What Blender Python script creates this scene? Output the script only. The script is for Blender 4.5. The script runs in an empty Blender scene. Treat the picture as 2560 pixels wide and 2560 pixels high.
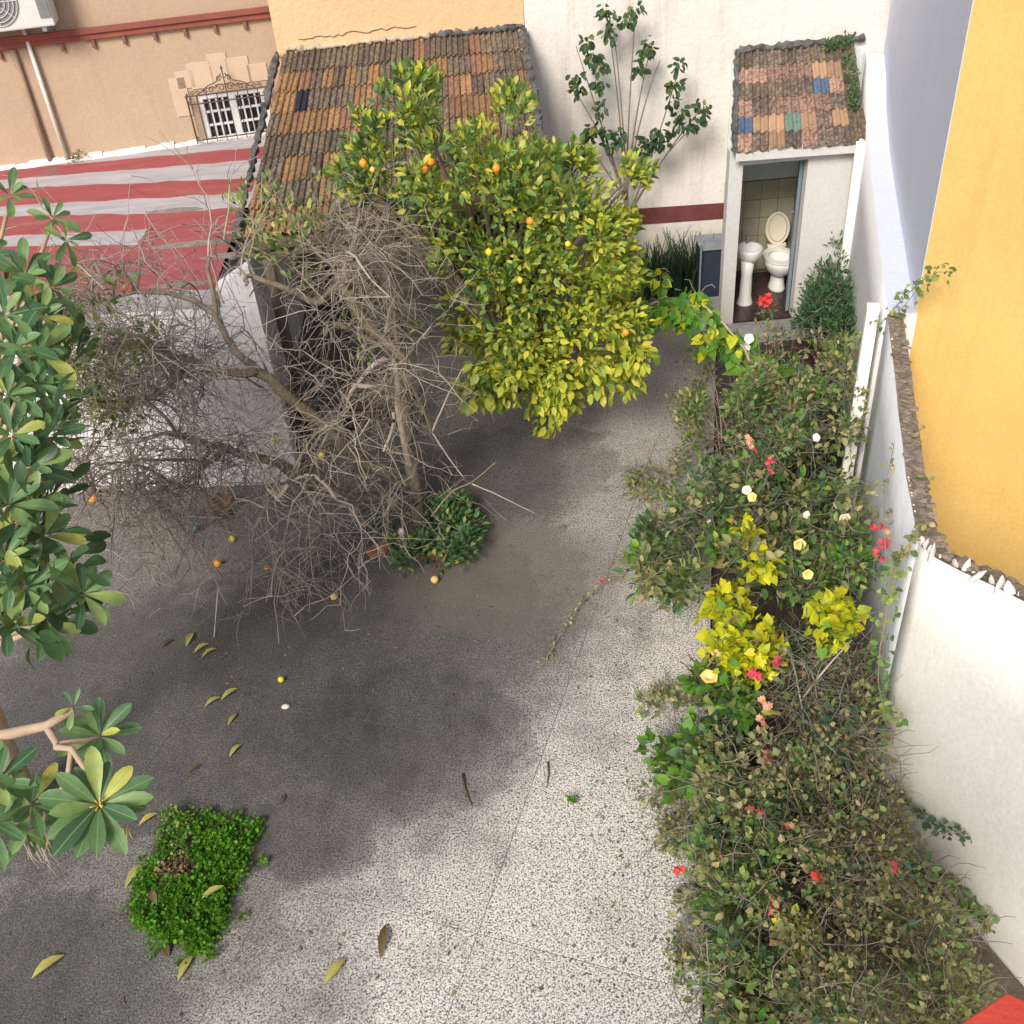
import bpy, math, random
import numpy as np
from mathutils import Vector, Matrix, noise as mnoise

# ------------------------------------------------------------------ camera, sky, sun, exposure
scene = bpy.context.scene
COL = scene.collection
H = 5.4                                     # eye height on the balcony above the yard
cam_d = bpy.data.cameras.new('camera'); cam = bpy.data.objects.new('camera', cam_d); COL.objects.link(cam)
cam_d.sensor_width = 36; cam_d.lens = 36.0; cam_d.clip_start = 0.05; cam_d.clip_end = 400
RC = Matrix(((0.99608, 0.08851, 0.0), (-0.05391, 0.60674, -0.79307), (-0.07019, 0.78996, 0.60913)))
cam.matrix_world = Matrix.Translation((0, 0, H)) @ RC.to_4x4()
scene.camera = cam

SUN = Vector((-0.34, -0.70, 0.64)).normalized()      # towards the sun: behind the camera, a little to the left
world = bpy.data.worlds.new('World'); scene.world = world; world.use_nodes = True
wn = world.node_tree.nodes; wl = world.node_tree.links
sky = wn.new('ShaderNodeTexSky'); sky.sky_type = 'NISHITA'; sky.sun_disc = False
sky.sun_elevation = math.asin(SUN.z); sky.sun_rotation = math.atan2(SUN.x, SUN.y)
sky.air_density = 1.0; sky.dust_density = 2.0; sky.ozone_density = 1.0
wn['Background'].inputs['Strength'].default_value = 0.115
wl.new(sky.outputs[0], wn['Background'].inputs['Color'])
sd = bpy.data.lights.new('sun', 'SUN'); sun = bpy.data.objects.new('sun', sd); COL.objects.link(sun)
sd.energy = 3.0; sd.angle = math.radians(20); sd.color = (1.0, 0.94, 0.84)
sun.rotation_euler = SUN.to_track_quat('Z', 'Y').to_euler(); sun.location = (4, -8, 9)
scene.view_settings.view_transform = 'Standard'; scene.view_settings.look = 'None'
scene.view_settings.gamma = 1.0; scene.view_settings.exposure = 0.42; scene.view_settings.use_curve_mapping = False
scene.cycles.max_bounces = 8; scene.cycles.transparent_max_bounces = 8

rng = random.Random(7)
NR = np.random.default_rng(7)
V = Vector

# ------------------------------------------------------------------ materials
MATS = {}
def nodes_of(name):
    m = bpy.data.materials.new(name); m.use_nodes = True
    nt = m.node_tree; b = nt.nodes['Principled BSDF']
    return m, nt, b
def N(nt, t, **kw):
    n = nt.nodes.new(t)
    for k, v in kw.items():
        setattr(n, k, v)
    return n
def ramp(nt, fac, stops, interp='LINEAR'):
    r = N(nt, 'ShaderNodeValToRGB'); r.color_ramp.interpolation = interp
    e = r.color_ramp.elements
    while len(e) > 1: e.remove(e[-1])
    for i, (p, c) in enumerate(stops):
        x = e[0] if i == 0 else e.new(p)
        x.position = p
        x.color = (c, c, c, 1) if isinstance(c, (int, float)) else (c[0], c[1], c[2], 1)
    nt.links.new(fac, r.inputs[0]); return r.outputs[0]
def noise(nt, scale, detail=5, rough=.6, stretch=None, coord='pos', dist=0):
    n = N(nt, 'ShaderNodeTexNoise'); n.inputs['Scale'].default_value = scale
    n.inputs['Detail'].default_value = detail; n.inputs['Roughness'].default_value = rough
    n.inputs['Distortion'].default_value = dist
    if coord == 'pos': src = N(nt, 'ShaderNodeNewGeometry').outputs['Position']
    else: src = N(nt, 'ShaderNodeTexCoord').outputs['Object']
    if stretch:
        mp = N(nt, 'ShaderNodeMapping'); mp.inputs['Scale'].default_value = stretch
        nt.links.new(src, mp.inputs[0]); src = mp.outputs[0]
    nt.links.new(src, n.inputs['Vector']); return n.outputs['Fac']
def mix(nt, fac, a, b, mode='MIX'):
    m = N(nt, 'ShaderNodeMix', data_type='RGBA', blend_type=mode)
    for sock, v in ((m.inputs[0], fac), (m.inputs[6], a), (m.inputs[7], b)):
        if hasattr(v, 'links') or hasattr(v, 'is_linked'): nt.links.new(v, sock)
        elif isinstance(v, (int, float)): sock.default_value = v
        else: sock.default_value = (v[0], v[1], v[2], 1)
    return m.outputs[2]
def math_(nt, op, a, b=0.0, clamp=False):
    m = N(nt, 'ShaderNodeMath', operation=op); m.use_clamp = clamp
    for s, v in ((m.inputs[0], a), (m.inputs[1], b)):
        if hasattr(v, 'is_linked'): nt.links.new(v, s)
        else: s.default_value = v
    return m.outputs[0]
def bump(nt, b, h, strength=.4, dist=.01):
    bp = N(nt, 'ShaderNodeBump'); bp.inputs['Strength'].default_value = strength
    bp.inputs['Distance'].default_value = dist
    nt.links.new(h, bp.inputs['Height']); nt.links.new(bp.outputs[0], b.inputs['Normal'])

def mat(name, c1, c2=None, scale=6, rough=.85, bs=0, bscale=80, bd=.01, coord='pos', stretch=None, spread=(.35, .65), obj=0.0, metal=0.0):
    m, nt, b = nodes_of(name)
    c2 = c2 or tuple(x * .75 for x in c1)
    col = ramp(nt, noise(nt, scale, coord=coord, stretch=stretch), [(spread[0], c1), (spread[1], c2)])
    if obj:
        oi = N(nt, 'ShaderNodeObjectInfo')
        hv = N(nt, 'ShaderNodeHueSaturation'); nt.links.new(col, hv.inputs['Color'])
        nt.links.new(math_(nt, 'ADD', math_(nt, 'MULTIPLY', oi.outputs['Random'], 2 * obj), 1 - obj), hv.inputs['Value'])
        col = hv.outputs[0]
    nt.links.new(col, b.inputs['Base Color']); b.inputs['Roughness'].default_value = rough
    b.inputs['Metallic'].default_value = metal
    if bs: bump(nt, b, noise(nt, bscale, 4, coord=coord), bs, bd)
    MATS[name] = m; return m

def wall_mat(name, base, stain, dirt=(.25, .2, .16), stain_amt=.5, streak=.35, low=None, bs=.35, patch=1.1):
    """plaster: blotches, vertical run stains, fine trowel relief; low=(z0,z1,colour): dirty splash zone near the ground"""
    m, nt, b = nodes_of(name)
    n1 = ramp(nt, noise(nt, patch, 7, .65), [(.38, 0.0), (.72, stain_amt)])
    col = mix(nt, n1, base, stain)
    st = ramp(nt, noise(nt, 2.2, 6, .7, stretch=(2.6, 2.6, .22)), [(.52, 0.0), (.75, streak)])
    col = mix(nt, st, col, dirt)
    fine = ramp(nt, noise(nt, 38, 4, .6), [(.3, .92), (.7, 1.05)])
    col = mix(nt, 1.0, col, fine, 'MULTIPLY')
    if low:
        z = N(nt, 'ShaderNodeSeparateXYZ'); nt.links.new(N(nt, 'ShaderNodeNewGeometry').outputs['Position'], z.inputs[0])
        zz = math_(nt, 'ADD', z.outputs['Z'], math_(nt, 'MULTIPLY', noise(nt, 3, 6, .7), -.5))
        f = N(nt, 'ShaderNodeMapRange'); f.inputs['From Min'].default_value = low[1] - .25; f.inputs['From Max'].default_value = low[0] - .25
        nt.links.new(zz, f.inputs[0]); col = mix(nt, math_(nt, 'MULTIPLY', f.outputs[0], .75, True), col, low[2])
    nt.links.new(col, b.inputs['Base Color']); b.inputs['Roughness'].default_value = .92
    h = math_(nt, 'ADD', noise(nt, 14, 6, .6), math_(nt, 'MULTIPLY', noise(nt, 90, 3), .35))
    bump(nt, b, h, bs, .02)
    MATS[name] = m; return m

def leaf_mat(name, stops, rough=.45, trans=.3, midrib=None, tcol=None):
    """leaf colour varies from leaf to leaf (random per island + per object)"""
    m, nt, b = nodes_of(name)
    g = N(nt, 'ShaderNodeNewGeometry'); oi = N(nt, 'ShaderNodeObjectInfo')
    r = math_(nt, 'FRACT', math_(nt, 'ADD', g.outputs['Random Per Island'], oi.outputs['Random']))
    col = ramp(nt, r, stops)
    var = ramp(nt, noise(nt, 16, 3), [(.3, .8), (.7, 1.15)])
    col = mix(nt, 1.0, col, var, 'MULTIPLY')
    if midrib:
        s = N(nt, 'ShaderNodeSeparateXYZ'); nt.links.new(N(nt, 'ShaderNodeTexCoord').outputs['Object'], s.inputs[0])
        ab = math_(nt, 'ABSOLUTE', s.outputs['Y'])
        f = ramp(nt, ab, [(.012, .8), (.04, 0.0)])
        col = mix(nt, f, col, midrib)
    nt.links.new(col, b.inputs['Base Color']); b.inputs['Roughness'].default_value = rough
    b.inputs['Specular IOR Level'].default_value = .3
    tr = N(nt, 'ShaderNodeBsdfTranslucent')
    nt.links.new(mix(nt, .5, col, (.35, .4, .05)), tr.inputs['Color'])
    mx = N(nt, 'ShaderNodeMixShader'); mx.inputs[0].default_value = trans
    nt.links.new(b.outputs[0], mx.inputs[1]); nt.links.new(tr.outputs[0], mx.inputs[2])
    nt.links.new(mx.outputs[0], nt.nodes['Material Output'].inputs['Surface'])
    MATS[name] = m; return m

def ground_mat():
    m, nt, b = nodes_of('washed_pebble_concrete')
    pos = N(nt, 'ShaderNodeNewGeometry').outputs['Position']
    sx = N(nt, 'ShaderNodeSeparateXYZ'); nt.links.new(pos, sx.inputs[0])
    # pebbles in cement
    chips = noise(nt, 92, 3, .6, dist=.5)
    chips2 = noise(nt, 120, 2, .6)
    k = math_(nt, 'ADD', chips, math_(nt, 'MULTIPLY', math_(nt, 'SUBTRACT', chips2, .5), .35))
    clean = ramp(nt, k, [(.37, (.10, .094, .087)), (.445, (.27, .25, .23)), (.50, (.60, .555, .505)), (.60, (.78, .725, .66)), (.75, (.66, .62, .57))])
    grime = ramp(nt, k, [(.36, (.055, .051, .047)), (.46, (.10, .093, .085)), (.58, (.18, .168, .152)), (.72, (.26, .243, .22))])
    big = noise(nt, 1.3, 7, .62)
    mid = noise(nt, 5.0, 6, .65)
    # old dirt lies everywhere except on the washed corner nearest the house
    fl = math_(nt, 'SUBTRACT', math_(nt, 'MULTIPLY', math_(nt, 'SUBTRACT', sx.outputs['Y'], 4.9), .5), math_(nt, 'MULTIPLY', sx.outputs['X'], .58))
    fl = math_(nt, 'ADD', fl, math_(nt, 'MULTIPLY', math_(nt, 'SUBTRACT', big, .5), 2.2))
    fl = math_(nt, 'ADD', fl, math_(nt, 'MULTIPLY', math_(nt, 'SUBTRACT', mid, .5), .9))
    dirt = ramp(nt, math_(nt, 'ADD', math_(nt, 'MULTIPLY', fl, .5), .5, True), [(.22, .05), (.42, .5), (.62, .85), (1, .92)])
    # dark mouldy stain under the bare tree, edged by the slab joints
    def blob(cx, cy, rot, sx_, sy_):
        mp = N(nt, 'ShaderNodeMapping', vector_type='TEXTURE'); mp.inputs['Location'].default_value = (cx, cy, 0)
        mp.inputs['Rotation'].default_value = (0, 0, rot); mp.inputs['Scale'].default_value = (sx_, sy_, 50)
        nt.links.new(pos, mp.inputs[0])
        ln = N(nt, 'ShaderNodeVectorMath', operation='LENGTH'); nt.links.new(mp.outputs[0], ln.inputs[0])
        d = math_(nt, 'ADD', ln.outputs['Value'], math_(nt, 'MULTIPLY', math_(nt, 'SUBTRACT', mid, .5), .9))
        d = math_(nt, 'ADD', d, math_(nt, 'MULTIPLY', math_(nt, 'SUBTRACT', big, .5), .7))
        return ramp(nt, d, [(.60, 1.0), (.88, .75), (1.06, .22), (1.25, 0.0)])
    dirt = math_(nt, 'MULTIPLY', dirt, math_(nt, 'SUBTRACT', 1.0, math_(nt, 'MULTIPLY', blob(1.45, 8.0, -.2, .95, 2.6), .38)))
    col = mix(nt, dirt, clean, grime)
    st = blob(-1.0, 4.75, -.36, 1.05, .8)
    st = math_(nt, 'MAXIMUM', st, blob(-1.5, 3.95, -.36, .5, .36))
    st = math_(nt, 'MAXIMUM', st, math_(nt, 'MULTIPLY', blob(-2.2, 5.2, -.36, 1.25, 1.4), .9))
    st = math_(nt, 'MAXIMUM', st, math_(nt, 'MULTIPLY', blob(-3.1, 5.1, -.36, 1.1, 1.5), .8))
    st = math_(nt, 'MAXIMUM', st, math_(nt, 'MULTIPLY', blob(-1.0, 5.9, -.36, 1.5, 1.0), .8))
    st = math_(nt, 'MAXIMUM', st, math_(nt, 'MULTIPLY', blob(-3.0, 2.9, -.36, 1.1, .8), .95))  # separate darker patch in the near left corner
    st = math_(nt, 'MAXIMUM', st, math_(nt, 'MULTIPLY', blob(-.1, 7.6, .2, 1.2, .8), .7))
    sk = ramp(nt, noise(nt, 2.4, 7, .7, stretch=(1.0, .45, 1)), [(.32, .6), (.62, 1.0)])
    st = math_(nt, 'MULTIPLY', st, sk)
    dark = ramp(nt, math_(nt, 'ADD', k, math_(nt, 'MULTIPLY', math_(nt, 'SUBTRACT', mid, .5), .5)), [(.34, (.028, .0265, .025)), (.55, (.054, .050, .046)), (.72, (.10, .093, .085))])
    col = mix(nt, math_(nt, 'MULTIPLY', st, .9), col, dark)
    col = mix(nt, math_(nt, 'MULTIPLY', blob(-.15, 6.2, -.4, 1.0, .75), .5), col, (.155, .122, .10))
    # a dusting of brown earth
    col = mix(nt, ramp(nt, noise(nt, .9, 6, .6), [(.52, 0.0), (.72, .35)]), col, (.15, .12, .10))
    oi = N(nt, 'ShaderNodeObjectInfo')
    hv = N(nt, 'ShaderNodeHueSaturation'); nt.links.new(col, hv.inputs['Color'])
    nt.links.new(math_(nt, 'ADD', math_(nt, 'MULTIPLY', oi.outputs['Random'], .12), .94), hv.inputs['Value'])
    nt.links.new(hv.outputs[0], b.inputs['Base Color']); b.inputs['Roughness'].default_value = .85
    bump(nt, b, k, .5, .008)
    MATS['ground'] = m; return m
ground_mat()

mat('joint_fill', (.24, .22, .2), (.12, .11, .10), 5, .9)
mat('shed_shade', (.10, .085, .07), (.17, .145, .12), 3, .95, .4)
mat('earth', (.075, .055, .04), (.13, .10, .075), 9, .95, .6, 60, .02)
mat('dark_floor_tile', (.035, .018, .02), (.06, .03, .03), 5, .4, .1, 30, obj=.25)
mat('grey_cement', (.22, .21, .2), (.32, .31, .29), 7, .9, .5, 50)
mat('dark_mortar', (.045, .043, .04), (.16, .15, .14), 9, .95, .8, 40, .02)
mat('old_mortar', (.42, .33, .23), (.58, .46, .33), 8, .95, .8, 30, .02)
wall_mat('white_plaster', (.74, .70, .66), (.66, .58, .53), (.36, .27, .21), .55, .4, low=(.15, .75, (.42, .36, .27)), bs=.5)
wall_mat('orange_plaster', (.73, .485, .275), (.65, .42, .245), (.5, .36, .25), .6, .2, bs=.7)
wall_mat('beige_plaster', (.50, .365, .25), (.43, .315, .22), (.36, .27, .21), .8, .4, bs=.25)
wall_mat('bluish_plaster', (.66, .69, .80), (.60, .64, .76), (.5, .5, .58), .6, .4, bs=.25)
wall_mat('garden_wall_paint', (.78, .775, .78), (.70, .705, .74), (.5, .48, .44), .5, .3, low=(.3, .9, (.45, .44, .44)), bs=.5)
wall_mat('sunlit_white_paint', (.86, .83, .77), (.82, .79, .74), (.66, .62, .56), .5, .25, low=(.0, .35, (.6, .57, .52)), bs=.2)  # brighter, warmer white: grazing sun on the near run put into the colour
wall_mat('yellow_paint', (.72, .485, .165), (.64, .415, .135), (.54, .35, .13), .95, .5, bs=.12)
wall_mat('outhouse_white', (.57, .565, .555), (.51, .50, .485), (.45, .42, .38), .4, .2, low=(.1, .6, (.5, .47, .42)), bs=.3)
wall_mat('whitewash', (.80, .78, .79), (.56, .53, .52), (.33, .28, .25), .9, .75, bs=.6)
mat('dado_red', (.115, .028, .026), (.16, .045, .04), 6, .8, .3)
mat('moulding_red', (.30, .085, .055), (.22, .075, .06), 7, .85, .5, 40)
mat('moulding_dark', (.26, .12, .08), (.18, .09, .07), 7, .85, .5, 40)
def roof_paint():
    m, nt, b = nodes_of('red_roof_paint')
    col = ramp(nt, noise(nt, 3.5, 7, .65, stretch=(.5, 2.2, 1)), [(.3, (.30, .055, .062)), (.6, (.36, .085, .09)), (.75, (.40, .14, .125))])
    worn = ramp(nt, noise(nt, 2.1, 8, .7, stretch=(.55, 1.4, 1)), [(.56, 0.0), (.66, .8)])
    col = mix(nt, worn, col, (.20, .155, .14))
    nt.links.new(col, b.inputs['Base Color']); b.inputs['Roughness'].default_value = .7
    bump(nt, b, noise(nt, 22, 5), .3, .01); MATS['red_roof_paint'] = m
roof_paint()
mat('pale_roof_coat', (.48, .45, .465), (.36, .335, .345), 5, .8, .35, 30, .01, stretch=(.4, 2, 1))
mat('worn_cement_patch', (.20, .17, .15), (.30, .25, .22), 12, .9, .4)
# tiles
def tile_mat(name, c1, c2, moss, amt):
    m, nt, b = nodes_of(name)
    col = ramp(nt, noise(nt, 14, 5, .65), [(.35, c1), (.65, c2)])
    ms = ramp(nt, noise(nt, 24, 6, .7), [(.62 - amt, .95), (.70 - amt * .6, 0.0)] if False else [(.5 + .25 - amt, 0.0), (.5 + .33 - amt, .9)])
    col = mix(nt, ms, col, moss)
    oi = N(nt, 'ShaderNodeObjectInfo'); hv = N(nt, 'ShaderNodeHueSaturation'); nt.links.new(col, hv.inputs['Color'])
    nt.links.new(math_(nt, 'ADD', math_(nt, 'MULTIPLY', oi.outputs['Random'], .5), .75), hv.inputs['Value'])
    nt.links.new(hv.outputs[0], b.inputs['Base Color']); b.inputs['Roughness'].default_value = .9
    bump(nt, b, noise(nt, 50, 5), .6, .01); MATS[name] = m
tile_mat('tile_ochre', (.37, .21, .085), (.28, .155, .075), (.10, .08, .06), .24)
tile_mat('tile_orange', (.33, .165, .09), (.26, .13, .085), (.10, .08, .065), .24)
tile_mat('tile_brown', (.19, .135, .10), (.27, .19, .135), (.065, .057, .05), .30)
tile_mat('tile_black', (.065, .056, .048), (.12, .10, .08), (.25, .175, .095), .27)
tile_mat('tile_pink', (.36, .195, .145), (.41, .26, .19), (.10, .085, .07), .27)
tile_mat('tile_sand', (.42, .27, .16), (.36, .22, .14), (.10, .085, .065), .16)
tile_mat('tile_blue', (.07, .115, .20), (.10, .155, .24), (.07, .07, .065), .2)
tile_mat('tile_green', (.13, .22, .17), (.17, .25, .20), (.07, .07, .06), .2)
tile_mat('tile_navy', (.012, .015, .04), (.02, .025, .05), (.03, .03, .03), .1)
mat('channel_dark', (.045, .038, .032), (.10, .075, .055), 12, .95, .6)
mat('old_wood', (.10, .075, .055), (.16, .12, .09), 6, .9, .5, 40, stretch=(1, 8, 1))
mat('white_frame', (.70, .70, .68), (.62, .62, .6), 8, .6)
mat('window_glass', (.008, .010, .012), (.012, .014, .016), 3, .08)
mat('iron', (.06, .045, .04), (.11, .08, .065), 20, .7, .3)
mat('quoin_stone', (.62, .46, .33), (.56, .42, .31), 6, .9, .3)
mat('pipe_white', (.74, .70, .66), (.66, .62, .58), 5, .5)
mat('pipe_brown', (.30, .21, .14), (.36, .25, .17), 5, .8)
mat('ac_white', (.66, .67, .64), (.60, .61, .58), 4, .5)
mat('ac_dark', (.22, .23, .22), (.17, .18, .17), 10, .6)
mat('ceramic', (.72, .715, .69), (.66, .655, .63), 4, .18)
mat('cream_plastic', (.70, .64, .50), (.66, .60, .47), 4, .35)
mat('wall_tile_beige', (.54, .49, .36), (.47, .43, .31), 7, .35, .1, 20, obj=.08)
mat('grout', (.27, .23, .15), (.22, .19, .13), 10, .9)
mat('pale_green_wall', (.66, .72, .69), (.58, .64, .62), 5, .8)
mat('slate_door', (.19, .25, .29), (.15, .20, .24), 5, .5, .2)
mat('lilac_plastic', (.34, .25, .45), (.30, .22, .40), 4, .4)
mat('black_rubber', (.02, .02, .02), (.035, .035, .035), 5, .5)
mat('navy_metal', (.022, .035, .06), (.035, .05, .075), 4, .5, .1)
mat('grey_metal', (.25, .28, .30), (.18, .2, .22), 9, .5)
mat('red_parapet', (.55, .06, .035), (.48, .05, .035), 8, .6, .3)
mat('cream_render', (.75, .68, .55), (.70, .63, .5), 6, .8, .3)
mat('rubble', (.15, .12, .095), (.29, .24, .19), 18, .95, 1.0, 45, .02, obj=.3)
mat('plaster_chip', (.78, .73, .68), (.70, .66, .61), 14, .9, .6, 40)
mat('brick_red', (.33, .11, .07), (.25, .09, .06), 15, .9, .5, 50)
mat('terracotta', (.40, .155, .07), (.33, .13, .07), 10, .85, .3)
mat('teal_plastic', (.015, .13, .16), (.02, .10, .13), 5, .3)
mat('white_plaster_object', (.72, .70, .64), (.62, .60, .54), 10, .6, .3)
mat('orange_peel', (.80, .30, .02), (.70, .26, .03), 12, .45, .3, 120, .004)
mat('lemon_peel', (.80, .58, .03), (.74, .60, .06), 12, .45, .3, 120, .004)
mat('pale_peel', (.72, .50, .20), (.66, .40, .12), 12, .5, .3, 120, .004)
mat('petal_pink', (.52, .03, .07), (.60, .08, .11), 20, .6)
mat('petal_red', (.60, .035, .03), (.55, .06, .04), 20, .6)
mat('petal_salmon', (.70, .28, .18), (.62, .34, .2), 20, .6)
mat('petal_yellow', (.85, .56, .13), (.84, .64, .28), 20, .55)
mat('petal_cream', (.82, .76, .60), (.8, .72, .5), 20, .55)
mat('petal_white', (.82, .82, .8), (.8, .8, .76), 20, .5)
mat('flower_stalk', (.62, .45, .05), (.55, .42, .12), 20, .6)
# bark
mat('bark_grey', (.14, .11, .085), (.25, .205, .155), 14, .95, .8, 70, .01)
mat('bark_mossy', (.24, .19, .10), (.20, .16, .115), 7, .95, .9, 50, .02)
mat('twig_brown', (.13, .108, .09), (.32, .268, .225), 4, .9, spread=(.3, .7))
mat('twig_light', (.46, .385, .315), (.32, .265, .215), 6, .9)
mat('bark_pale', (.50, .36, .25), (.40, .29, .2), 12, .8, .4, 60)
mat('green_stem', (.12, .16, .05), (.2, .17, .08), 8, .7)
mat('vine_stem', (.33, .24, .17), (.22, .17, .12), 8, .85)
mat('dead_stick', (.45, .40, .34), (.36, .31, .26), 12, .9)
# leaves
leaf_mat('lemon_leaf', [(0, (0.061, 0.144, 0.045)), (.25, (0.122, 0.241, 0.068)), (.55, (0.244, 0.380, 0.105)), (.8, (0.427, 0.529, 0.150)), (1, (0.610, 0.621, 0.165))], .4, .4)
leaf_mat('lemon_leaf_sun_yellow', [(0, (0.078, 0.162, 0.038)), (.18, (0.246, 0.356, 0.053)), (.45, (0.493, 0.562, 0.075)), (.8, (0.694, 0.670, 0.083)), (1, (0.750, 0.648, 0.105))], .45, .42)
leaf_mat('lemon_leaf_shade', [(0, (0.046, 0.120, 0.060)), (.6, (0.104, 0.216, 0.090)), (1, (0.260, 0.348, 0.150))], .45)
leaf_mat('plumeria_leaf', [(0, (0.052, 0.130, 0.065)), (.4, (0.098, 0.202, 0.085)), (.75, (0.163, 0.280, 0.104)), (.93, (0.273, 0.377, 0.117)), (1, (0.546, 0.533, 0.104))], .42, .26, midrib=(.27, .36, .16))
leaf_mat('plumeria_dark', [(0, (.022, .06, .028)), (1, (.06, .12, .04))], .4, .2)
leaf_mat('fig_leaf', [(0, (0.023, 0.057, 0.036)), (.6, (0.040, 0.098, 0.048)), (.92, (0.081, 0.149, 0.048)), (1, (0.253, 0.265, 0.060))], .55)
leaf_mat('vine_green', [(0, (0.059, 0.187, 0.028)), (.5, (0.119, 0.308, 0.039)), (.85, (0.218, 0.396, 0.055)), (1, (0.396, 0.418, 0.066))], .45, .4)
leaf_mat('vine_yellow', [(0, (.36, .44, .02)), (.4, (.58, .60, .02)), (.8, (.70, .66, .025)), (1, (.72, .58, .04))], .45, .35)
leaf_mat('shrub_green', [(0, (0.072, 0.140, 0.058)), (.4, (0.132, 0.241, 0.078)), (.75, (0.240, 0.347, 0.098)), (.95, (0.372, 0.426, 0.130)), (1, (0.504, 0.448, 0.143))], .5, .38)
leaf_mat('shrub_deep', [(0, (0.044, 0.098, 0.062)), (.6, (0.088, 0.172, 0.081)), (1, (0.163, 0.241, 0.088))], .5)
leaf_mat('shrub_olive', [(0, (0.146, 0.167, 0.085)), (.4, (0.268, 0.276, 0.130)), (.75, (0.403, 0.368, 0.176)), (.95, (0.512, 0.425, 0.208)), (1, (0.512, 0.299, 0.195))], .6, .38)
leaf_mat('strap_green', [(0, (.010, .035, .022)), (.6, (.02, .055, .03)), (1, (.05, .10, .05))], .45, .2)
leaf_mat('ivy_dark', [(0, (0.024, 0.074, 0.041)), (.6, (0.047, 0.135, 0.054)), (1, (0.081, 0.203, 0.068))], .5)
leaf_mat('clover', [(0, (.04, .15, .008)), (.5, (.075, .24, .012)), (1, (.14, .33, .02))], .5, .35)
leaf_mat('dry_leaf', [(0, (.18, .11, .06)), (.5, (.30, .20, .10)), (1, (.20, .17, .07))], .7, .2)
leaf_mat('fallen_yellow', [(0, (.26, .25, .07)), (.5, (.36, .33, .09)), (1, (.44, .36, .10))], .5, .15, midrib=(.5, .45, .2))
leaf_mat('fallen_brown', [(0, (.10, .075, .03)), (1, (.16, .11, .05))], .6, .1)

# ------------------------------------------------------------------ object helpers
def link(name, me, parent=None):
    o = bpy.data.objects.new(name, me); COL.objects.link(o)
    if parent is not None: o.parent = parent
    return o
def tag(o, label, cat, group=None, kind=None):
    if label: o['label'] = label
    if cat: o['category'] = cat
    if group: o['group'] = group
    if kind: o['kind'] = kind
    return o
def thing(name, label, cat, loc=(0, 0, 0), group=None):
    o = bpy.data.objects.new(name, None); o.empty_display_size = .1; o.location = loc; COL.objects.link(o)
    return tag(o, label, cat, group)
def rl(parent):
    """world place of an unrotated parent chain"""
    p = V((0, 0, 0))
    while parent is not None: p += V(parent.location); parent = parent.parent
    return p

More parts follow.
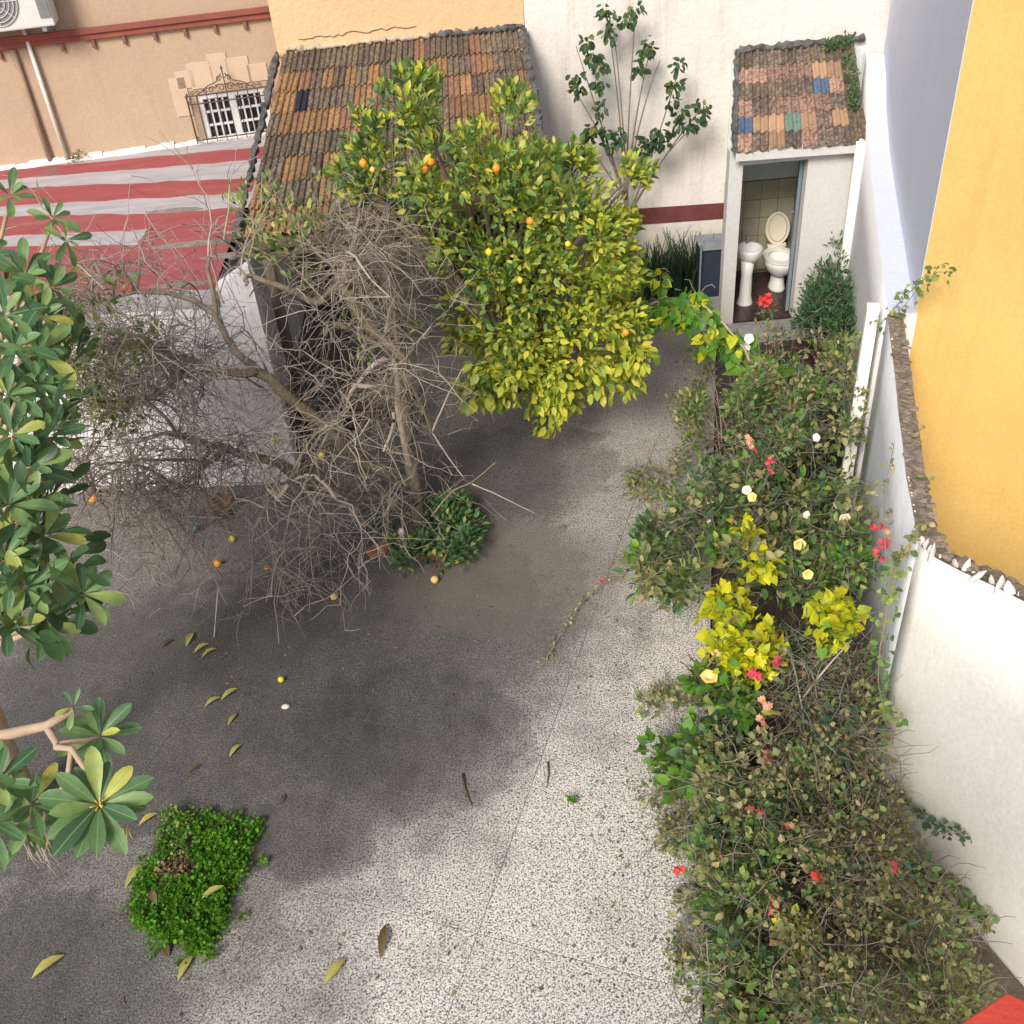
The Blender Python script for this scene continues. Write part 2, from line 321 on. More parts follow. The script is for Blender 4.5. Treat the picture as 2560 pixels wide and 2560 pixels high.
class MB:
    def __init__(s): s.v = []; s.f = []; s.mi = []
    def add(s, verts, faces, mi=0):
        n = len(s.v); s.v += [tuple(v) for v in verts]
        s.f += [tuple(i + n for i in f) for f in faces]; s.mi += [mi] * len(faces)
        return s
    def hexa(s, b, t, mi=0):
        """8 corners: bottom ring and top ring"""
        return s.add(list(b) + list(t), [(3, 2, 1, 0), (4, 5, 6, 7), (0, 1, 5, 4), (1, 2, 6, 5), (2, 3, 7, 6), (3, 0, 4, 7)], mi)
    def box(s, c, d, ax=(1, 0), mi=0):
        """centre, size, local x direction in plan"""
        x = V((ax[0], ax[1], 0)).normalized(); y = V((-x.y, x.x, 0)); c = V(c)
        def p(i, j, k): return c + x * (d[0] * i / 2) + y * (d[1] * j / 2) + V((0, 0, d[2] * k / 2))
        return s.hexa([p(-1, -1, -1), p(1, -1, -1), p(1, 1, -1), p(-1, 1, -1)], [p(-1, -1, 1), p(1, -1, 1), p(1, 1, 1), p(-1, 1, 1)], mi)
    def prism(s, ring, off, mi=0):
        n = len(ring); off = V(off); a = [V(p) for p in ring]
        return s.add(a + [p + off for p in a], [tuple(range(n - 1, -1, -1)), tuple(range(n, 2 * n))] + [(i, (i + 1) % n, n + (i + 1) % n, n + i) for i in range(n)], mi)
    def tube(s, pts, rad, n=6, mi=0, cap=True):
        pts = [V(p) for p in pts]; k = len(pts)
        if isinstance(rad, (int, float)): rad = [rad] * k
        vs = []; ref = None
        for i in range(k):
            t = (pts[min(i + 1, k - 1)] - pts[max(i - 1, 0)])
            t = t.normalized() if t.length > 1e-9 else V((0, 0, 1))
            if ref is None: ref = V((0, 0, 1)) if abs(t.z) < .9 else V((1, 0, 0))
            a = t.cross(ref)
            if a.length < 1e-4: a = t.cross(V((.3, .9, .2)))
            a.normalize(); b = t.cross(a); ref = a.cross(t) if False else ref
            for j in range(n):
                an = 2 * math.pi * j / n
                vs.append(pts[i] + (a * math.cos(an) + b * math.sin(an)) * rad[i])
        fs = [(i * n + j, i * n + (j + 1) % n, (i + 1) * n + (j + 1) % n, (i + 1) * n + j) for i in range(k - 1) for j in range(n)]
        if cap and n > 3: fs += [tuple(range(n - 1, -1, -1)), tuple(range((k - 1) * n, k * n))]
        return s.add(vs, fs, mi)
    def lathe(s, c, prof, n=20, sx=1, sy=1, mi=0, ax=(1, 0)):
        c = V(c); x = V((ax[0], ax[1], 0)).normalized(); y = V((-x.y, x.x, 0)); vs = []
        for r, z in prof:
            for j in range(n):
                an = 2 * math.pi * j / n
                vs.append(c + x * (r * sx * math.cos(an)) + y * (r * sy * math.sin(an)) + V((0, 0, z)))
        k = len(prof)
        fs = [(i * n + j, i * n + (j + 1) % n, (i + 1) * n + (j + 1) % n, (i + 1) * n + j) for i in range(k - 1) for j in range(n)]
        fs += [tuple(range(n - 1, -1, -1)), tuple(range((k - 1) * n, k * n))]
        return s.add(vs, fs, mi)
    def build(s, name, mats, parent=None, smooth=False, bev=0, kind=None):
        me = bpy.data.meshes.new(name)
        o0 = rl(parent) if parent is not None else V((0, 0, 0))
        me.from_pydata([(v[0] - o0.x, v[1] - o0.y, v[2] - o0.z) for v in s.v], [], s.f)
        mats = mats if isinstance(mats, (list, tuple)) else [mats]
        for m in mats: me.materials.append(MATS[m])
        if len(mats) > 1: me.polygons.foreach_set('material_index', s.mi)
        if smooth: me.polygons.foreach_set('use_smooth', [True] * len(me.polygons))
        me.update(); o = link(name, me, parent)
        if bev:
            b = o.modifiers.new('edge', 'BEVEL'); b.width = bev; b.segments = 2; b.limit_method = 'ANGLE'
        if kind: o['kind'] = kind
        return o

def place(o, M, parent=None):
    if parent is not None: M = Matrix.Translation(-rl(parent)) @ M
    o.matrix_basis = M; return o

# ---- leaves
def tmpl_small():
    v = [(0, 0, 0)]; f = []
    for u, w in ((.28, .40), (.66, .42)):
        v += [(u, -w, .10 - .16 * u * u), (u, 0, -.16 * u * u), (u, w, .10 - .16 * u * u)]
    v.append((1, 0, -.2))
    f = [(0, 1, 2), (0, 2, 3), (1, 4, 5, 2), (2, 5, 6, 3), (4, 7, 5), (5, 7, 6)]
    return np.array(v), f
def tmpl_heart():
    v = [(.05, 0, 0), (-.08, -.3, .05), (.25, -.52, .06), (.62, -.36, -.02), (1.05, 0, -.22), (.62, .36, -.02), (.25, .52, .06), (-.08, .3, .05), (.35, 0, -.03)]
    f = [(0, 1, 2, 8), (8, 2, 3), (8, 3, 4), (8, 4, 5), (8, 5, 6), (0, 8, 6, 7)]
    return np.array(v), f
def tmpl_long():
    v = []; f = []
    pr = [(0, .03), (.22, .2), (.45, .38), (.68, .49), (.86, .40), (.96, .2), (1.0, .02)]
    for u, w in pr:
        z = .10 * u - .26 * u * u
        v += [(u, -w, z + .14 * w), (u, 0, z), (u, w, z + .14 * w)]
    for i in range(len(pr) - 1):
        a = 3 * i
        f += [(a, a + 3, a + 4, a + 1), (a + 1, a + 4, a + 5, a + 2)]
    return np.array(v), f
def tmpl_lance():
    v = []; f = []
    pr = [(0, .02), (.2, .3), (.45, .5), (.7, .4), (.88, .2), (1.0, .01)]
    for u, w in pr:
        z = .12 * math.sin(u * 3.1)
        v += [(u, -w, z + .2 * w), (u, 0, z), (u, w, z + .2 * w)]
    for i in range(len(pr) - 1):
        a = 3 * i
        f += [(a, a + 3, a + 4, a + 1), (a + 1, a + 4, a + 5, a + 2)]
    return np.array(v), f
TM = {'small': tmpl_small(), 'heart': tmpl_heart(), 'long': tmpl_long(), 'lance': tmpl_lance()}
LEAFME = {}
def leaf_me(t, m):
    if (t, m) not in LEAFME:
        me = bpy.data.meshes.new('leaf'); v, f = TM[t]
        me.from_pydata([tuple(x) for x in v], [], f); me.materials.append(MATS[m])
        me.polygons.foreach_set('use_smooth', [True] * len(f)); LEAFME[(t, m)] = me
    return LEAFME[(t, m)]
def unit(a): return a / np.maximum(np.linalg.norm(a, axis=-1, keepdims=True), 1e-9)
def frames(D, Nn):
    D = unit(D); S = unit(np.cross(Nn, D)); Nn = np.cross(D, S); return D, S, Nn
def leaves(parent, P, D, Nn, L, W, mi, mats, t='small', nobj=300, center=None, name='foliage'):
    """leaves of one plant: the nobj that show best are leaf objects, the rest one joined part"""
    D, S, Nn = frames(D, Nn); n = len(P)
    camv = np.array((0, 0, H)) - P; dist = np.linalg.norm(camv, axis=1)
    c = P.mean(0) if center is None else np.array(center)
    score = ((P - c) * unit(camv)).sum(1) / (P.std() + 1e-6) + .8 * L / L.mean() + np.abs((Nn * unit(camv)).sum(1)) - .1 * dist
    order = np.argsort(-score); ob = order[:nobj]; rest = order[nobj:]
    for i in ob:
        o = link('leaf', leaf_me(t, mats[mi[i]]), parent)
        M = Matrix(((D[i, 0] * L[i], S[i, 0] * W[i], Nn[i, 0] * L[i], P[i, 0]), (D[i, 1] * L[i], S[i, 1] * W[i], Nn[i, 1] * L[i], P[i, 1]), (D[i, 2] * L[i], S[i, 2] * W[i], Nn[i, 2] * L[i], P[i, 2]), (0, 0, 0, 1)))
        place(o, M, parent)
    if len(rest):
        v, f = TM[t]; k = len(v)
        X = P[rest][:, None, :] + v[None, :, 0:1] * (D[rest] * L[rest, None])[:, None, :] + v[None, :, 1:2] * (S[rest] * W[rest, None])[:, None, :] + v[None, :, 2:3] * (Nn[rest] * L[rest, None])[:, None, :]
        o0 = rl(parent); X = X.reshape(-1, 3) - np.array((o0.x, o0.y, o0.z))
        me = bpy.data.meshes.new(name)
        fl = [];
        starts = []; tot = []; idx = []
        base = np.arange(len(rest)) * k
        lens = [len(x) for x in f]; per = sum(lens)
        loop = np.concatenate([np.array(x) for x in f])
        allidx = (base[:, None] + loop[None, :]).ravel()
        st = np.concatenate([[0], np.cumsum(lens)[:-1]])
        allst = (np.arange(len(rest))[:, None] * per + st[None, :]).ravel()
        me.vertices.add(len(X)); me.vertices.foreach_set('co', X.ravel())
        me.loops.add(len(allidx)); me.loops.foreach_set('vertex_index', allidx.astype(np.int32))
        me.polygons.add(len(allst)); me.polygons.foreach_set('loop_start', allst.astype(np.int32))
        me.polygons.foreach_set('loop_total', np.tile(lens, len(rest)).astype(np.int32))
        for m in mats: me.materials.append(MATS[m])
        me.polygons.foreach_set('material_index', np.repeat(mi[rest], len(f)).astype(np.int32))
        me.polygons.foreach_set('use_smooth', np.ones(len(allst), dtype=bool))
        me.update(calc_edges=True); me.validate()
        o = link(name, me, parent); o['kind'] = 'stuff'
def cloud(clumps, n_per, r, center, Lr, wl, out=.8, up=.5, droop=0.0, nup=.8):
    """leaf places in clumps: returns P, D, N, L, W"""
    C = np.array(clumps); k = len(C)
    idx = np.repeat(np.arange(k), n_per)
    n = len(idx)
    rr = r if np.isscalar(r) else np.array(r)[idx][:, None]
    off = NR.normal(size=(n, 3)); off = unit(off) * (NR.random((n, 1)) ** .5) * rr
    P = C[idx] + off
    P[:, 2] = np.maximum(P[:, 2], .03)
    D = unit(off) * .9 + unit(P - np.array(center)) * out + np.array((0, 0, up - droop)) + NR.normal(size=(n, 3)) * .45
    Nn = np.array((0, 0, nup)) + NR.normal(size=(n, 3)) * .45 + unit(off) * .4
    L = NR.uniform(Lr[0], Lr[1], n); W = L * NR.uniform(wl[0], wl[1], n)
    return P, D, Nn, L, W
def bez(a, b, c, n=6):
    a, b, c = V(a), V(b), V(c)
    return [a * (1 - t) ** 2 + b * 2 * t * (1 - t) + c * t * t for t in [i / (n - 1) for i in range(n)]]
def jit(r): return V((rng.uniform(-r, r), rng.uniform(-r, r), rng.uniform(-r, r)))
def wall_x(y): return 2.01 + .29 * (y - 3.91) if y > 3.91 else 2.01 + .349 * (3.91 - y)
def stems_to(root, base, clumps, r0, m='vine_stem', every=1, lift=.4, spread=.12, nst=40, twigs=0, twm='twig_brown', tl=.3):
    tw = MB()
    for i, c in enumerate(clumps[::every][:nst]):
        c = V(c); b = V(base) + V((rng.uniform(-spread, spread), rng.uniform(-spread, spread), 0)); b.z = max(b.z, 0.0)
        mid = (b + c) / 2 + V((0, 0, lift * rng.uniform(.2, .8))) + jit(.08)
        p = bez(b, mid, c, 7)
        MB().tube(p, [r0 * (1 - .75 * j / 6) for j in range(7)], 5).build('stem', m, root, True)
    for c in clumps:
        for _ in range(twigs):
            a = V(c) + jit(.1); d = V((rng.gauss(0, 1), rng.gauss(0, 1), rng.gauss(.2, .7))).normalized() * tl * rng.uniform(.5, 1.3)
            e = a + d + V((0, 0, -.15 * tl)); m2 = (a + e) / 2 + jit(.09)
            e.z = max(e.z, .02); m2.z = max(m2.z, .03); a.z = max(a.z, .02)
            for q_ in (a, m2, e): q_.x = min(q_.x, wall_x(q_.y) - .04)
            tw.tube([p_ + jit(.012) for p_ in bez(a, m2, e, 6)], [.0035, .0032, .0028, .0024, .0018, .001], 3)
    if tw.v: tw.build('twigs', twm, root, True, kind='stuff')
FLME = {}
def flower_me(kind, m):
    if (kind, m) in FLME: return FLME[(kind, m)]
    b = MB()
    if kind == 'bract':                        # three papery bracts, twice
        for k in range(6):
            a = k * math.pi / 3 + .2; d = V((math.cos(a), math.sin(a), .5 if k % 2 else .15)); s = V((-math.sin(a), math.cos(a), 0))
            b.add([(0, 0, 0), d * .5 + s * .42, d * 1.05 + V((0, 0, .15)), d * .5 - s * .42, d * .55 - V((0, 0, .12))], [(0, 3, 4), (0, 4, 1), (4, 3, 2), (4, 2, 1)])
    else:                                      # trumpet: tube that flares into five lobes
        n = 10; rings = [(.08, 0), (.14, .4), (.3, .75), (.62, .98)]
        vs = [];
        for r, z in rings:
            for j in range(n):
                q = r * (1.0 if z < .9 else (1.08 if j % 2 == 0 else .92)); an = 2 * math.pi * j / n
                vs.append((q * math.cos(an), q * math.sin(an), z))
        for j in range(n):
            q = 1.0 if j % 2 == 0 else .86; an = 2 * math.pi * j / n
            vs.append((q * math.cos(an), q * math.sin(an), .98))
        b.add(vs, [(i * n + j, i * n + (j + 1) % n, (i + 1) * n + (j + 1) % n, (i + 1) * n + j) for i in range(4) for j in range(n)])
    me = bpy.data.meshes.new('flower'); me.from_pydata([tuple(x) for x in b.v], [], b.f); me.materials.append(MATS[m])
    me.polygons.foreach_set('use_smooth', [True] * len(b.f)); FLME[(kind, m)] = me
    return me
def flower(parent, p, kind, m, size, up=None):
    o = link('flower', flower_me(kind, m), parent)
    d = (V(up) if up else (V((0, 0, H)) - V(p)).normalized() * .8 + jit(.5)).normalized()
    q = d.to_track_quat('Z', 'Y').to_matrix().to_4x4() @ Matrix.Rotation(rng.uniform(0, 6), 4, 'Z')
    return place(o, Matrix.Translation(V(p)) @ q @ Matrix.Scale(size, 4), parent)

# ------------------------------------------------------------------ setting: ground and paving
g = MB(); g.box((0, 15, -.24), (90, 90, .2)); tag(g.build('ground', 'earth'), 'bare brown earth under and around the paved yard', None, kind='structure')
def clip(poly, nx, ny, d):
    out = []
    for i in range(len(poly)):
        a, b = poly[i - 1], poly[i]; fa = a[0] * nx + a[1] * ny - d; fb = b[0] * nx + b[1] * ny - d
        if (fa > 0) != (fb > 0):
            t = fa / (fa - fb); out.append((a[0] + (b[0] - a[0]) * t, a[1] + (b[1] - a[1]) * t))
        if fb <= 0: out.append(b)
    return out
PATH = lambda y: 1.93 + .223 * (y - 7.85)          # edge between yard slabs and the planted bed / tiled path
yard = [(-7, 0.2), (PATH(.2), .2), (PATH(11.38), 11.38), (-7, 11.38)]
pv = bpy.data.objects.new('paving', None); COL.objects.link(pv)
tag(pv, 'yard paving of washed pebble concrete slabs, pale near the house and grimy further in', None, kind='structure')
MB().prism([(x, y, -.13) for x, y in yard], (0, 0, .127)).build('joint_mortar', 'joint_fill', pv)
U = (.935, -.355); W_ = (.355, .935); pit = 1.28; gap = .0025
for i in range(-9, 9):
    for j in range(-4, 10):
        u0 = -4.06 + pit * i; v0 = 2.81 + pit * j
        p = yard
        for nx, ny, d in ((U[0], U[1], u0 + pit - gap), (-U[0], -U[1], -u0 - gap), (W_[0], W_[1], v0 + pit - gap), (-W_[0], -W_[1], -v0 - gap)):
            p = clip(p, nx, ny, d) if p else p
            if len(p) < 3: break
        if len(p) < 3: continue
        ar = abs(sum(p[k - 1][0] * p[k][1] - p[k][0] * p[k - 1][1] for k in range(len(p)))) / 2
        if ar < .01: continue
        mb = MB(); dz = rng.uniform(-.002, .002); mb.prism([(x, y, -.137) for x, y in p], (0, 0, .137 + dz))
        mb.build('paving_slab', 'ground', pv, bev=.0015)
# tiled sunken path from the yard to the outhouse
tp = bpy.data.objects.new('tiled_path', None); COL.objects.link(tp)
tag(tp, 'narrow dark maroon tiled path beside the yard slabs leading to the outhouse', None, kind='structure')
yy = 7.0
while yy < 10.05:
    y2 = yy + .33
    for k in range(4):
        xa = PATH(yy) + .012 + .335 * k; xb = PATH(y2) + .012 + .335 * k
        wl = min(.33, 2.01 + .29 * (yy - 3.91) - .01 - xa)
        if wl < .05: continue
        MB().prism([(xa, yy, -.14), (xa + wl, yy, -.14), (xb + wl, y2 - .008, -.14), (xb, y2 - .008, -.14)], (0, 0, .035 + rng.uniform(0, .003))).build('floor_tile', 'dark_floor_tile', tp)
    yy = y2
MB().prism([(2.55, 9.78, -.13), (3.45, 9.78, -.13), (3.45, 10.09, -.13), (2.55, 10.09, -.13)], (0, 0, .12)).build('step', 'grey_cement', tp, bev=.01)
# planted bed along the garden wall
b = MB(); pts = [(PATH(.2) + .01, .2), (3.3, .2), (2.42, 2.7), (2.0, 3.9), (2.01 + .29 * 3.05, 6.96), (PATH(6.96) + .01, 6.96)]
b.prism([(x, y, -.13) for x, y in pts], (0, 0, .09)); tag(b.build('planting_bed', 'earth'), 'long earth bed between yard slabs and white garden wall', None, kind='structure')

# ------------------------------------------------------------------ back walls
YB = 11.4
t = thing('white_wall', 'tall white plaster wall with a dark red dado stripe behind the slender small tree', 'wall', (2.4, YB, 0))
MB().box(((.575 + 4.6) / 2, YB + .15, 3.2), (4.6 - .575, .3, 6.4)).build('wall_face', 'white_plaster', t)
MB().hexa([(.6, YB - .006, .70), (2.78, YB - .006, .66), (2.78, YB + .05, .66), (.6, YB + .05, .70)], [(.6, YB - .006, .90), (2.78, YB - .006, .85), (2.78, YB + .05, .85), (.6, YB + .05, .90)]).build('dado_stripe', 'dado_red', t)
t = thing('orange_wall', 'plain orange plaster wall rising above the large mossy tiled roof', 'wall', (-.7, YB, 0))
MB().box(((-1.99 + .57) / 2, YB + .14, 3.2), (.57 + 1.99, .28, 6.4)).build('wall_face', 'orange_plaster', t)

# neighbour's tall house: bluish side flush with the garden wall, yellow front
BD = V((.2785, .9604, 0)); BP = V((.9604, -.2785, 0))     # along / away from the garden wall
c1 = V((2.895, 6.30, 0)); FD = V((.66, -.751, 0))
t = thing('yellow_house', 'tall house with deep yellow front and bluish white side beyond the garden wall', 'house', c1)
def slab(p, q, th, z0, z1):
    p, q = V(p), V(q); d = (q - p).normalized(); nn = V((-d.y, d.x, 0)) * th
    return [p + V((0, 0, z0)), q + V((0, 0, z0)), q + nn + V((0, 0, z0)), p + nn + V((0, 0, z0))], [p + V((0, 0, z1)), q + V((0, 0, z1)), q + nn + V((0, 0, z1)), p + nn + V((0, 0, z1))]
m = MB(); m.hexa(*slab(c1 + BD * 6.2, c1, .25, -.1, 8.5)); m.build('side_wall', 'bluish_plaster', t)
m = MB(); m.hexa(*slab(c1 + FD * .004 - BD * .008, c1 + FD * 6 - BD * .008, .24, -.1, 8.5)); m.build('front_wall', 'yellow_paint', t)

# garden (boundary) wall: straight run, soft bend, then the near run that climbs towards the house
def gx(y): return 2.01 + .29 * (y - 3.91)
prof = [(gx(11.38), 11.38, 2.36), (gx(10.9), 10.9, 2.30), (gx(10.3), 10.3, 2.12), (gx(9.4), 9.4, 2.02), (gx(8.6), 8.6, 2.0), (gx(7.8), 7.8, 2.0), (gx(7.0), 7.0, 2.0), (gx(6.32), 6.32, 2.0)]
prof2 = [(gx(6.3), 6.3, 1.99)] + [(gx(y), y, 1.99 + mnoise.noise(V((y * 3, 0, 0))) * .03) for y in (5.9, 5.5, 5.1, 4.75, 4.45)]
prof2 += [(2.105, 4.2, 1.99), (2.06, 4.03, 1.995), (2.035, 3.9, 2.0)]
nA = V((2.01, 3.91, 0)); nd = V((.44, -1.26, 0)).normalized()
prof3 = []
NZ = [(2.046, 3.806, 1.975), (2.116, 3.607, 2.028), (2.179, 3.425, 2.090), (2.239, 3.254, 2.137), (2.295, 3.093, 2.178)]
for x, y, z in NZ: prof3.append((x + .01, y, z))
lx, ly, lz = prof3[-1]
for k in range(1, 6): prof3.append((lx + nd.x * .35 * k, ly + nd.y * .35 * k, lz + .10 * k))
def wall_strip(name, pr, th, m, parent, mt=None):
    n = len(pr); vs = []; 
    for i in range(n):
        a = V(pr[max(i - 1, 0)][:2] + (0,)); b_ = V(pr[min(i + 1, n - 1)][:2] + (0,)); d = (b_ - a).normalized(); o_ = V((-d.y, d.x, 0)) * th
        x, y, z = pr[i]
        for zz in (-.1, .5, 1.0, 1.5, z): vs.append((x, y, zz))
        vs += [(x + o_.x, y + o_.y, z - .01), (x + o_.x, y + o_.y, -.1)]
    mb = MB(); K = 7; fs = []; mi = []
    for i in range(n - 1):
        for k in range(K - 1):
            fs.append((i * K + k, (i + 1) * K + k, (i + 1) * K + k + 1, i * K + k + 1)); mi.append(1 if (k == 4 and mt) else 0)
    fs += [tuple(range(K)), tuple((n - 1) * K + k for k in range(K - 1, -1, -1))]; mi += [0, 0]
    mb.v = vs; mb.f = fs; mb.mi = mi
    o = mb.build(name, [m, mt] if mt else m, parent)
    me = o.data
    for p in me.polygons: p.use_smooth = p.index < len(fs) - 2 and (p.index % 6) < 4
    return o
gw = thing('garden_wall', 'long low white boundary wall with broken rubble top on the right of the yard', 'wall', (2.4, 6, 0))
wall_strip('wall_run', prof, .20, 'garden_wall_paint', gw, 'bluish_plaster')
wall_strip('wall_run', prof2, .105, 'garden_wall_paint', gw, 'rubble')
wall_strip('near_wall_run', [prof2[-1]] + prof3, .11, 'sunlit_white_paint', gw, 'rubble')
# rough coping lumps on the far run, broken stones and plaster shards on the near runs
def rock_me(name, m, seed, flat=.6):
    r = random.Random(seed); b = MB(); vs = []
    for a in range(3):
        for j in range(7):
            an = 2 * math.pi * j / 7 + r.uniform(-.2, .2); q = ((.75, 1, .55) if flat < 1 else (.9, .8, .12))[a] * r.uniform(.7, 1.1)
            vs.append((q * math.cos(an), q * math.sin(an), (-.5, .1, .62)[a] * flat + r.uniform(-.1, .1)))
    fs = [(a * 7 + j, a * 7 + (j + 1) % 7, (a + 1) * 7 + (j + 1) % 7, (a + 1) * 7 + j) for a in range(2) for j in range(7)] + [tuple(range(6, -1, -1)), tuple(range(14, 21))]
    me = bpy.data.meshes.new(name); me.from_pydata(vs, [], fs); me.materials.append(MATS[m]); return me
rocks = [rock_me('stone', 'rubble', s) for s in range(5)]
chips = [rock_me('plaster_shard', 'plaster_chip', s + 20, 1.2) for s in range(4)]
def along(pr, s):
    s *= len(pr) - 1; i = min(int(s), len(pr) - 2); f = s - i
    return V(pr[i]) * (1 - f) + V(pr[i + 1]) * f
def put(me, name, p, sc, parent, rot=None):
    o = link(name, me, parent)
    M = Matrix.Translation(V(p)) @ Matrix.Rotation(rng.uniform(0, 6.28), 4, 'Z') @ (rot or Matrix.Identity(4)) @ Matrix.Diagonal((sc[0], sc[1], sc[2], 1))
    return place(o, M, parent)
for k in range(110):
    p = along(prof2, (k + rng.random()) / 110) + V((rng.uniform(.02, .095), -.01, .004)); s = rng.uniform(.014, .036)
    put(rng.choice(rocks), 'stone', p, (s * 1.3, s, s * .5), gw)
pr3 = [prof2[-1]] + prof3
for k in range(90):
    p = along(pr3[:8], (k + rng.random()) / 90) + V((rng.uniform(.025, .1), .02, .006)); s = rng.uniform(.014, .04)
    put(rng.choice(rocks), 'stone', p, (s * 1.3, s, s * .5), gw)
for k in range(22):
    p = along(pr3[:8], .04 + k / 24 + rng.uniform(-.015, .015)) + V((rng.uniform(-.005, .04), .01, .02)); s = rng.choice((.012, .018, .024, .03, .036)) * rng.uniform(.8, 1.2)
    put(rng.choice(chips), 'plaster_shard', p, (s, s * .5, s * rng.uniform(1.0, 2.4)), gw, Matrix.Rotation(rng.uniform(-.6, .6), 4, 'X') @ Matrix.Rotation(rng.uniform(-.4, .4), 4, 'Y'))
for k in range(22):
    p = along(prof2, rng.random()) + V((.012, 0, -.008)); s = rng.uniform(.008, .02)
    put(rng.choice(chips), 'plaster_shard', p, (s, s * .8, s * .9), gw)
# two buttress posts against the wall
def post(label, x, y, w, d, z, lab2):
    t = MB(); t.box((x, y, z / 2 - .05), (w, d, z + .1), (BP.x, BP.y)); o = t.build('wall_buttress', 'sunlit_white_paint', bev=.008)
    tag(o, label, 'buttress')
post('white plaster buttress post just right of the outhouse doorway wall', 3.74, 9.96, .13, .13, 1.93, '')
post('cream lit buttress post on garden wall where the rubble coping begins', 2.67, 6.48, .085, .10, 1.97, '')

# ------------------------------------------------------------------ left building (skewed a little)
LA = V((math.cos(math.radians(9)), math.sin(math.radians(9)), 0)); LNv = V((math.sin(math.radians(9)), -math.cos(math.radians(9)), 0)); L0 = V((-2.2, 11.9, 0))
def lw(s, z, off=0): return L0 + LA * s + LNv * off + V((0, 0, z))     # s metres along the facade (negative = left), off = out of the wall
def ls(p): return (V((p[0], p[1], 0)) - L0).dot(LA)
lb = thing('beige_house', 'beige plastered house with red string course and iron grilled window, left of orange wall', 'house', tuple(lw(-2, 0)))
def lbox(mb, s0, s1, z0, z1, o0, o1, mi=0):
    return mb.hexa([lw(s0, z0, o1), lw(s1, z0, o1), lw(s1, z0, o0), lw(s0, z0, o0)], [lw(s0, z1, o1), lw(s1, z1, o1), lw(s1, z1, o0), lw(s0, z1, o0)], mi)
# wall around the window opening
ws0, ws1, wz0, wz1 = -.84, -.09, 1.62, 2.44
for a in ((-6, ws0, -.1, 6.3), (ws1, .35, -.1, 6.3), (ws0, ws1, -.1, wz0), (ws0, ws1, wz1, 6.3)):
    lbox(MB(), a[0], a[1], a[2], a[3], -.3, 0).build('wall', 'beige_plaster', lb)
m = MB(); lbox(m, -6, .3, 3.115, 3.215, .003, .05); lbox(m, -6, .3, 3.175, 3.235, .05, .075); m.build('string_course', 'moulding_red', lb, bev=.006)
for k in range(20):
    s = -.16 - .312 * k
    m = MB(); lbox(m, s - .016, s + .016, 3.035, 3.112, .003, .04); m.build('dentil', 'moulding_dark', lb)
# stepped stone blocks about the window head
for s0, s1, z0, z1 in ((-1.08, -.90, 2.24, 2.64), (-.995, -.80, 2.52, 2.70), (-.86, -.60, 2.50, 2.765), (-.63, -.42, 2.52, 2.83), (-.45, -.2, 2.5, 2.77), (-.24, -.02, 2.5, 2.68)):
    m = MB(); lbox(m, s0, s1 - .006, z0, z1, .002, .012); m.build('quoin_block', 'quoin_stone', lb, bev=.004)
wf = MB()
for a in ((ws0, ws0 + .06, wz0, wz1), (ws1 - .06, ws1, wz0, wz1), (ws0 + .06, ws1 - .06, wz1 - .06, wz1), (ws0 + .06, ws1 - .06, wz0, wz0 + .05), ((ws0 + ws1) / 2 - .035, (ws0 + ws1) / 2 + .035, wz0 + .05, wz1 - .06)):
    lbox(wf, a[0], a[1], a[2], a[3], -.10, -.03)
win = wf.build('window', 'white_frame', lb)
cw = (ws1 - ws0 - .12 - .07) / 2
gl = MB()
for h in range(2):
    x0 = ws0 + .06 + h * (cw + .07)
    for c in range(5):
        xx = x0 + cw * c / 4
        lbox(gl, max(x0, xx - .009), min(x0 + cw, xx + .009), wz0 + .05, wz1 - .06, -.085, -.045)
    for r in range(6):
        zz = wz0 + .05 + (wz1 - wz0 - .11) * r / 5
        lbox(gl, x0, x0 + cw, max(wz0 + .05, zz - .011), min(wz1 - .06, zz + .011), -.083, -.043)
    for c in range(4):
        for r in range(5):
            p = MB(); za = wz0 + .05 + (wz1 - wz0 - .11) * r / 5; zb = wz0 + .05 + (wz1 - wz0 - .11) * (r + 1) / 5
            lbox(p, x0 + cw * c / 4 + .008, x0 + cw * (c + 1) / 4 - .008, za + .01, zb - .01, -.075, -.066); p.build('pane', 'window_glass', win)
gl.build('glazing_bars', 'white_frame', win)
m = MB(); lbox(m, ws0, ws1, wz0, wz1, -.29, -.2); m.build('dark_room', 'black_rubber', lb)
# wrought iron grille, out from the wall, crested with scrolls
gr = MB(); g0, g1, gz1, go = -.93, -.06, 2.465, .13
def bar(mb, p, q, r=.006): mb.tube([p, q], r, 6)
bars = []
for k in range(9):
    s = g0 + (g1 - g0) * k / 8
    bb = MB(); bar(bb, lw(s, 1.96, go), lw(s, gz1 + .0, go), .0055); bb.build('grille_bar', 'iron', lb)
for k in range(1, 3):
    for s in (g0, g1):
        bb = MB(); bar(bb, lw(s, 1.96, go * k / 3), lw(s, gz1, go * k / 3), .005); bb.build('grille_bar', 'iron', lb)
fr = MB()
for zz in (gz1, gz1 - .085, 2.0):
    bar(fr, lw(g0, zz, go), lw(g1, zz, go), .0075)
    for s in (g0, g1): bar(fr, lw(s, zz, 0), lw(s, zz, go), .007)
for s in (g0, g1): fr.lathe(lw(s, gz1 - .012, go), [(.001, 0), (.017, .012), (.001, .026)], 8)
fr.build('grille_frame', 'iron', lb)
sc = MB()
def spiral(mb, s, z, r, turns, d, r0=.005):
    pts = []
    for k in range(16):
        tt = k / 15; an = tt * turns * 2 * math.pi; q = r * (1 - tt * .8)
        pts.append(lw(s + d * q * math.cos(an), z + q * math.sin(an), go))
    mb.tube(pts, r0, 4)
sm = (g0 + g1) / 2
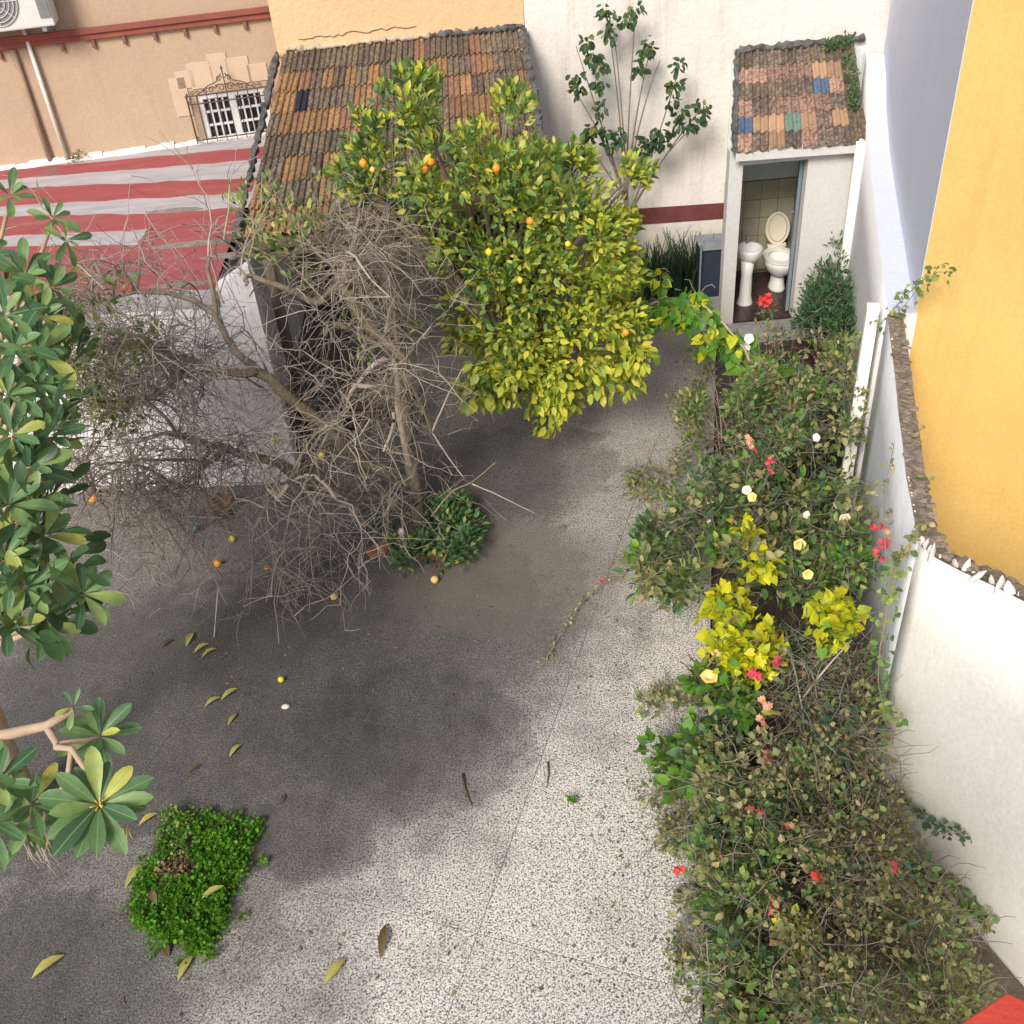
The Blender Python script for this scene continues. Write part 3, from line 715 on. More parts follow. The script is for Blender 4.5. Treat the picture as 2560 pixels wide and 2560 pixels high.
for d in (-1, 1):
    spiral(sc, sm + d * .05, gz1 + .05, .045, 1.3, d); spiral(sc, sm + d * .15, gz1 + .04, .038, 1.3, -d); spiral(sc, sm + d * .05, gz1 + .14, .035, 1.2, -d)
    spiral(sc, sm + d * .30, gz1 + .025, .025, 1.2, d); spiral(sc, sm + d * .36, gz1 + .025, .025, 1.2, -d); spiral(sc, sm + d * .22, gz1 + .025, .022, 1.2, d)
    sc.tube([lw(sm + d * .28, gz1 + .02, go), lw(sm + d * .18, gz1 + .085, go), lw(sm + d * .09, gz1 + .11, go), lw(sm + d * .02, gz1 + .19, go)], .006, 5)
sc.tube([lw(sm, gz1 - .1, go), lw(sm, gz1 + .24, go)], .007, 5)
sc.lathe(lw(sm, gz1 + .22, go), [(.002, 0), (.016, .02), (.002, .05)], 8)
sc.build('grille_crest', 'iron', lb)
# pipes
o = MB(); o.tube([lw(-2.345, 1.93, .045), lw(-2.345, 3.30, .045)], .022, 10); 
o.tube([lw(-2.345, 3.29, .045), lw(-2.38, 3.36, .08)], .02, 10)
tag(o.build('drain_pipe', 'pipe_white', None, True), 'straight white plastic pipe running down beige wall from the air conditioner', 'pipe')
o = MB(); o.tube([lw(-2.52, 1.94, .03), lw(-2.515, 3.11, .03)], .028, 10)
tag(o.build('wall_conduit', 'pipe_brown', None, True), 'old brown painted conduit on beige wall left of white pipe', 'pipe')
# air conditioner
ac = thing('air_conditioner', 'white outdoor air conditioner unit hung on the beige wall above white pipe', 'air conditioner', tuple(lw(-2.4, 3.33, .2)))
m = MB(); lbox(m, -2.78, -1.97, 3.335, 3.88, .06, .34); m.build('housing', 'ac_white', ac, bev=.015)
fan = MB(); cs, cz = -2.47, 3.60
ring = [];
for rr in (.06, .10, .14, .18, .215):
    fan.tube([lw(cs + rr * math.cos(a * math.pi / 12), cz + rr * math.sin(a * math.pi / 12), .352) for a in range(25)], .005, 4)
for a in range(8): fan.tube([lw(cs + .03 * math.cos(a * math.pi / 4), cz + .03 * math.sin(a * math.pi / 4), .352), lw(cs + .215 * math.cos(a * math.pi / 4), cz + .215 * math.sin(a * math.pi / 4), .352)], .004, 4)
fan.build('fan_grille', 'ac_white', ac)
d = MB(); d.add([lw(cs + .22 * math.cos(a * math.pi / 12), cz + .22 * math.sin(a * math.pi / 12), .344) for a in range(24)], [tuple(range(23, -1, -1))]); d.build('fan_opening', 'ac_dark', ac)
hb = MB(); hb.add([lw(cs + .06 * math.cos(a * math.pi / 8), cz + .06 * math.sin(a * math.pi / 8), .36) for a in range(16)], [tuple(range(15, -1, -1))]); hb.build('fan_hub', 'ac_white', ac)
m = MB(); lbox(m, -2.085, -1.985, 3.42, 3.70, .341, .352); m.build('side_cover', 'ac_dark', ac)
for s in (-2.7, -2.08):
    m = MB(); lbox(m, s - .02, s + .02, 3.30, 3.333, .003, .36); lbox(m, s - .02, s + .02, 3.10, 3.30, .003, .03); m.build('bracket', 'grey_metal', ac)

# ------------------------------------------------------------------ left outbuilding: whitewashed, flat roof painted in red bands
ob = thing('outbuilding', 'low whitewashed shed with flat roof painted in red and white bands', 'shed', (-3.2, 7.85, 0))
R_ = 1.945
m = MB(); m.hexa([(-2.236, 7.785, -.1), (-1.93, 7.80, -.1), (-1.93, 7.95, -.1), (-2.236, 7.95, -.1)], [(-2.236, 7.785, R_ + .0), (-1.93, 7.80, R_ + .17), (-1.93, 7.95, R_ + .17), (-2.236, 7.95, R_ + .0)]); m.build('end_pier', 'whitewash', ob)
m = MB(); fl, fr_ = (-7.0, 8.13), (-2.24, 7.78)
m.hexa([(fl[0], fl[1], -.1), (fr_[0], fr_[1], -.1), (-2.24, 8.0, -.1), (fl[0], 8.35, -.1)], [(fl[0], fl[1], R_ - .02), (fr_[0], fr_[1], R_ - .02), (-2.24, 8.0, R_ - .02), (fl[0], 8.35, R_ - .02)]); m.build('front_wall', 'whitewash', ob)
m = MB(); m.hexa([(-2.44, 8.003, -.1), (-2.24, 8.003, -.1), (-2.26, 11.38, -.1), (-2.46, 11.38, -.1)], [(-2.44, 8.003, R_ - .02), (-2.24, 8.003, R_ - .02), (-2.26, 11.38, R_ - .02), (-2.46, 11.38, R_ - .02)]); m.build('side_wall', 'whitewash', ob)
m = MB(); m.prism([(-7.0, 8.11, R_ - .14), (-2.225, 7.765, R_ - .14), (-2.25, 11.38, R_ - .14), (-2.25, 11.86, R_ - .14), (-7, 11.1, R_ - .14)], (0, 0, .14)); m.build('roof', 'pale_roof_coat', ob)
def band(top, bot, name='painted_band', m_='red_roof_paint', h=.006):
    """a coat of roofing paint: top and bottom edge as polylines from left to right"""
    def dense(l):
        out = []
        for a, b_ in zip(l[:-1], l[1:]):
            n = max(2, int((V(b_) - V(a)).length / .09))
            for k in range(n): out.append(V(a).lerp(V(b_), k / n))
        out.append(V(l[-1])); return out
    tt = [p + V((0, mnoise.noise(p * 4) * .035 + mnoise.noise(p * 13) * .014, 0)) for p in dense(top)]
    bb = [p + V((0, mnoise.noise(p * 4 + V((9, 0, 0))) * .035 + mnoise.noise(p * 13) * .014, 0)) for p in dense(bot)]
    n = max(len(tt), len(bb))
    def res(l): return [l[0].lerp(l[0], 0) if False else l[min(int(i * (len(l) - 1) / (n - 1)), len(l) - 1)] for i in range(n)]
    tt, bb = res(tt), res(bb); mb = MB(); vs = []
    for p in tt: vs.append((p.x, p.y, R_ + h))
    for p in bb: vs.append((p.x, p.y, R_ + h))
    for p in tt: vs.append((p.x, p.y, R_ - .02))
    for p in bb: vs.append((p.x, p.y, R_ - .02))
    fs = []
    for i in range(n - 1): fs += [(n + i, n + i + 1, i + 1, i), (2 * n + i, 2 * n + i + 1, 3 * n + i + 1, 3 * n + i), (3 * n + i, 3 * n + i + 1, n + i + 1, n + i), (i, i + 1, 2 * n + i + 1, 2 * n + i)]
    fs += [(0, 2 * n, 3 * n, n), (n - 1, 2 * n - 1, 4 * n - 1, 3 * n - 1)]
    mb.add(vs, fs); return mb.build(name, m_, ob)
def xt(p, x): return (x, p[1] + (p[0] - x) * .02, 0)
def Z0(p): return (p[0], p[1], 0)
a1, a2, a3, a4 = (-5.206, 11.360, 1.950), (-2.392, 11.369, 1.950), (-5.098, 11.047, 1.950), (-2.347, 10.966, 1.950)
band([xt(a1, -6.9), Z0(a1), Z0(a2), (-2.27, a2[1] + .02, 0)], [xt(a3, -6.9), Z0(a3), Z0(a4), (-2.27, a4[1] + .02, 0)])
a1, a2, a3, a4 = (-4.822, 10.728, 1.950), (-2.291, 10.382, 1.950), (-4.648, 10.204, 1.950), (-2.277, 9.985, 1.950)
band([xt(a1, -6.9), Z0(a1), Z0(a2), (-2.27, a2[1] + .02, 0)], [xt(a3, -6.9), Z0(a3), Z0(a4), (-2.27, a4[1] + .02, 0)])
a1, a2, b1, b2, b3 = (-4.711, 9.923, 1.950), (-2.232, 9.563, 1.950), (-4.456, 9.399, 1.950), (-3.128, 9.231, 1.950), (-3.028, 8.859, 1.950)
am = (-3.240, 9.649, 1.950); c2 = (-2.215, 8.967, 1.950); b4 = (-3.941, 9.061, 1.950)
band([xt(a1, -6.9), Z0(a1), Z0(am), Z0(a2), (-2.27, a2[1], 0)], [xt(b1, -6.9), Z0(b1), Z0(b2), Z0(c2), (-2.27, c2[1], 0)])
d1, d2, d3, d4 = (-4.361, 9.118, 1.950), (-3.132, 8.873, 1.950), (-3.083, 9.211, 1.950), (-2.213, 8.957, 1.950)
e1, e2, e3 = (-4.054, 8.012, 1.950), (-3.463, 7.864, 1.950), (-2.245, 7.780, 1.950)
band([xt(d1, -6.9), Z0(d1), Z0(d2), Z0(d3), (d4[0], d4[1] - .02, 0), (-2.27, d4[1] - .02, 0)], [xt(e1, -6.9), (e1[0], e1[1] + .02, 0), (e2[0], e2[1] + .02, 0), (e3[0], e3[1] + .02, 0), (-2.235, 7.80, 0)])
for px_, w, h_ in (((-2.936, 9.659, 1.950), .5, .13), ((-2.646, 8.774, 1.950), .7, .12), ((-3.111, 8.220, 1.950), .5, .10), ((-2.511, 7.925, 1.950), .45, .1), ((-2.271, 8.451, 1.950), .35, .12)):
    c = V(px_); rg = []
    for k in range(22):
        an = 2 * math.pi * k / 22; q = 1 + .35 * mnoise.noise(V((math.cos(an) * 1.6 + c.x * 9, math.sin(an) * 1.6, c.y)))
        rg.append((c.x + w / 2 * math.cos(an) * q, c.y + h_ / 2 * math.sin(an) * q, R_ - .01))
    MB().prism(rg, (0, 0, .0205)).build('cement_patch', 'worn_cement_patch', ob)
# mortar fillet where the roof meets the beige house, with a weed in it
m = MB()
for k in range(30):
    s = -4.6 + k * .155; z = R_ + .03 + rng.uniform(-.01, .02)
    m.hexa([lw(s, R_ - .01, .09 + rng.uniform(0, .04)), lw(s + .155, R_ - .01, .09 + rng.uniform(0, .04)), lw(s + .155, R_ - .01, .003), lw(s, R_ - .01, .003)], [lw(s, z, .03), lw(s + .155, z + rng.uniform(-.01, .01), .03), lw(s + .155, z, .003), lw(s, z, .003)])
m.build('mortar_fillet', 'plaster_chip', ob)
wd = thing('roof_weed', 'small dull weed rooted at the foot of the white pipe', 'weed', tuple(lw(-2.2, R_, .12)))
P, D, Nn, L, W = cloud([tuple(lw(-2.22, R_ + .05, .13)), tuple(lw(-2.17, R_ + .08, .12)), tuple(lw(-2.27, R_ + .04, .14))], 22, .05, tuple(lw(-2.2, R_, .12)), (.03, .05), (.4, .6))
leaves(wd, P, D, Nn, L, W, NR.integers(0, 2, len(P)), ['shrub_olive', 'dry_leaf'], nobj=30)

# ------------------------------------------------------------------ tiled roofs
def cover_me(name, m, th=.07):
    """interlocking clay tile with two rolls; unit width and length, lower edge at y = 1"""
    b = MB(); n = 13; vs = []
    def h(t):
        q = (t * 2) % 1.0
        return .20 * math.sin(math.pi * min(q / .62, 1.0)) ** .8 if q < .62 else 0.0
    for y in (0.0, 1.0):
        for o in (0.0, -th):
            for j in range(n):
                t = j / (n - 1); vs.append((t - .5, y, h(min(t, .9999)) + o))
    def idx(e, s, j): return (e * 2 + s) * n + j
    fs = []
    for j in range(n - 1):
        fs += [(idx(0, 0, j), idx(0, 0, j + 1), idx(1, 0, j + 1), idx(1, 0, j)), (idx(0, 1, j), idx(1, 1, j), idx(1, 1, j + 1), idx(0, 1, j + 1)),
               (idx(1, 0, j), idx(1, 0, j + 1), idx(1, 1, j + 1), idx(1, 1, j))]
    me = bpy.data.meshes.new(name); me.from_pydata(vs, [], fs); me.materials.append(MATS[m]); return me
COV = {}
def roof(root, A, B, C, D, ncol, nrow, pick, lift=.03):
    """A,B ridge left/right; C,D eave left/right"""
    A, B, C, D = V(A), V(B), V(C), V(D)
    for c in range(ncol):
        u = (c + .5) / ncol; a = A.lerp(B, u); e = C.lerp(D, u); dn = (e - a); ln = dn.length; d = dn.normalized()
        s0 = (B - A).normalized(); nn = s0.cross(-d).normalized()
        if nn.z < 0: nn = -nn
        s = d.cross(nn).normalized()
        pitch = ((A - B).length + (C - D).length) / 2 / ncol; ex = ln / nrow
        for r in range(nrow):
            mt = pick(c, r)
            if mt not in COV: COV[mt] = cover_me('tile', mt)
            o = link('tile', COV[mt], root)
            w = pitch * .99; L = ex * 1.13
            y = d + nn * .045; y.normalize(); z = s.cross(y).normalized()
            if z.z < 0: z = -z
            x = y.cross(z); rt = rng.gauss(0, .012); y = (y + x * rt).normalized(); x = y.cross(z)
            p = a + d * (ex * r - .02 + rng.uniform(-.012, .012)) + nn * (lift + rng.uniform(-.004, .004))
            M = Matrix(((x.x * w, y.x * L, z.x * w, p.x), (x.y * w, y.y * L, z.y * w, p.y), (x.z * w, y.z * L, z.z * w, p.z), (0, 0, 0, 1)))
            place(o, M, root)
tr = thing('tiled_shed', 'open lean-to shed with a large sloping roof of mossy ochre and black tiles', 'shed', (-.8, 8.2, 0))
rA, rB, rC, rD = V((-1.93, 11.37, 2.83)), V((.555, 11.37, 2.85)), V((-2.02, 8.30, 2.135)), V((.555, 8.30, 2.155))
def pick_big(c, r):
    if c == 2 and r == 2: return 'tile_navy'
    # streaks of lichen: clusters of ochre between blackened patches
    q = mnoise.noise(V((c * .33, r * .9, 3.1))) + rng.uniform(-.28, .28)
    if r == 0: q -= .35
    if c == 20: return 'tile_black'
    if q > .16: return 'tile_ochre'
    if q > .02: return rng.choice(['tile_ochre', 'tile_orange', 'tile_orange', 'tile_brown'])
    if q > -.16: return rng.choice(['tile_brown', 'tile_brown', 'tile_black', 'tile_orange'])
    return rng.choice(['tile_black', 'tile_black', 'tile_brown'])
roof(tr, rA, rB, rC, rD, 22, 8, pick_big)
m = MB(); dz = V((0, 0, -.10)); m.hexa([rA + dz, rB + dz, rD + dz, rC + dz], [rA - V((0, 0, .01)), rB - V((0, 0, .01)), rD - V((0, 0, .01)), rC - V((0, 0, .01))]); m.build('roof_deck', 'old_wood', tr)
def lump(mb, p, q, w, h, n, jitter=.3):
    p, q = V(p), V(q); d = (q - p); pts = [p + d * (i / n) for i in range(n + 1)]
    mb.tube([x + V((0, 0, rng.uniform(-.25, .25) * h)) + jit(h * .35) for x in pts], [w * rng.uniform(1 - jitter, 1 + jitter) for _ in pts], 5)
m = MB(); lump(m, rA + V((-.06, -.02, .05)), rC + V((-.07, 0, .05)), .034, .03, 60, .45); m.build('verge_mortar', 'dark_mortar', tr)
m = MB(); lump(m, rB + V((.0, -.02, .05)), rD + V((.0, 0, .05)), .036, .03, 60, .4); m.build('verge_mortar', 'dark_mortar', tr)
m = MB(); lump(m, (-1.9, 11.385, 2.90), (-.4, 11.385, 2.915), .03, .04, 40, .6); m.build('ridge_mortar', 'old_mortar', tr, True)
m = MB(); lump(m, (-.42, 11.385, 2.91), (.56, 11.385, 2.92), .034, .04, 30, .5); m.build('ridge_mortar', 'dark_mortar', tr, True)
cr = MB(); pts = [V((-1.75 + k * .09, 11.392, 2.985 + mnoise.noise(V((k * .7, 2, 0))) * .03 + k * .0022)) for k in range(15)]
cr.tube([p + V((0, 0, rng.uniform(-.012, .012))) for q in zip(pts[:-1], pts[1:]) for p in (q[0], q[0].lerp(q[1], .5))], .0035, 4); cr.build('flashing_crack', 'dark_mortar', tr)
for x in (-1.9, -.9, .45):
    m = MB(); m.tube([(x, 8.42, -.02), (x, 8.42, 2.0)], .05, 8); m.build('post', 'old_wood', tr, True)
m = MB(); m.box((-.75, 8.42, 1.99), (2.6, .09, .1)); m.build('beam', 'old_wood', tr)
m = MB(); m.box((-.7, 11.34, 1.3), (2.5, .06, 2.6)); m.build('shade_backdrop', 'shed_shade', tr)  # added dark sheet: shade under the lean-to roof put into its colour
for k in range(6):
    x = -1.95 + k * .48; m = MB(); m.hexa([(x, 8.34, 1.95), (x + .06, 8.34, 1.95), (x + .06, 11.36, 2.66), (x, 11.36, 2.66)], [(x, 8.34, 2.02), (x + .06, 8.34, 2.02), (x + .06, 11.36, 2.73), (x, 11.36, 2.73)]); m.build('rafter', 'old_wood', tr)

# ------------------------------------------------------------------ outhouse with open toilet door
wc = thing('outhouse', 'small white outhouse with colourful tiled roof and open doorway showing the toilet', 'outhouse', (3.1, 10.1, 0))
Y0 = 10.1
fL, fR = 2.47, 3.785
def wbox(x0, x1, y0, y1, z0, z1): m = MB(); m.hexa([(x0, y0, z0), (x1, y0, z0), (x1, y1, z0), (x0, y1, z0)], [(x0, y0, z1), (x1, y0, z1), (x1, y1, z1), (x0, y1, z1)]); return m
m = wbox(fL, 2.61, Y0, Y0 + .12, -.1, 1.88); m.v += wbox(3.265, fR, Y0, Y0 + .12, -.1, 1.86).v; m.f += [tuple(i + 8 for i in f) for f in m.f[:6]]; m.mi += [0] * 6
k = wbox(2.61, 3.265, Y0, Y0 + .12, 1.74, 1.87); m.v += k.v; m.f += [tuple(i + 16 for i in f) for f in k.f]; m.mi += [0] * 6
m.build('front_wall', 'outhouse_white', wc)
m = MB(); m.hexa([(fL, Y0 + .123, -.1), (fL + .1, Y0 + .123, -.1), (2.87, YB - .01, -.1), (2.77, YB - .01, -.1)], [(fL, Y0 + .123, 1.9), (fL + .1, Y0 + .123, 1.9), (2.87, YB - .01, 2.44), (2.77, YB - .01, 2.44)]); m.build('side_wall', 'outhouse_white', wc)
m = wbox(2.5, 4.15, Y0 + .0, YB, -.12, -.02); m.build('floor_base', 'grey_cement', wc)
for i in range(6):
    for j in range(5):
        x = 2.56 + i * .23; y = Y0 + .01 + j * .235
        wbox(x, x + .225, y, y + .23, -.02, .0 + rng.uniform(0, .002)).build('floor_tile', 'dark_floor_tile', wc)
# beige wall tiles on the back wall, painted wall above
wbox(2.75, 4.15, YB - .03, YB - .002, -.02, 1.09).build('tile_grout', 'grout', wc)
wbox(2.75, 4.15, YB - .03, YB - .002, 1.095, 2.40).build('upper_wall', 'pale_green_wall', wc)
for i in range(7):
    for j in range(5):
        x = 2.78 + i * .196; z = .0 + j * .217
        wbox(x, x + .19, YB - .04, YB - .031, z + .003, z + .214).build('wall_tile', 'wall_tile_beige', wc, bev=.003)
sd_ = MB(); sd_.hexa([(2.575, 10.24, 0), (2.585, 10.24, 0), (2.88, 11.36, 0), (2.87, 11.36, 0)], [(2.575, 10.24, 1.33), (2.585, 10.24, 1.33), (2.88, 11.36, 1.33), (2.87, 11.36, 1.33)]); sd_.build('side_tiling', 'wall_tile_beige', wc)
dr = MB().hexa([(3.225, Y0 + .13, .01), (3.262, Y0 + .13, .01), (3.425, Y0 + .70, .01), (3.388, Y0 + .70, .01)], [(3.225, Y0 + .13, 1.73), (3.262, Y0 + .13, 1.73), (3.425, Y0 + .70, 1.73), (3.388, Y0 + .70, 1.73)]).build('door', 'slate_door', wc, bev=.004)
hd = MB(); hd.tube([(3.37, Y0 + .62, .95), (3.33, Y0 + .63, .95), (3.31, Y0 + .56, .95)], .009, 6); hd.build('door_handle', 'grey_metal', dr)
m = MB(); m.hexa([(2.60, Y0 + .06, 1.735), (3.27, Y0 + .06, 1.735), (3.27, Y0 + .11, 1.735), (2.60, Y0 + .11, 1.735)], [(2.60, Y0 + .06, 1.765), (3.27, Y0 + .06, 1.765), (3.27, Y0 + .11, 1.765), (2.60, Y0 + .11, 1.765)]); m.build('door_head', 'slate_door', wc)
wA, wB, wC, wD = V((2.80, 11.37, 2.45)), V((4.02, 11.37, 2.45)), V((2.50, 9.98, 1.895)), V((3.80, 9.98, 1.875))
special = {(0, 4): 'tile_blue', (3, 4): 'tile_green', (5, 2): 'tile_blue', (5, 3): 'tile_pink', (4, 3): 'tile_pink', (3, 3): 'tile_pink', (4, 4): 'tile_sand', (1, 4): 'tile_sand', (2, 4): 'tile_sand'}
def pick_wc(c, r):
    if (c, r) in special: return special[(c, r)]
    if r == 0: return rng.choice(['tile_black', 'tile_brown'])
    if c == 7: return rng.choice(['tile_black', 'tile_black', 'tile_brown'])
    return rng.choice(['tile_pink', 'tile_pink', 'tile_sand', 'tile_brown', 'tile_black', 'tile_pink', 'tile_brown'])
roof(wc, wA, wB, wC, wD, 8, 6, pick_wc, .028)
m = MB(); m.hexa([wA + V((0, 0, -.09)), wB + V((0, 0, -.09)), wD + V((0, 0, -.07)), wC + V((0, 0, -.07))], [wA, wB, wD, wC]); m.build('roof_deck', 'outhouse_white', wc)
m = MB(); lump(m, wA + V((-.01, 0, .05)), wC + V((-.02, 0, .045)), .03, .02, 30, .4); m.build('verge_mortar', 'dark_mortar', wc)
m = MB(); lump(m, wA + V((0, 0, .05)), wB + V((.1, 0, .07)), .045, .03, 34, .45); m.build('ridge_mortar', 'dark_mortar', wc)
m = MB(); lump(m, wC + V((0, .05, .02)), wD + V((0, .05, .02)), .03, .015, 20, .2); m.build('eave_mortar', 'plaster_chip', wc, True)
# toilet
to = thing('toilet', 'white ceramic toilet with raised cream lid inside the outhouse', 'toilet', (3.30, 10.95, 0))
tx, ty = 3.28, 10.80; tax = (1, .12)
m = MB(); m.lathe((tx, ty + .02, 0), [(.10, 0), (.105, .03), (.085, .10), (.085, .2), (.12, .26)], 18, .9, 1.2, 0, tax); m.build('pedestal', 'ceramic', to, True)
m = MB(); m.lathe((tx, ty, 0), [(.09, .2), (.14, .26), (.175, .33), (.185, .39), (.175, .40), (.14, .395), (.11, .33), (.05, .28)], 24, 1, 1.25, 0, tax); m.build('bowl', 'ceramic', to, True)
st_ = MB(); vs = []; n = 24
for z in (.402, .42):
    for q in (.19, .125):
        for j in range(n): an = 2 * math.pi * j / n; vs.append((tx + q * math.cos(an), ty + q * 1.27 * math.sin(an), z))
st_.add(vs, [(j, (j + 1) % n, n + (j + 1) % n, n + j) for j in range(n)] + [(2 * n + j, 3 * n + j, 3 * n + (j + 1) % n, 2 * n + (j + 1) % n) for j in range(n)] + [(j, 2 * n + j, 2 * n + (j + 1) % n, (j + 1) % n) for j in range(n)] + [(n + j, n + (j + 1) % n, 3 * n + (j + 1) % n, 3 * n + j) for j in range(n)])
st_.build('seat', 'ceramic', to)
ld = MB(); c = V((tx + .035, ty + .25, .435)); up = V((0, .22, 1)).normalized()
def lid(rx, rz, off, n=28):
    rx *= .86; rz *= .86
    return [c + V((rx * math.cos(2 * math.pi * j / n), -off, 0)) + up * (rz + .0 + rz * math.sin(2 * math.pi * j / n)) for j in range(n)]
ld.prism(lid(.165, .215, 0), (0, .02, 0)); ld.build('lid', 'cream_plastic', to, bev=.006)
l2 = MB(); nn_ = 28; o_ = [p + up * .035 for p in lid(.125, .18, .004)]; i_ = [p + up * .043 for p in lid(.117, .172, .004)]
l2.add(o_ + i_, [(j, (j + 1) % nn_, nn_ + (j + 1) % nn_, nn_ + j) for j in range(nn_)]); l2.build('lid_ring', 'grout', to)
m = MB(); m.box((tx + .03, ty + .27, .42), (.22, .06, .05), tax); m.build('hinge', 'cream_plastic', to, bev=.01)
# basin
bs_ = thing('wash_basin', 'white pedestal wash basin left of the toilet inside the outhouse', 'wash basin', (2.86, 10.55, 0))
m = MB(); m.lathe((2.84, 10.52, 0), [(.095, 0), (.09, .02), (.07, .1), (.062, .35), (.075, .52)], 14, 1, .9); m.build('pedestal', 'ceramic', bs_, True)
m = MB(); m.lathe((2.865, 10.58, 0), [(.05, .46), (.10, .50), (.135, .57), (.145, .63), (.14, .65), (.12, .645), (.09, .58), (.03, .54)], 22, 1, 1.15); m.build('bowl', 'ceramic', bs_, True)
m = MB(); m.tube([(2.865, 10.71, .64), (2.865, 10.71, .73), (2.865, 10.67, .75), (2.865, 10.63, .72)], .011, 8); m.build('tap', 'grey_metal', bs_, True)
# bucket, hanging cable
bk = thing('bucket', 'lilac plastic bucket with dark brush beside the toilet', 'bucket', (3.50, 10.72, 0))
m = MB(); m.lathe((3.145, 10.45, 0), [(.001, .02)], 3) if False else MB()
bk.location = (3.13, 10.62, 0) if False else (3.50, 10.95, 0)
m = MB(); m.lathe((3.50, 10.95, 0), [(.085, 0), (.11, .22), (.115, .225), (.105, .22), (.08, .015)], 16); m.build('body', 'lilac_plastic', bk, True)
m = MB(); m.tube([(3.50, 10.98, .1), (3.51, 11.0, .36)], .012, 6); m.lathe((3.51, 11.0, .34), [(.02, 0), (.04, .02), (.04, .09), (.015, .1)], 8); m.build('brush', 'black_rubber', bk)
cb = MB(); pts = []
for k in range(13):
    q = k / 12; pts.append((2.96 + .42 * q, 10.6 + .1 * q, 1.80 - .26 * math.sin(math.pi * q) ** .8))
cb.tube(pts, .008, 6); tag(cb.build('hanging_cable', 'black_rubber', None, True), 'black cable sagging in an arc inside the outhouse doorway top', 'cable')

# dark box and post left of the outhouse
bx = thing('metal_box', 'dark navy metal box with grey lid edge, against the wall left of the outhouse', 'box', (2.50, 10.8, 0))
m = wbox(2.36, 2.64, 10.66, 11.02, .0, .62); m.build('body', 'navy_metal', bx, bev=.008)
m = wbox(2.34, 2.66, 10.63, 11.04, .623, .645); m.build('lid', 'grey_metal', bx, bev=.006)
m = MB(); m.tube([(2.335, 10.6, 0), (2.335, 10.6, .72)], .012, 8); tag(m.build('metal_stake', 'grey_metal'), 'thin grey metal stake standing in front of navy box', 'stake')
sb = MB(); sb.box((2.38, 10.42, .06), (.5, .22, .12)); tag(sb.build('cement_kerb', 'grey_cement', bev=.012), 'grey cement kerb in front of the navy box', 'kerb')
# things standing under the lean-to
cr_ = thing('wooden_crate', 'old brown slatted crate under the shed eave', 'crate', (-1.25, 8.9, 0))
for k in range(5):
    m = MB(); m.box((-1.25, 8.6, .06 + k * .1), (.55, .02, .08)); m.build('slat', 'old_wood', cr_)
    m = MB(); m.box((-1.535, 8.80, .06 + k * .1), (.02, .38, .08)); m.build('slat', 'old_wood', cr_)
    m = MB(); m.box((-.965, 8.80, .06 + k * .1), (.02, .38, .08)); m.build('slat', 'old_wood', cr_)
m = MB(); m.box((-1.25, 8.8, .02), (.54, .36, .02)); m.build('bottom', 'old_wood', cr_)
cbk = MB(); cbk.box((-1.72, 8.45, .14), (.32, .2, .28), (1, .3)); tag(cbk.build('cement_block', 'grey_cement', bev=.012), 'pale grey cement block on the ground left of the crate', 'block')

# house parapet corner below the balcony
rp = thing('house_parapet', 'red painted parapet corner with cream side at the foot of the picture', 'parapet', (1.02, .72, 0))
pc = [(0.880, 0.965, 3.373), (0.765, 0.913, 3.306), (0.932, 0.930, 3.327)]
tip = V(pc[0]); e1_ = (V(pc[1]) - tip); e1_.z = 0; e1_.normalize(); e2_ = V(pc[2]) - tip; e2_.z = 0; e2_.normalize()
zt = tip.z
ring = [V((tip.x, tip.y, zt - .05)), V((tip.x, tip.y, zt - .05)) + e1_ * .6, V((tip.x, tip.y, zt - .05)) + e1_ * .6 + e2_ * .6, V((tip.x, tip.y, zt - .05)) + e2_ * .6]
MB().prism(ring, (0, 0, .05)).build('cap', 'red_parapet', rp, bev=.004)
r2 = [ring[0] + (e1_ + e2_) * .02, ring[1] + (e2_ - e1_) * .02, ring[2] - (e1_ + e2_) * .02, ring[3] + (e1_ - e2_) * .02]
MB().prism([V((p.x, p.y, zt - .24)) for p in r2], (0, 0, .188)).build('ledge', 'cream_render', rp)
pb = ring[2] - (e1_ + e2_) * .12
m = MB(); m.tube([(pb.x, pb.y, -.1), (pb.x, pb.y, zt - .241)], .07, 10); m.build('post', 'cream_render', rp, True)

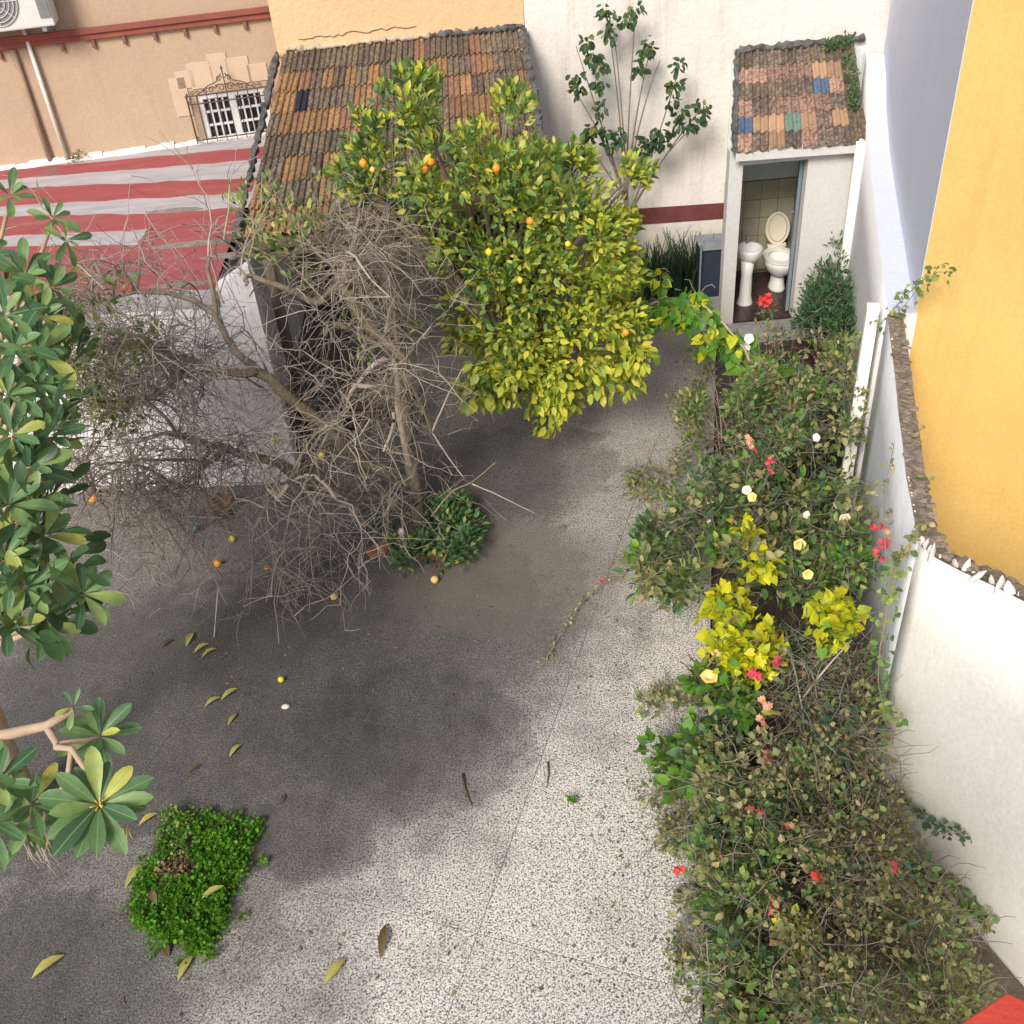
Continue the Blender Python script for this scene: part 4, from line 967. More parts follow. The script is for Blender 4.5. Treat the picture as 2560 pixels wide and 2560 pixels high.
# ------------------------------------------------------------------ lemon tree
def cl(lst, r=0): return [tuple(p) for p in lst]
lt = thing('lemon_tree', 'leafy lemon tree with yellow-green leaves and a few lemons in the middle of the yard', 'tree', (0, 8.95, 0))
trunk = [V((0, 8.95, -.02)), V((.02, 8.85, .4)), V((.04, 8.5, .85)), V((.05, 8.12, 1.15))]
MB().tube(trunk, [.10, .085, .075, .07], 10).build('trunk', 'bark_grey', lt, True)
lcen = (.08, 8.1, 1.6)
def ell(c, r, n, lo=.55):
    o = []
    while len(o) < n:
        v = NR.normal(size=3); v /= np.linalg.norm(v); q = lo + (1 - lo) * NR.random() ** .6
        o.append((c[0] + r[0] * v[0] * q, c[1] + r[1] * v[1] * q, c[2] + r[2] * v[2] * q))
    return o
lem = [(-0.93,8.22,2.83), (0.87,8.02,1.24), (0.30,8.04,2.29), (0.60,7.68,1.37), (0.16,8.10,2.45), (0.60,8.38,0.95), (0.50,7.91,2.17), (-0.26,8.40,2.20), (-0.46,8.44,3.02), (-0.71,8.45,2.67), (-0.19,8.35,1.49), (0.00,8.29,0.95), (0.28,8.40,1.63), (0.50,8.41,2.21), (0.44,7.92,2.14), (0.39,8.26,2.68), (0.48,7.80,0.99), (0.21,8.14,1.79), (1.05,7.74,0.89), (1.01,7.61,1.83), (0.38,7.94,2.50), (0.43,8.11,2.60), (0.72,7.84,0.91), (1.00,7.76,2.23), (0.95,8.03,1.54), (0.13,7.81,2.78), (0.08,7.67,0.86), (-0.03,8.35,0.66), (-0.51,7.80,2.61), (-0.21,8.24,1.13), (-0.37,8.34,2.78), (0.90,8.14,1.47), (-0.90,7.85,2.55), (0.06,8.15,2.50), (-0.44,7.73,3.24), (0.14,8.27,1.67), (0.54,7.77,2.79), (0.95,7.96,1.30), (0.48,7.68,1.57), (-0.20,8.35,1.09), (0.52,8.38,2.24), (1.14,7.78,0.88), (0.51,8.48,2.36), (0.54,8.01,1.17), (-0.11,8.38,0.90), (0.87,7.63,2.51), (0.58,8.41,1.74), (-0.35,7.82,1.98), (1.17,8.19,1.76), (-0.12,8.38,1.06), (-0.74,8.40,2.33), (0.97,8.17,0.63), (-0.08,7.92,2.14), (0.45,7.72,2.31), (0.44,8.15,2.27), (0.50,7.70,0.77), (0.07,7.63,1.10), (0.16,8.14,2.55), (0.67,7.84,1.81), (-0.13,8.36,2.59), (-0.21,8.43,2.55), (0.18,8.47,1.65), (0.26,7.90,1.17), (0.09,8.28,2.44), (-0.49,7.76,2.65), (1.09,8.39,2.06), (0.14,8.23,2.70), (0.95,8.46,1.86), (0.46,8.34,1.85), (0.42,7.79,0.85), (1.12,7.95,1.00), (-0.12,7.69,2.09), (0.60,7.74,1.61), (1.09,7.78,2.11), (0.90,8.09,1.48), (0.49,7.60,1.36), (0.05,8.36,0.92), (-0.34,8.32,1.23), (0.80,8.22,0.65), (0.69,7.98,1.27), (-0.07,7.70,2.03), (-0.40,8.20,3.11), (0.24,8.39,1.00), (-0.45,8.13,2.93), (-0.08,7.66,2.96), (-0.41,7.88,3.12), (0.65,8.48,2.04), (-0.51,7.86,3.17), (0.01,7.68,2.74), (0.57,8.31,1.88), (0.30,7.67,3.14), (1.04,8.19,1.70), (0.42,7.68,2.26), (0.26,7.98,2.66), (-0.38,8.20,1.48), (-0.41,8.36,2.40), (-0.57,7.63,3.24), (0.27,7.91,1.52), (0.80,8.22,2.56), (0.81,8.22,1.24), (0.38,8.45,2.09), (0.77,7.99,2.60), (0.16,7.90,1.68), (-0.46,8.05,2.93), (-0.45,8.18,2.55), (0.36,8.40,1.59), (0.92,8.34,1.84), (0.11,8.09,1.69), (0.18,8.26,2.68), (0.87,7.66,2.20), (-0.17,8.26,2.07), (-0.36,7.71,2.92), (0.24,7.93,2.73), (0.18,7.74,1.97), (-0.10,8.17,2.27), (0.34,8.36,1.01), (0.84,7.75,2.31), (0.40,8.39,2.05), (0.87,8.19,0.63), (-1.03,8.21,2.69), (-0.12,7.99,1.87), (0.20,7.69,1.65), (0.05,7.86,1.12), (0.27,8.48,1.12), (1.03,7.91,1.68), (0.67,7.87,2.39), (0.02,8.23,2.89), (-0.12,7.80,2.94), (-0.33,7.93,1.23), (1.06,7.68,1.99), (0.86,8.02,1.58), (1.19,7.63,1.38), (1.03,8.28,1.42), (0.30,8.28,2.36), (-0.09,7.97,2.56), (0.53,8.19,2.59), (0.00,8.20,1.11), (-0.87,8.07,2.88), (0.26,8.45,1.30), (0.42,7.72,1.31), (0.67,7.88,0.67), (0.82,8.38,1.64), (0.13,7.74,0.98), (0.04,8.15,1.79), (-0.41,7.95,2.04), (0.07,7.95,2.75), (-0.29,7.90,1.25), (0.97,7.69,1.29), (0.81,7.67,1.15), (0.07,7.98,1.61), (0.31,7.75,2.04), (0.34,7.64,1.04), (0.55,7.90,2.70), (-0.26,8.12,1.82), (0.81,8.23,1.08), (0.22,7.96,0.86), (-0.22,8.32,1.98), (0.30,8.18,2.03), (1.05,7.82,0.94), (1.22,8.44,1.48), (1.25,8.44,0.66), (1.03,8.37,1.32), (0.65,8.27,0.98), (0.13,8.16,1.89), (-0.78,7.82,2.81)] + [(0.66,7.66,1.36), (0.23,7.52,2.73), (0.44,7.58,2.06), (0.95,7.51,2.19), (-0.14,7.59,1.61), (0.14,7.66,1.38), (-0.22,7.65,2.31), (0.74,7.66,1.60), (-0.31,7.52,2.31), (0.07,7.42,1.51), (-0.59,7.46,2.68), (-0.19,7.45,2.73), (0.45,7.60,1.04), (0.49,7.63,1.44), (0.26,7.60,1.02), (0.92,7.54,2.18), (0.07,7.51,2.63), (-0.03,7.62,1.85), (0.50,7.58,1.10), (0.54,7.49,1.99), (1.11,7.65,1.45), (1.09,7.63,1.80), (0.99,7.65,1.99), (0.23,7.45,1.76), (0.59,7.62,2.25), (-0.39,7.68,2.59), (0.30,7.54,1.24), (0.15,7.47,2.20), (-0.53,7.63,2.52), (0.18,7.45,1.13), (0.03,7.50,1.93), (0.79,7.68,1.78), (-0.38,7.59,2.56), (0.94,7.42,1.94), (0.14,7.53,2.49), (1.00,7.55,1.43), (0.88,7.53,2.31), (0.69,7.65,2.48), (0.71,7.68,2.52), (0.57,7.63,2.02), (0.74,7.70,2.32), (0.11,7.47,1.92), (0.85,7.56,1.75), (0.18,7.55,2.56), (0.08,7.69,1.37), (0.88,7.45,2.21), (0.10,7.43,1.12), (0.28,7.44,1.43), (-0.34,7.41,2.63), (0.44,7.63,2.47), (0.25,7.58,1.16), (0.31,7.57,2.45), (0.00,7.46,1.99), (1.03,7.70,1.38), (-0.05,7.67,2.81), (-0.02,7.63,1.20), (-0.02,7.60,2.16), (0.34,7.66,1.03), (-0.36,7.59,2.57), (0.35,7.53,1.78), (0.27,7.43,2.13), (-0.39,7.66,2.41), (-0.16,7.66,1.80), (-0.06,7.51,2.00), (0.80,7.43,1.50), (0.57,7.60,1.88), (-0.49,7.43,2.87), (0.23,7.57,1.64), (0.34,7.55,1.90), (0.32,7.49,2.72)]
top = [(-0.44,8.21,3.34), (-0.41,8.29,3.20), (-0.38,8.21,3.22), (-0.45,8.30,3.18), (-0.40,8.11,3.33), (-0.32,8.23,3.29), (-0.51,8.22,3.34)] + [(0.36,8.21,3.04), (0.27,8.17,3.15), (0.24,8.13,3.16), (0.22,8.17,3.03)] + [(1.18,7.96,2.58), (1.17,8.09,2.07), (1.17,8.03,2.12), (1.21,7.93,2.56), (1.23,8.04,2.43), (1.13,7.97,2.15), (1.09,7.91,2.13), (1.15,7.93,2.51), (1.30,8.06,2.50)] + [(0.86,8.10,2.53), (0.71,7.92,2.75), (0.74,8.01,2.66), (0.80,8.03,2.65)] + [(-0.91,7.78,2.61), (-1.01,7.85,2.62), (-0.85,7.75,2.83), (-0.89,7.80,2.83), (-0.92,7.77,2.69), (-0.62,7.71,2.75), (-1.08,7.87,2.77), (-0.95,7.83,2.62), (-0.97,7.74,2.67), (-0.85,7.71,2.68)] + [(-0.94,8.07,2.85), (-0.76,8.01,3.03), (-0.84,8.16,2.91), (-0.87,8.04,3.12), (-0.65,8.01,3.30), (-0.75,8.04,3.05)]
low = [(0.37,7.54,0.58), (0.27,7.57,0.73), (0.49,7.55,0.90), (0.33,7.60,0.90), (0.50,7.58,0.75), (0.53,7.54,0.92), (0.37,7.57,0.90), (0.55,7.58,0.69), (0.44,7.56,0.75)] + [(-0.13,7.52,1.15), (-0.22,7.53,0.92), (-0.15,7.55,0.93), (0.13,7.54,0.99), (-0.02,7.59,1.09), (-0.15,7.57,1.05), (-0.27,7.58,0.93), (-0.08,7.55,0.89), (-0.13,7.50,1.13)] + [(1.05,7.63,0.92), (0.88,7.68,0.97), (1.12,7.55,1.11), (0.87,7.53,0.88), (1.11,7.64,1.11), (1.18,7.52,1.15), (1.13,7.66,0.97), (1.08,7.60,0.84), (1.08,7.56,1.08), (0.78,7.59,1.07), (0.98,7.69,0.97), (1.16,7.57,1.20)]
def inl(P):      # weight of the yellow leaf colour, painting sunlight into the lower right crown
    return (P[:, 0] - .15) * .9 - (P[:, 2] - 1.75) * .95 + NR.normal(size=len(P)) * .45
P, D, Nn, L, W = cloud(lem, 46, NR.uniform(.10, .18, len(lem)), lcen, (.05, .10), (.45, .62), out=.6, up=.3)
P2, D2, N2, L2, W2 = cloud(top, 34, .09, (0, 8.1, 1.2), (.06, .09), (.45, .6), out=.6, up=.7)
P3, D3, N3, L3, W3 = cloud(low, 30, .12, (.3, 8.0, 1.4), (.08, .12), (.55, .7), out=.4, up=-.6, nup=.4)
P, D, Nn, L, W = [np.concatenate(q) for q in ((P, P2, P3), (D, D2, D3), (Nn, N2, N3), (L, L2, L3), (W, W2, W3))]
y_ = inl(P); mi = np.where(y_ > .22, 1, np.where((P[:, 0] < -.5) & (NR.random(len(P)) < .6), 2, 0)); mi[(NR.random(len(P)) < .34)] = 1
leaves(lt, P, D, Nn, L, W, mi, ['lemon_leaf', 'lemon_leaf_sun_yellow', 'lemon_leaf_shade'], nobj=300)
for i, c in enumerate(lem[:165:7] + top[::2]):
    c = V(c); mid = V((.05, 8.06, 1.1)).lerp(c, .5) + V((0, 0, .15)) + jit(.1)
    MB().tube(bez((.05, 8.06, 1.1), mid, c, 7), [.035 - .028 * j / 6 for j in range(7)], 6).build('limb', 'bark_grey', lt, True)
lm = MB(); lm.lathe((0, 0, 0), [(.002, -1.15), (.3, -1.02), (.62, -.78), (.95, -.2), (.97, .2), (.7, .72), (.3, .98), (.12, 1.16), (.002, 1.2)], 12)
def fruit_me(name, m):
    me = bpy.data.meshes.new(name); me.from_pydata([tuple(v) for v in lm.v], [], lm.f); me.materials.append(MATS[m]); me.polygons.foreach_set('use_smooth', [True] * len(lm.f)); return me
fm = {k: fruit_me('lemon', k) for k in ('orange_peel', 'lemon_peel', 'pale_peel')}
def lemon(p, m, r, parent, name='lemon'):
    o = link(name, fm[m], parent)
    return place(o, Matrix.Translation(V(p)) @ Matrix.Rotation(rng.uniform(-.5, .5), 4, 'X') @ Matrix.Scale(r, 4), parent)
for p, m, r in (((-0.844, 7.420, 2.971), 'orange_peel', .036), ((-0.414, 7.420, 2.895), 'orange_peel', .04), ((-0.360, 7.420, 2.937), 'orange_peel', .037), ((0.108, 7.420, 2.849), 'orange_peel', .038), ((0.328, 7.420, 2.430), 'orange_peel', .038), ((1.047, 7.420, 1.424), 'orange_peel', .036), ((-0.785, 7.420, 2.919), 'pale_peel', .026), ((-0.001, 7.420, 2.216), 'lemon_peel', .033), ((0.222, 7.420, 1.964), 'lemon_peel', .03), ((0.607, 7.420, 2.224), 'lemon_peel', .03)):
    lemon(p, m, r * .82, lt)

# ------------------------------------------------------------------ bare tree
bt = thing('bare_tree', 'leafless sprawling tree with a tangle of dry grey-brown twigs on the left of the yard', 'tree', (-.8, 6.95, 0))
limbs = []
def limb(pts, r0, r1, m='bark_grey'):
    pts = [V(p) for p in pts]; out = []
    for i in range(len(pts) - 1):
        for k in range(4):
            t_ = k / 4; a = pts[max(i - 1, 0)]; b_ = pts[i]; c_ = pts[i + 1]; d_ = pts[min(i + 2, len(pts) - 1)]
            out.append(.5 * ((2 * b_) + (c_ - a) * t_ + (2 * a - 5 * b_ + 4 * c_ - d_) * t_ ** 2 + (3 * b_ - a - 3 * c_ + d_) * t_ ** 3))
    out.append(pts[-1]); n = len(out)
    out = [p + jit(min(r0, .04) * .35) for p in out]
    limbs.append((out, r0, r1)); return MB().tube(out, [r0 + (r1 - r0) * i / (n - 1) for i in range(n)], 9), m
def mk(name, spec): spec[0].build(name, spec[1], bt, True)
mk('trunk', limb([(-.8, 6.95, -.02), (-.78, 6.93, .4), (-.80, 6.92, .85)], .062, .05))
LA_ = [(-.80, 6.92, .8), (-0.720, 6.900, 1.588), (-0.903, 6.900, 1.894), (-1.087, 6.900, 2.297)]
mk('limb', limb(LA_, .042, .04, 'bark_mossy'))
mk('limb', limb([(-1.088, 6.900, 2.291), (-1.274, 6.850, 2.198), (-1.443, 6.750, 2.371), (-1.659, 6.700, 2.505), (-1.678, 6.600, 2.478)], .034, .012))
mk('limb', limb([(-1.089, 6.900, 2.282), (-1.084, 6.950, 2.336), (-0.950, 7.000, 2.378), (-0.838, 7.000, 2.258)], .03, .01))
mk('limb', limb([(-1.088, 6.900, 2.291), (-0.984, 7.100, 2.476), (-0.905, 7.300, 2.690)], .03, .01))
mk('limb', limb([(-.80, 6.92, .45), (-1.138, 6.750, 0.826), (-1.309, 6.600, 1.227), (-1.543, 6.500, 1.664), (-1.714, 6.450, 1.909)], .045, .038, 'bark_mossy'))
mk('limb', limb([(-1.714, 6.450, 1.909), (-1.806, 6.400, 2.090), (-1.862, 6.400, 2.370), (-1.851, 6.500, 2.756)], .034, .012))
mk('limb', limb([(-1.714, 6.450, 1.909), (-1.868, 6.300, 1.994), (-2.080, 6.200, 2.165), (-2.297, 6.100, 2.361)], .035, .014))
mk('limb', limb([(-.80, 6.92, .3), (-1.393, 6.400, 0.835), (-1.662, 6.150, 1.300), (-1.947, 6.000, 1.571), (-2.252, 5.900, 1.800)], .05, .018))
mk('limb', limb([(-1.862, 6.400, 2.370), (-2.107, 6.500, 2.493), (-2.426, 6.600, 2.506), (-2.747, 6.600, 2.447)], .022, .009))
mk('limb', limb([(-1.947, 6.000, 1.571), (-2.336, 6.200, 1.196), (-2.836, 6.400, 0.956), (-3.227, 6.500, 0.963)], .022, .009))
mk('limb', limb([(-2.080, 6.200, 2.165), (-2.445, 6.500, 1.774), (-2.892, 6.800, 1.500), (-3.211, 6.900, 1.543)], .022, .009))
mk('limb', limb([(-1.663, 5.900, 1.145), (-1.539, 6.000, 1.252), (-1.376, 6.050, 1.234), (-1.261, 6.000, 1.043)], .016, .012, 'twig_light'))
mk('limb', limb([(-.80, 6.92, .6), (-0.793, 6.700, 1.236), (-0.792, 6.800, 1.702), (-1.075, 6.700, 1.583), (-1.166, 6.600, 1.444)], .03, .012, 'twig_light'))
mk('limb', limb([(-1.107, 6.700, 1.569), (-0.862, 6.600, 1.569), (-0.813, 6.500, 1.365), (-0.914, 6.400, 1.155)], .02, .009, 'twig_light'))
for q in (((1000, 880), (1040, 980), (1080, 1080)), ((1080, 1080), (1110, 1020), (1150, 930)), ((1080, 1080), (1120, 1150), (1160, 1190)), ((1080, 1085), (1020, 1130), (960, 1170)), ((1240, 1150), (1160, 1200), (1080, 1290)), ((1160, 1200), (1260, 1240), (1340, 1280))):
    pass
mk('limb', limb([(-0.779, 6.900, 1.714), (-0.652, 6.800, 1.393), (-0.562, 6.700, 1.101)], .013, .010, 'bark_mossy'))
mk('limb', limb([(-0.562, 6.700, 1.101), (-0.446, 6.750, 1.313), (-0.281, 6.800, 1.565)], .009, .004, 'twig_light'))
mk('limb', limb([(-0.562, 6.700, 1.101), (-0.449, 6.650, 0.860), (-0.354, 6.600, 0.711)], .008, .004, 'twig_light'))
mk('limb', limb([(-0.639, 6.500, 0.439), (-0.456, 6.500, 0.658), (-0.290, 6.500, 0.737), (-0.089, 6.500, 0.905)], .009, .004, 'bark_mossy'))
mk('limb', limb([(-0.292, 6.500, 0.718), (-0.083, 6.500, 0.577), (0.189, 6.450, 0.405)], .006, .003, 'twig_light'))
tw1, tw2 = MB(), MB()
big = [l for l in limbs if l[1] >= .015]
SEG = {'n': 0}
def wig(a, b_, sag, n, wob):
    """a crooked twig: arches over and hangs"""
    a, b_ = V(a), V(b_); d = b_ - a; side = V((-d.y, d.x, 0)); 
    if side.length > 0: side.normalize()
    ph = rng.uniform(-1, 1); out = []
    for i in range(n):
        t_ = i / (n - 1); p = a + d * t_ + V((0, 0, 1)) * (sag * 4 * t_ * (1 - t_)) + side * (ph * d.length * .16 * math.sin(math.pi * t_))
        if 0 < i: p = p + jit(wob * d.length)
        p.z = max(p.z, .04); out.append(p)
    return out
TG = [(-2.73,6.28,0.69), (-3.44,6.77,1.46), (-2.79,6.76,1.77), (-2.59,6.32,2.19), (-2.88,6.40,0.88), (-2.75,6.60,2.24), (-3.10,6.26,1.70), (-2.87,6.83,1.38), (-3.39,6.70,0.85), (-2.55,6.08,0.88)] + [(-2.67,6.47,0.56), (-2.78,6.42,0.35), (-2.60,6.22,0.48), (-2.61,6.48,0.70), (-3.41,6.74,0.49), (-2.58,6.83,0.42), (-3.42,6.93,0.75), (-2.50,6.11,0.46)] + [(-0.78,6.13,2.34), (-0.68,6.74,2.74), (-1.57,5.88,1.56), (-1.70,7.71,0.85), (-3.34,6.82,0.17), (-0.64,6.34,2.69), (-2.91,6.96,2.57), (-1.93,5.70,1.37), (-2.60,5.71,2.30), (-0.89,5.78,1.82), (-2.41,6.94,0.15), (-1.56,6.73,2.48), (-1.29,6.50,0.41), (-0.97,5.66,1.77), (-2.93,6.74,2.00), (-2.60,6.49,1.69), (-0.50,7.06,0.15), (-1.96,7.68,1.90), (-3.03,6.27,1.41), (-2.24,5.99,2.13), (-0.77,7.26,0.99), (-0.98,7.97,2.08), (-2.21,6.77,1.64), (-1.32,6.00,0.80), (-0.75,6.15,1.97), (-1.76,6.54,1.56), (-0.75,7.44,1.45), (-1.76,6.30,0.89), (-2.97,5.88,1.46), (-2.20,5.63,1.15), (-0.67,6.96,0.82), (-1.34,7.16,0.77), (-0.66,5.92,2.61), (-2.90,5.70,1.48), (-0.67,7.64,0.14), (-1.61,5.68,1.48), (-2.18,5.96,1.15), (-2.13,5.99,2.06), (-1.28,6.01,1.64), (-1.15,7.10,2.30), (-1.33,7.18,1.80), (-2.35,6.09,2.42), (-1.64,6.29,1.92), (-1.96,6.23,1.07), (-2.47,6.86,1.78), (-2.03,7.88,0.91), (-0.69,7.76,1.24), (-1.95,5.56,1.29), (-0.69,5.55,1.43), (-1.69,7.74,0.37), (-0.46,6.78,2.54), (-2.02,5.74,2.56), (-0.56,7.55,1.87), (-2.31,5.56,2.47), (-1.59,6.62,1.47), (-2.47,5.59,1.75), (-0.55,7.09,1.19), (-1.09,6.22,1.75), (-1.62,5.93,1.11), (-0.97,6.22,0.48), (-1.63,6.75,0.55), (-2.69,6.67,1.42), (-2.14,6.70,1.87), (-1.02,6.74,2.03), (-1.10,7.58,2.01), (-0.64,5.74,2.21), (-2.47,7.49,2.16), (-2.99,7.05,2.06), (-2.13,7.62,2.25), (-2.41,6.16,0.64), (-1.21,5.80,0.27), (-2.17,7.38,1.48), (-1.60,7.24,0.15), (-1.17,6.50,1.78), (-0.87,7.89,2.24), (-1.64,5.77,1.37), (-2.38,7.27,2.63), (-1.33,6.86,0.90), (-0.97,6.49,1.79), (-2.83,6.52,1.21), (-0.85,6.43,0.26), (-0.69,7.45,0.58), (-1.13,6.20,0.51), (-2.74,6.10,0.23), (-1.84,6.44,2.01), (-2.88,6.88,2.22), (-0.89,6.62,2.47), (-2.33,6.25,0.21), (-0.64,6.74,1.35), (-1.15,6.50,2.12), (-2.94,6.94,0.84), (-2.53,6.52,2.67)] + [(-3.00,7.40,2.24), (-2.18,6.43,1.68), (-1.96,6.73,2.25), (-3.49,7.44,1.75), (-2.41,6.39,1.75), (-3.43,7.32,1.11), (-2.11,6.62,1.64), (-1.91,7.02,1.94), (-3.49,7.34,1.39), (-2.55,7.13,1.46), (-1.95,6.16,1.86), (-3.53,6.80,0.93), (-3.07,6.59,2.15), (-2.99,7.32,2.23), (-1.95,6.32,2.24), (-1.88,6.18,1.67), (-3.56,7.20,0.87), (-2.59,6.83,1.63), (-3.26,6.41,1.64), (-2.43,6.98,0.87), (-2.23,6.67,1.45), (-2.12,6.45,1.78), (-2.09,6.08,1.12), (-2.38,6.38,2.14), (-2.36,6.41,0.75), (-2.89,7.00,1.81), (-2.94,6.69,0.80), (-2.57,6.75,1.00), (-2.74,6.73,1.97), (-2.10,6.08,1.83), (-2.08,6.90,2.10), (-2.47,7.37,0.82), (-3.13,6.88,0.92), (-2.77,6.45,2.29), (-2.82,7.11,0.27), (-2.26,6.82,1.54), (-2.66,7.32,2.00), (-2.09,5.98,1.33), (-2.42,6.93,1.60), (-3.29,7.01,1.85), (-2.99,6.10,1.83), (-2.26,7.16,1.76), (-3.28,6.74,1.80), (-2.51,7.34,0.76), (-2.15,6.48,1.20), (-2.89,6.35,1.45), (-2.89,6.71,0.35), (-2.59,7.14,2.28), (-2.93,6.40,1.08), (-3.37,7.12,1.64), (-3.20,6.59,1.93), (-2.48,7.14,1.02)] + [(-2.74,6.37,0.93), (-2.32,6.38,1.18), (-2.20,5.73,1.28), (-2.21,5.83,1.31), (-2.81,6.58,1.64), (-2.76,5.88,1.04)] + [(-0.72,7.03,2.16), (-0.69,7.06,2.50), (-1.21,7.53,2.32), (-0.60,7.20,2.19), (-0.94,7.80,2.09), (-0.63,7.30,2.08)] + [(-1.48,5.66,0.46), (-1.82,5.72,0.44), (-2.10,5.91,0.17), (-1.81,5.68,0.47), (-1.61,6.10,0.35), (-1.72,5.76,0.13), (-1.89,6.19,0.12), (-2.04,5.77,0.22), (-1.32,6.10,0.41), (-1.91,6.10,0.07), (-2.04,5.99,0.49), (-1.40,5.93,0.28)]
allpts = [(p, l) for l in big for p in l[0][2:]]
nsec = 0
for tg in TG:
    tg = V(tg)
    best = sorted(allpts, key=lambda a: (a[0] - tg).length + rng.uniform(0, .7))[0][0]
    ln = (tg - best).length
    if ln < .12: continue
    pts = wig(best, tg, .10 + .12 * ln, 9, .022); r0 = .008 + .006 * min(ln, 1.6)
    if nsec < 60 and ln > .35:
        MB().tube(pts, [r0 * (1 - .72 * j / 8) for j in range(9)], 6).build('branch', 'bark_grey' if rng.random() < .7 else 'twig_light', bt, True); nsec += 1
    else: tw1.tube(pts, [r0 * .8 * (1 - .72 * j / 8) for j in range(9)], 5)
    for k in range(rng.randint(6, 10)):
        s0 = pts[rng.randint(2, 8)]
        d = V((rng.gauss(0, 1), rng.gauss(-.1, 1), rng.gauss(-.25, .75))).normalized() * rng.uniform(.25, .7)
        e = s0 + d; e.z = max(e.z, .05)
        q = wig(s0, e, rng.uniform(.0, .10), 6, .04); rr = rng.uniform(.003, .0055)
        (tw1 if rng.random() < .68 else tw2).tube(q, [rr * (1 - .6 * j / 5) for j in range(6)], 3)
        for k2 in range(rng.randint(2, 5)):
            s1 = q[rng.randint(1, 5)]; d2 = V((rng.gauss(0, 1), rng.gauss(0, 1), rng.gauss(-.3, .8))).normalized() * rng.uniform(.10, .34)
            e2 = s1 + d2; e2.z = max(e2.z, .03)
            q2 = wig(s1, e2, rng.uniform(-.02, .05), 4, .06)
            (tw1 if rng.random() < .6 else tw2).tube(q2, [.0027, .0023, .0019, .0012], 3)
# long bare shoots standing up against the red roof and fine hanging whips
for a, b_ in (((425, 930), (295, 625)), ((300, 830), (230, 625)), ((480, 900), (360, 545)), ((560, 760), (540, 560)), ((600, 690), (650, 560)), ((620, 650), (700, 500)), ((470, 800), (400, 640)), ((520, 640), (470, 420)), ((560, 600), (585, 400))):
    p, q = None, None
SH = [((-2.331, 6.500, 1.927), (-2.456, 6.600, 2.812)), ((-2.543, 6.400, 2.317), (-2.593, 6.500, 2.881)), ((-2.153, 6.500, 2.006), (-2.263, 6.700, 2.976)), ((-1.858, 6.600, 2.361), (-1.813, 6.800, 2.909)), ((-1.753, 6.800, 2.468), (-1.539, 7.000, 2.863)), ((-1.696, 6.900, 2.538), (-1.407, 7.100, 2.956)), ((-2.101, 6.500, 2.313), (-2.228, 6.700, 2.705)), ((-1.879, 6.600, 2.715), (-1.955, 6.900, 3.266)), ((-1.774, 6.700, 2.777), (-1.627, 7.000, 3.257)), ((-2.145, 6.500, 2.555), (-2.313, 6.600, 2.979)), ((-2.306, 6.400, 2.384), (-2.426, 6.500, 2.697))]
for a, b_ in SH:
    pts = wig(a, b_, .03, 8, .02); tw2.tube(pts, [.007 * (1 - .75 * j / 7) for j in range(8)], 5)
    for k in range(5):
        s0 = pts[rng.randint(2, 7)]; e = s0 + V((rng.uniform(-.2, .2), rng.uniform(-.1, .1), rng.uniform(.02, .22))); tw2.tube(wig(s0, e, .02, 4, .04), [.004, .003, .0025, .0015], 3)
tw1.build('twigs', 'twig_brown', bt, True, kind='stuff'); tw2.build('pale_twigs', 'twig_light', bt, True, kind='stuff')
# a few surviving leaf sprays in the tangle
sp_ = [(-1.371, 7.400, 2.448), (-1.484, 7.500, 2.543), (-1.553, 7.300, 2.381), (-1.033, 7.200, 1.854), (-0.716, 7.200, 1.685), (-0.998, 7.000, 1.612), (-2.409, 6.300, 2.674), (-2.565, 6.200, 2.510), (-2.741, 6.100, 2.287), (-2.689, 6.000, 2.036), (-0.854, 7.400, 1.873), (-1.263, 7.600, 2.483), (-1.394, 7.200, 2.219), (-1.686, 7.300, 2.457)]
sp_ += [(-3.18,6.75,1.84), (-2.96,6.32,2.00), (-2.67,6.16,1.86), (-3.14,6.98,2.06), (-2.75,6.09,1.90), (-2.92,6.56,2.44), (-2.98,6.89,1.59), (-2.92,6.64,1.84), (-2.75,6.23,2.25), (-2.71,6.86,1.95), (-3.24,6.98,2.10), (-2.68,6.04,1.80), (-2.68,6.00,2.45), (-2.21,6.00,2.41), (-2.90,6.98,1.53), (-2.62,6.91,1.86), (-2.39,6.28,2.27), (-2.85,6.92,2.44), (-2.70,6.35,2.28), (-2.87,6.61,1.57), (-2.89,6.75,1.77), (-2.47,6.11,2.30), (-3.15,6.69,1.85), (-2.53,6.19,2.22), (-2.68,6.37,1.63), (-2.65,6.51,2.01)] + [(-1.80,7.55,2.67), (-1.75,7.54,2.41), (-1.72,8.28,2.50), (-1.49,7.77,2.58), (-1.20,8.14,2.37), (-1.68,8.21,2.47), (-1.73,7.81,2.25), (-1.84,7.82,2.29), (-1.93,8.24,2.52), (-1.29,8.15,2.54), (-1.32,7.42,2.55), (-1.31,7.73,2.40)]
P, D, Nn, L, W = cloud(sp_, 26, .15, (-1.2, 7, 1.2), (.045, .075), (.42, .6))
leaves(bt, P, D, Nn, L, W, NR.integers(0, 3, len(P)), ['shrub_olive', 'lemon_leaf', 'shrub_green'], nobj=200)

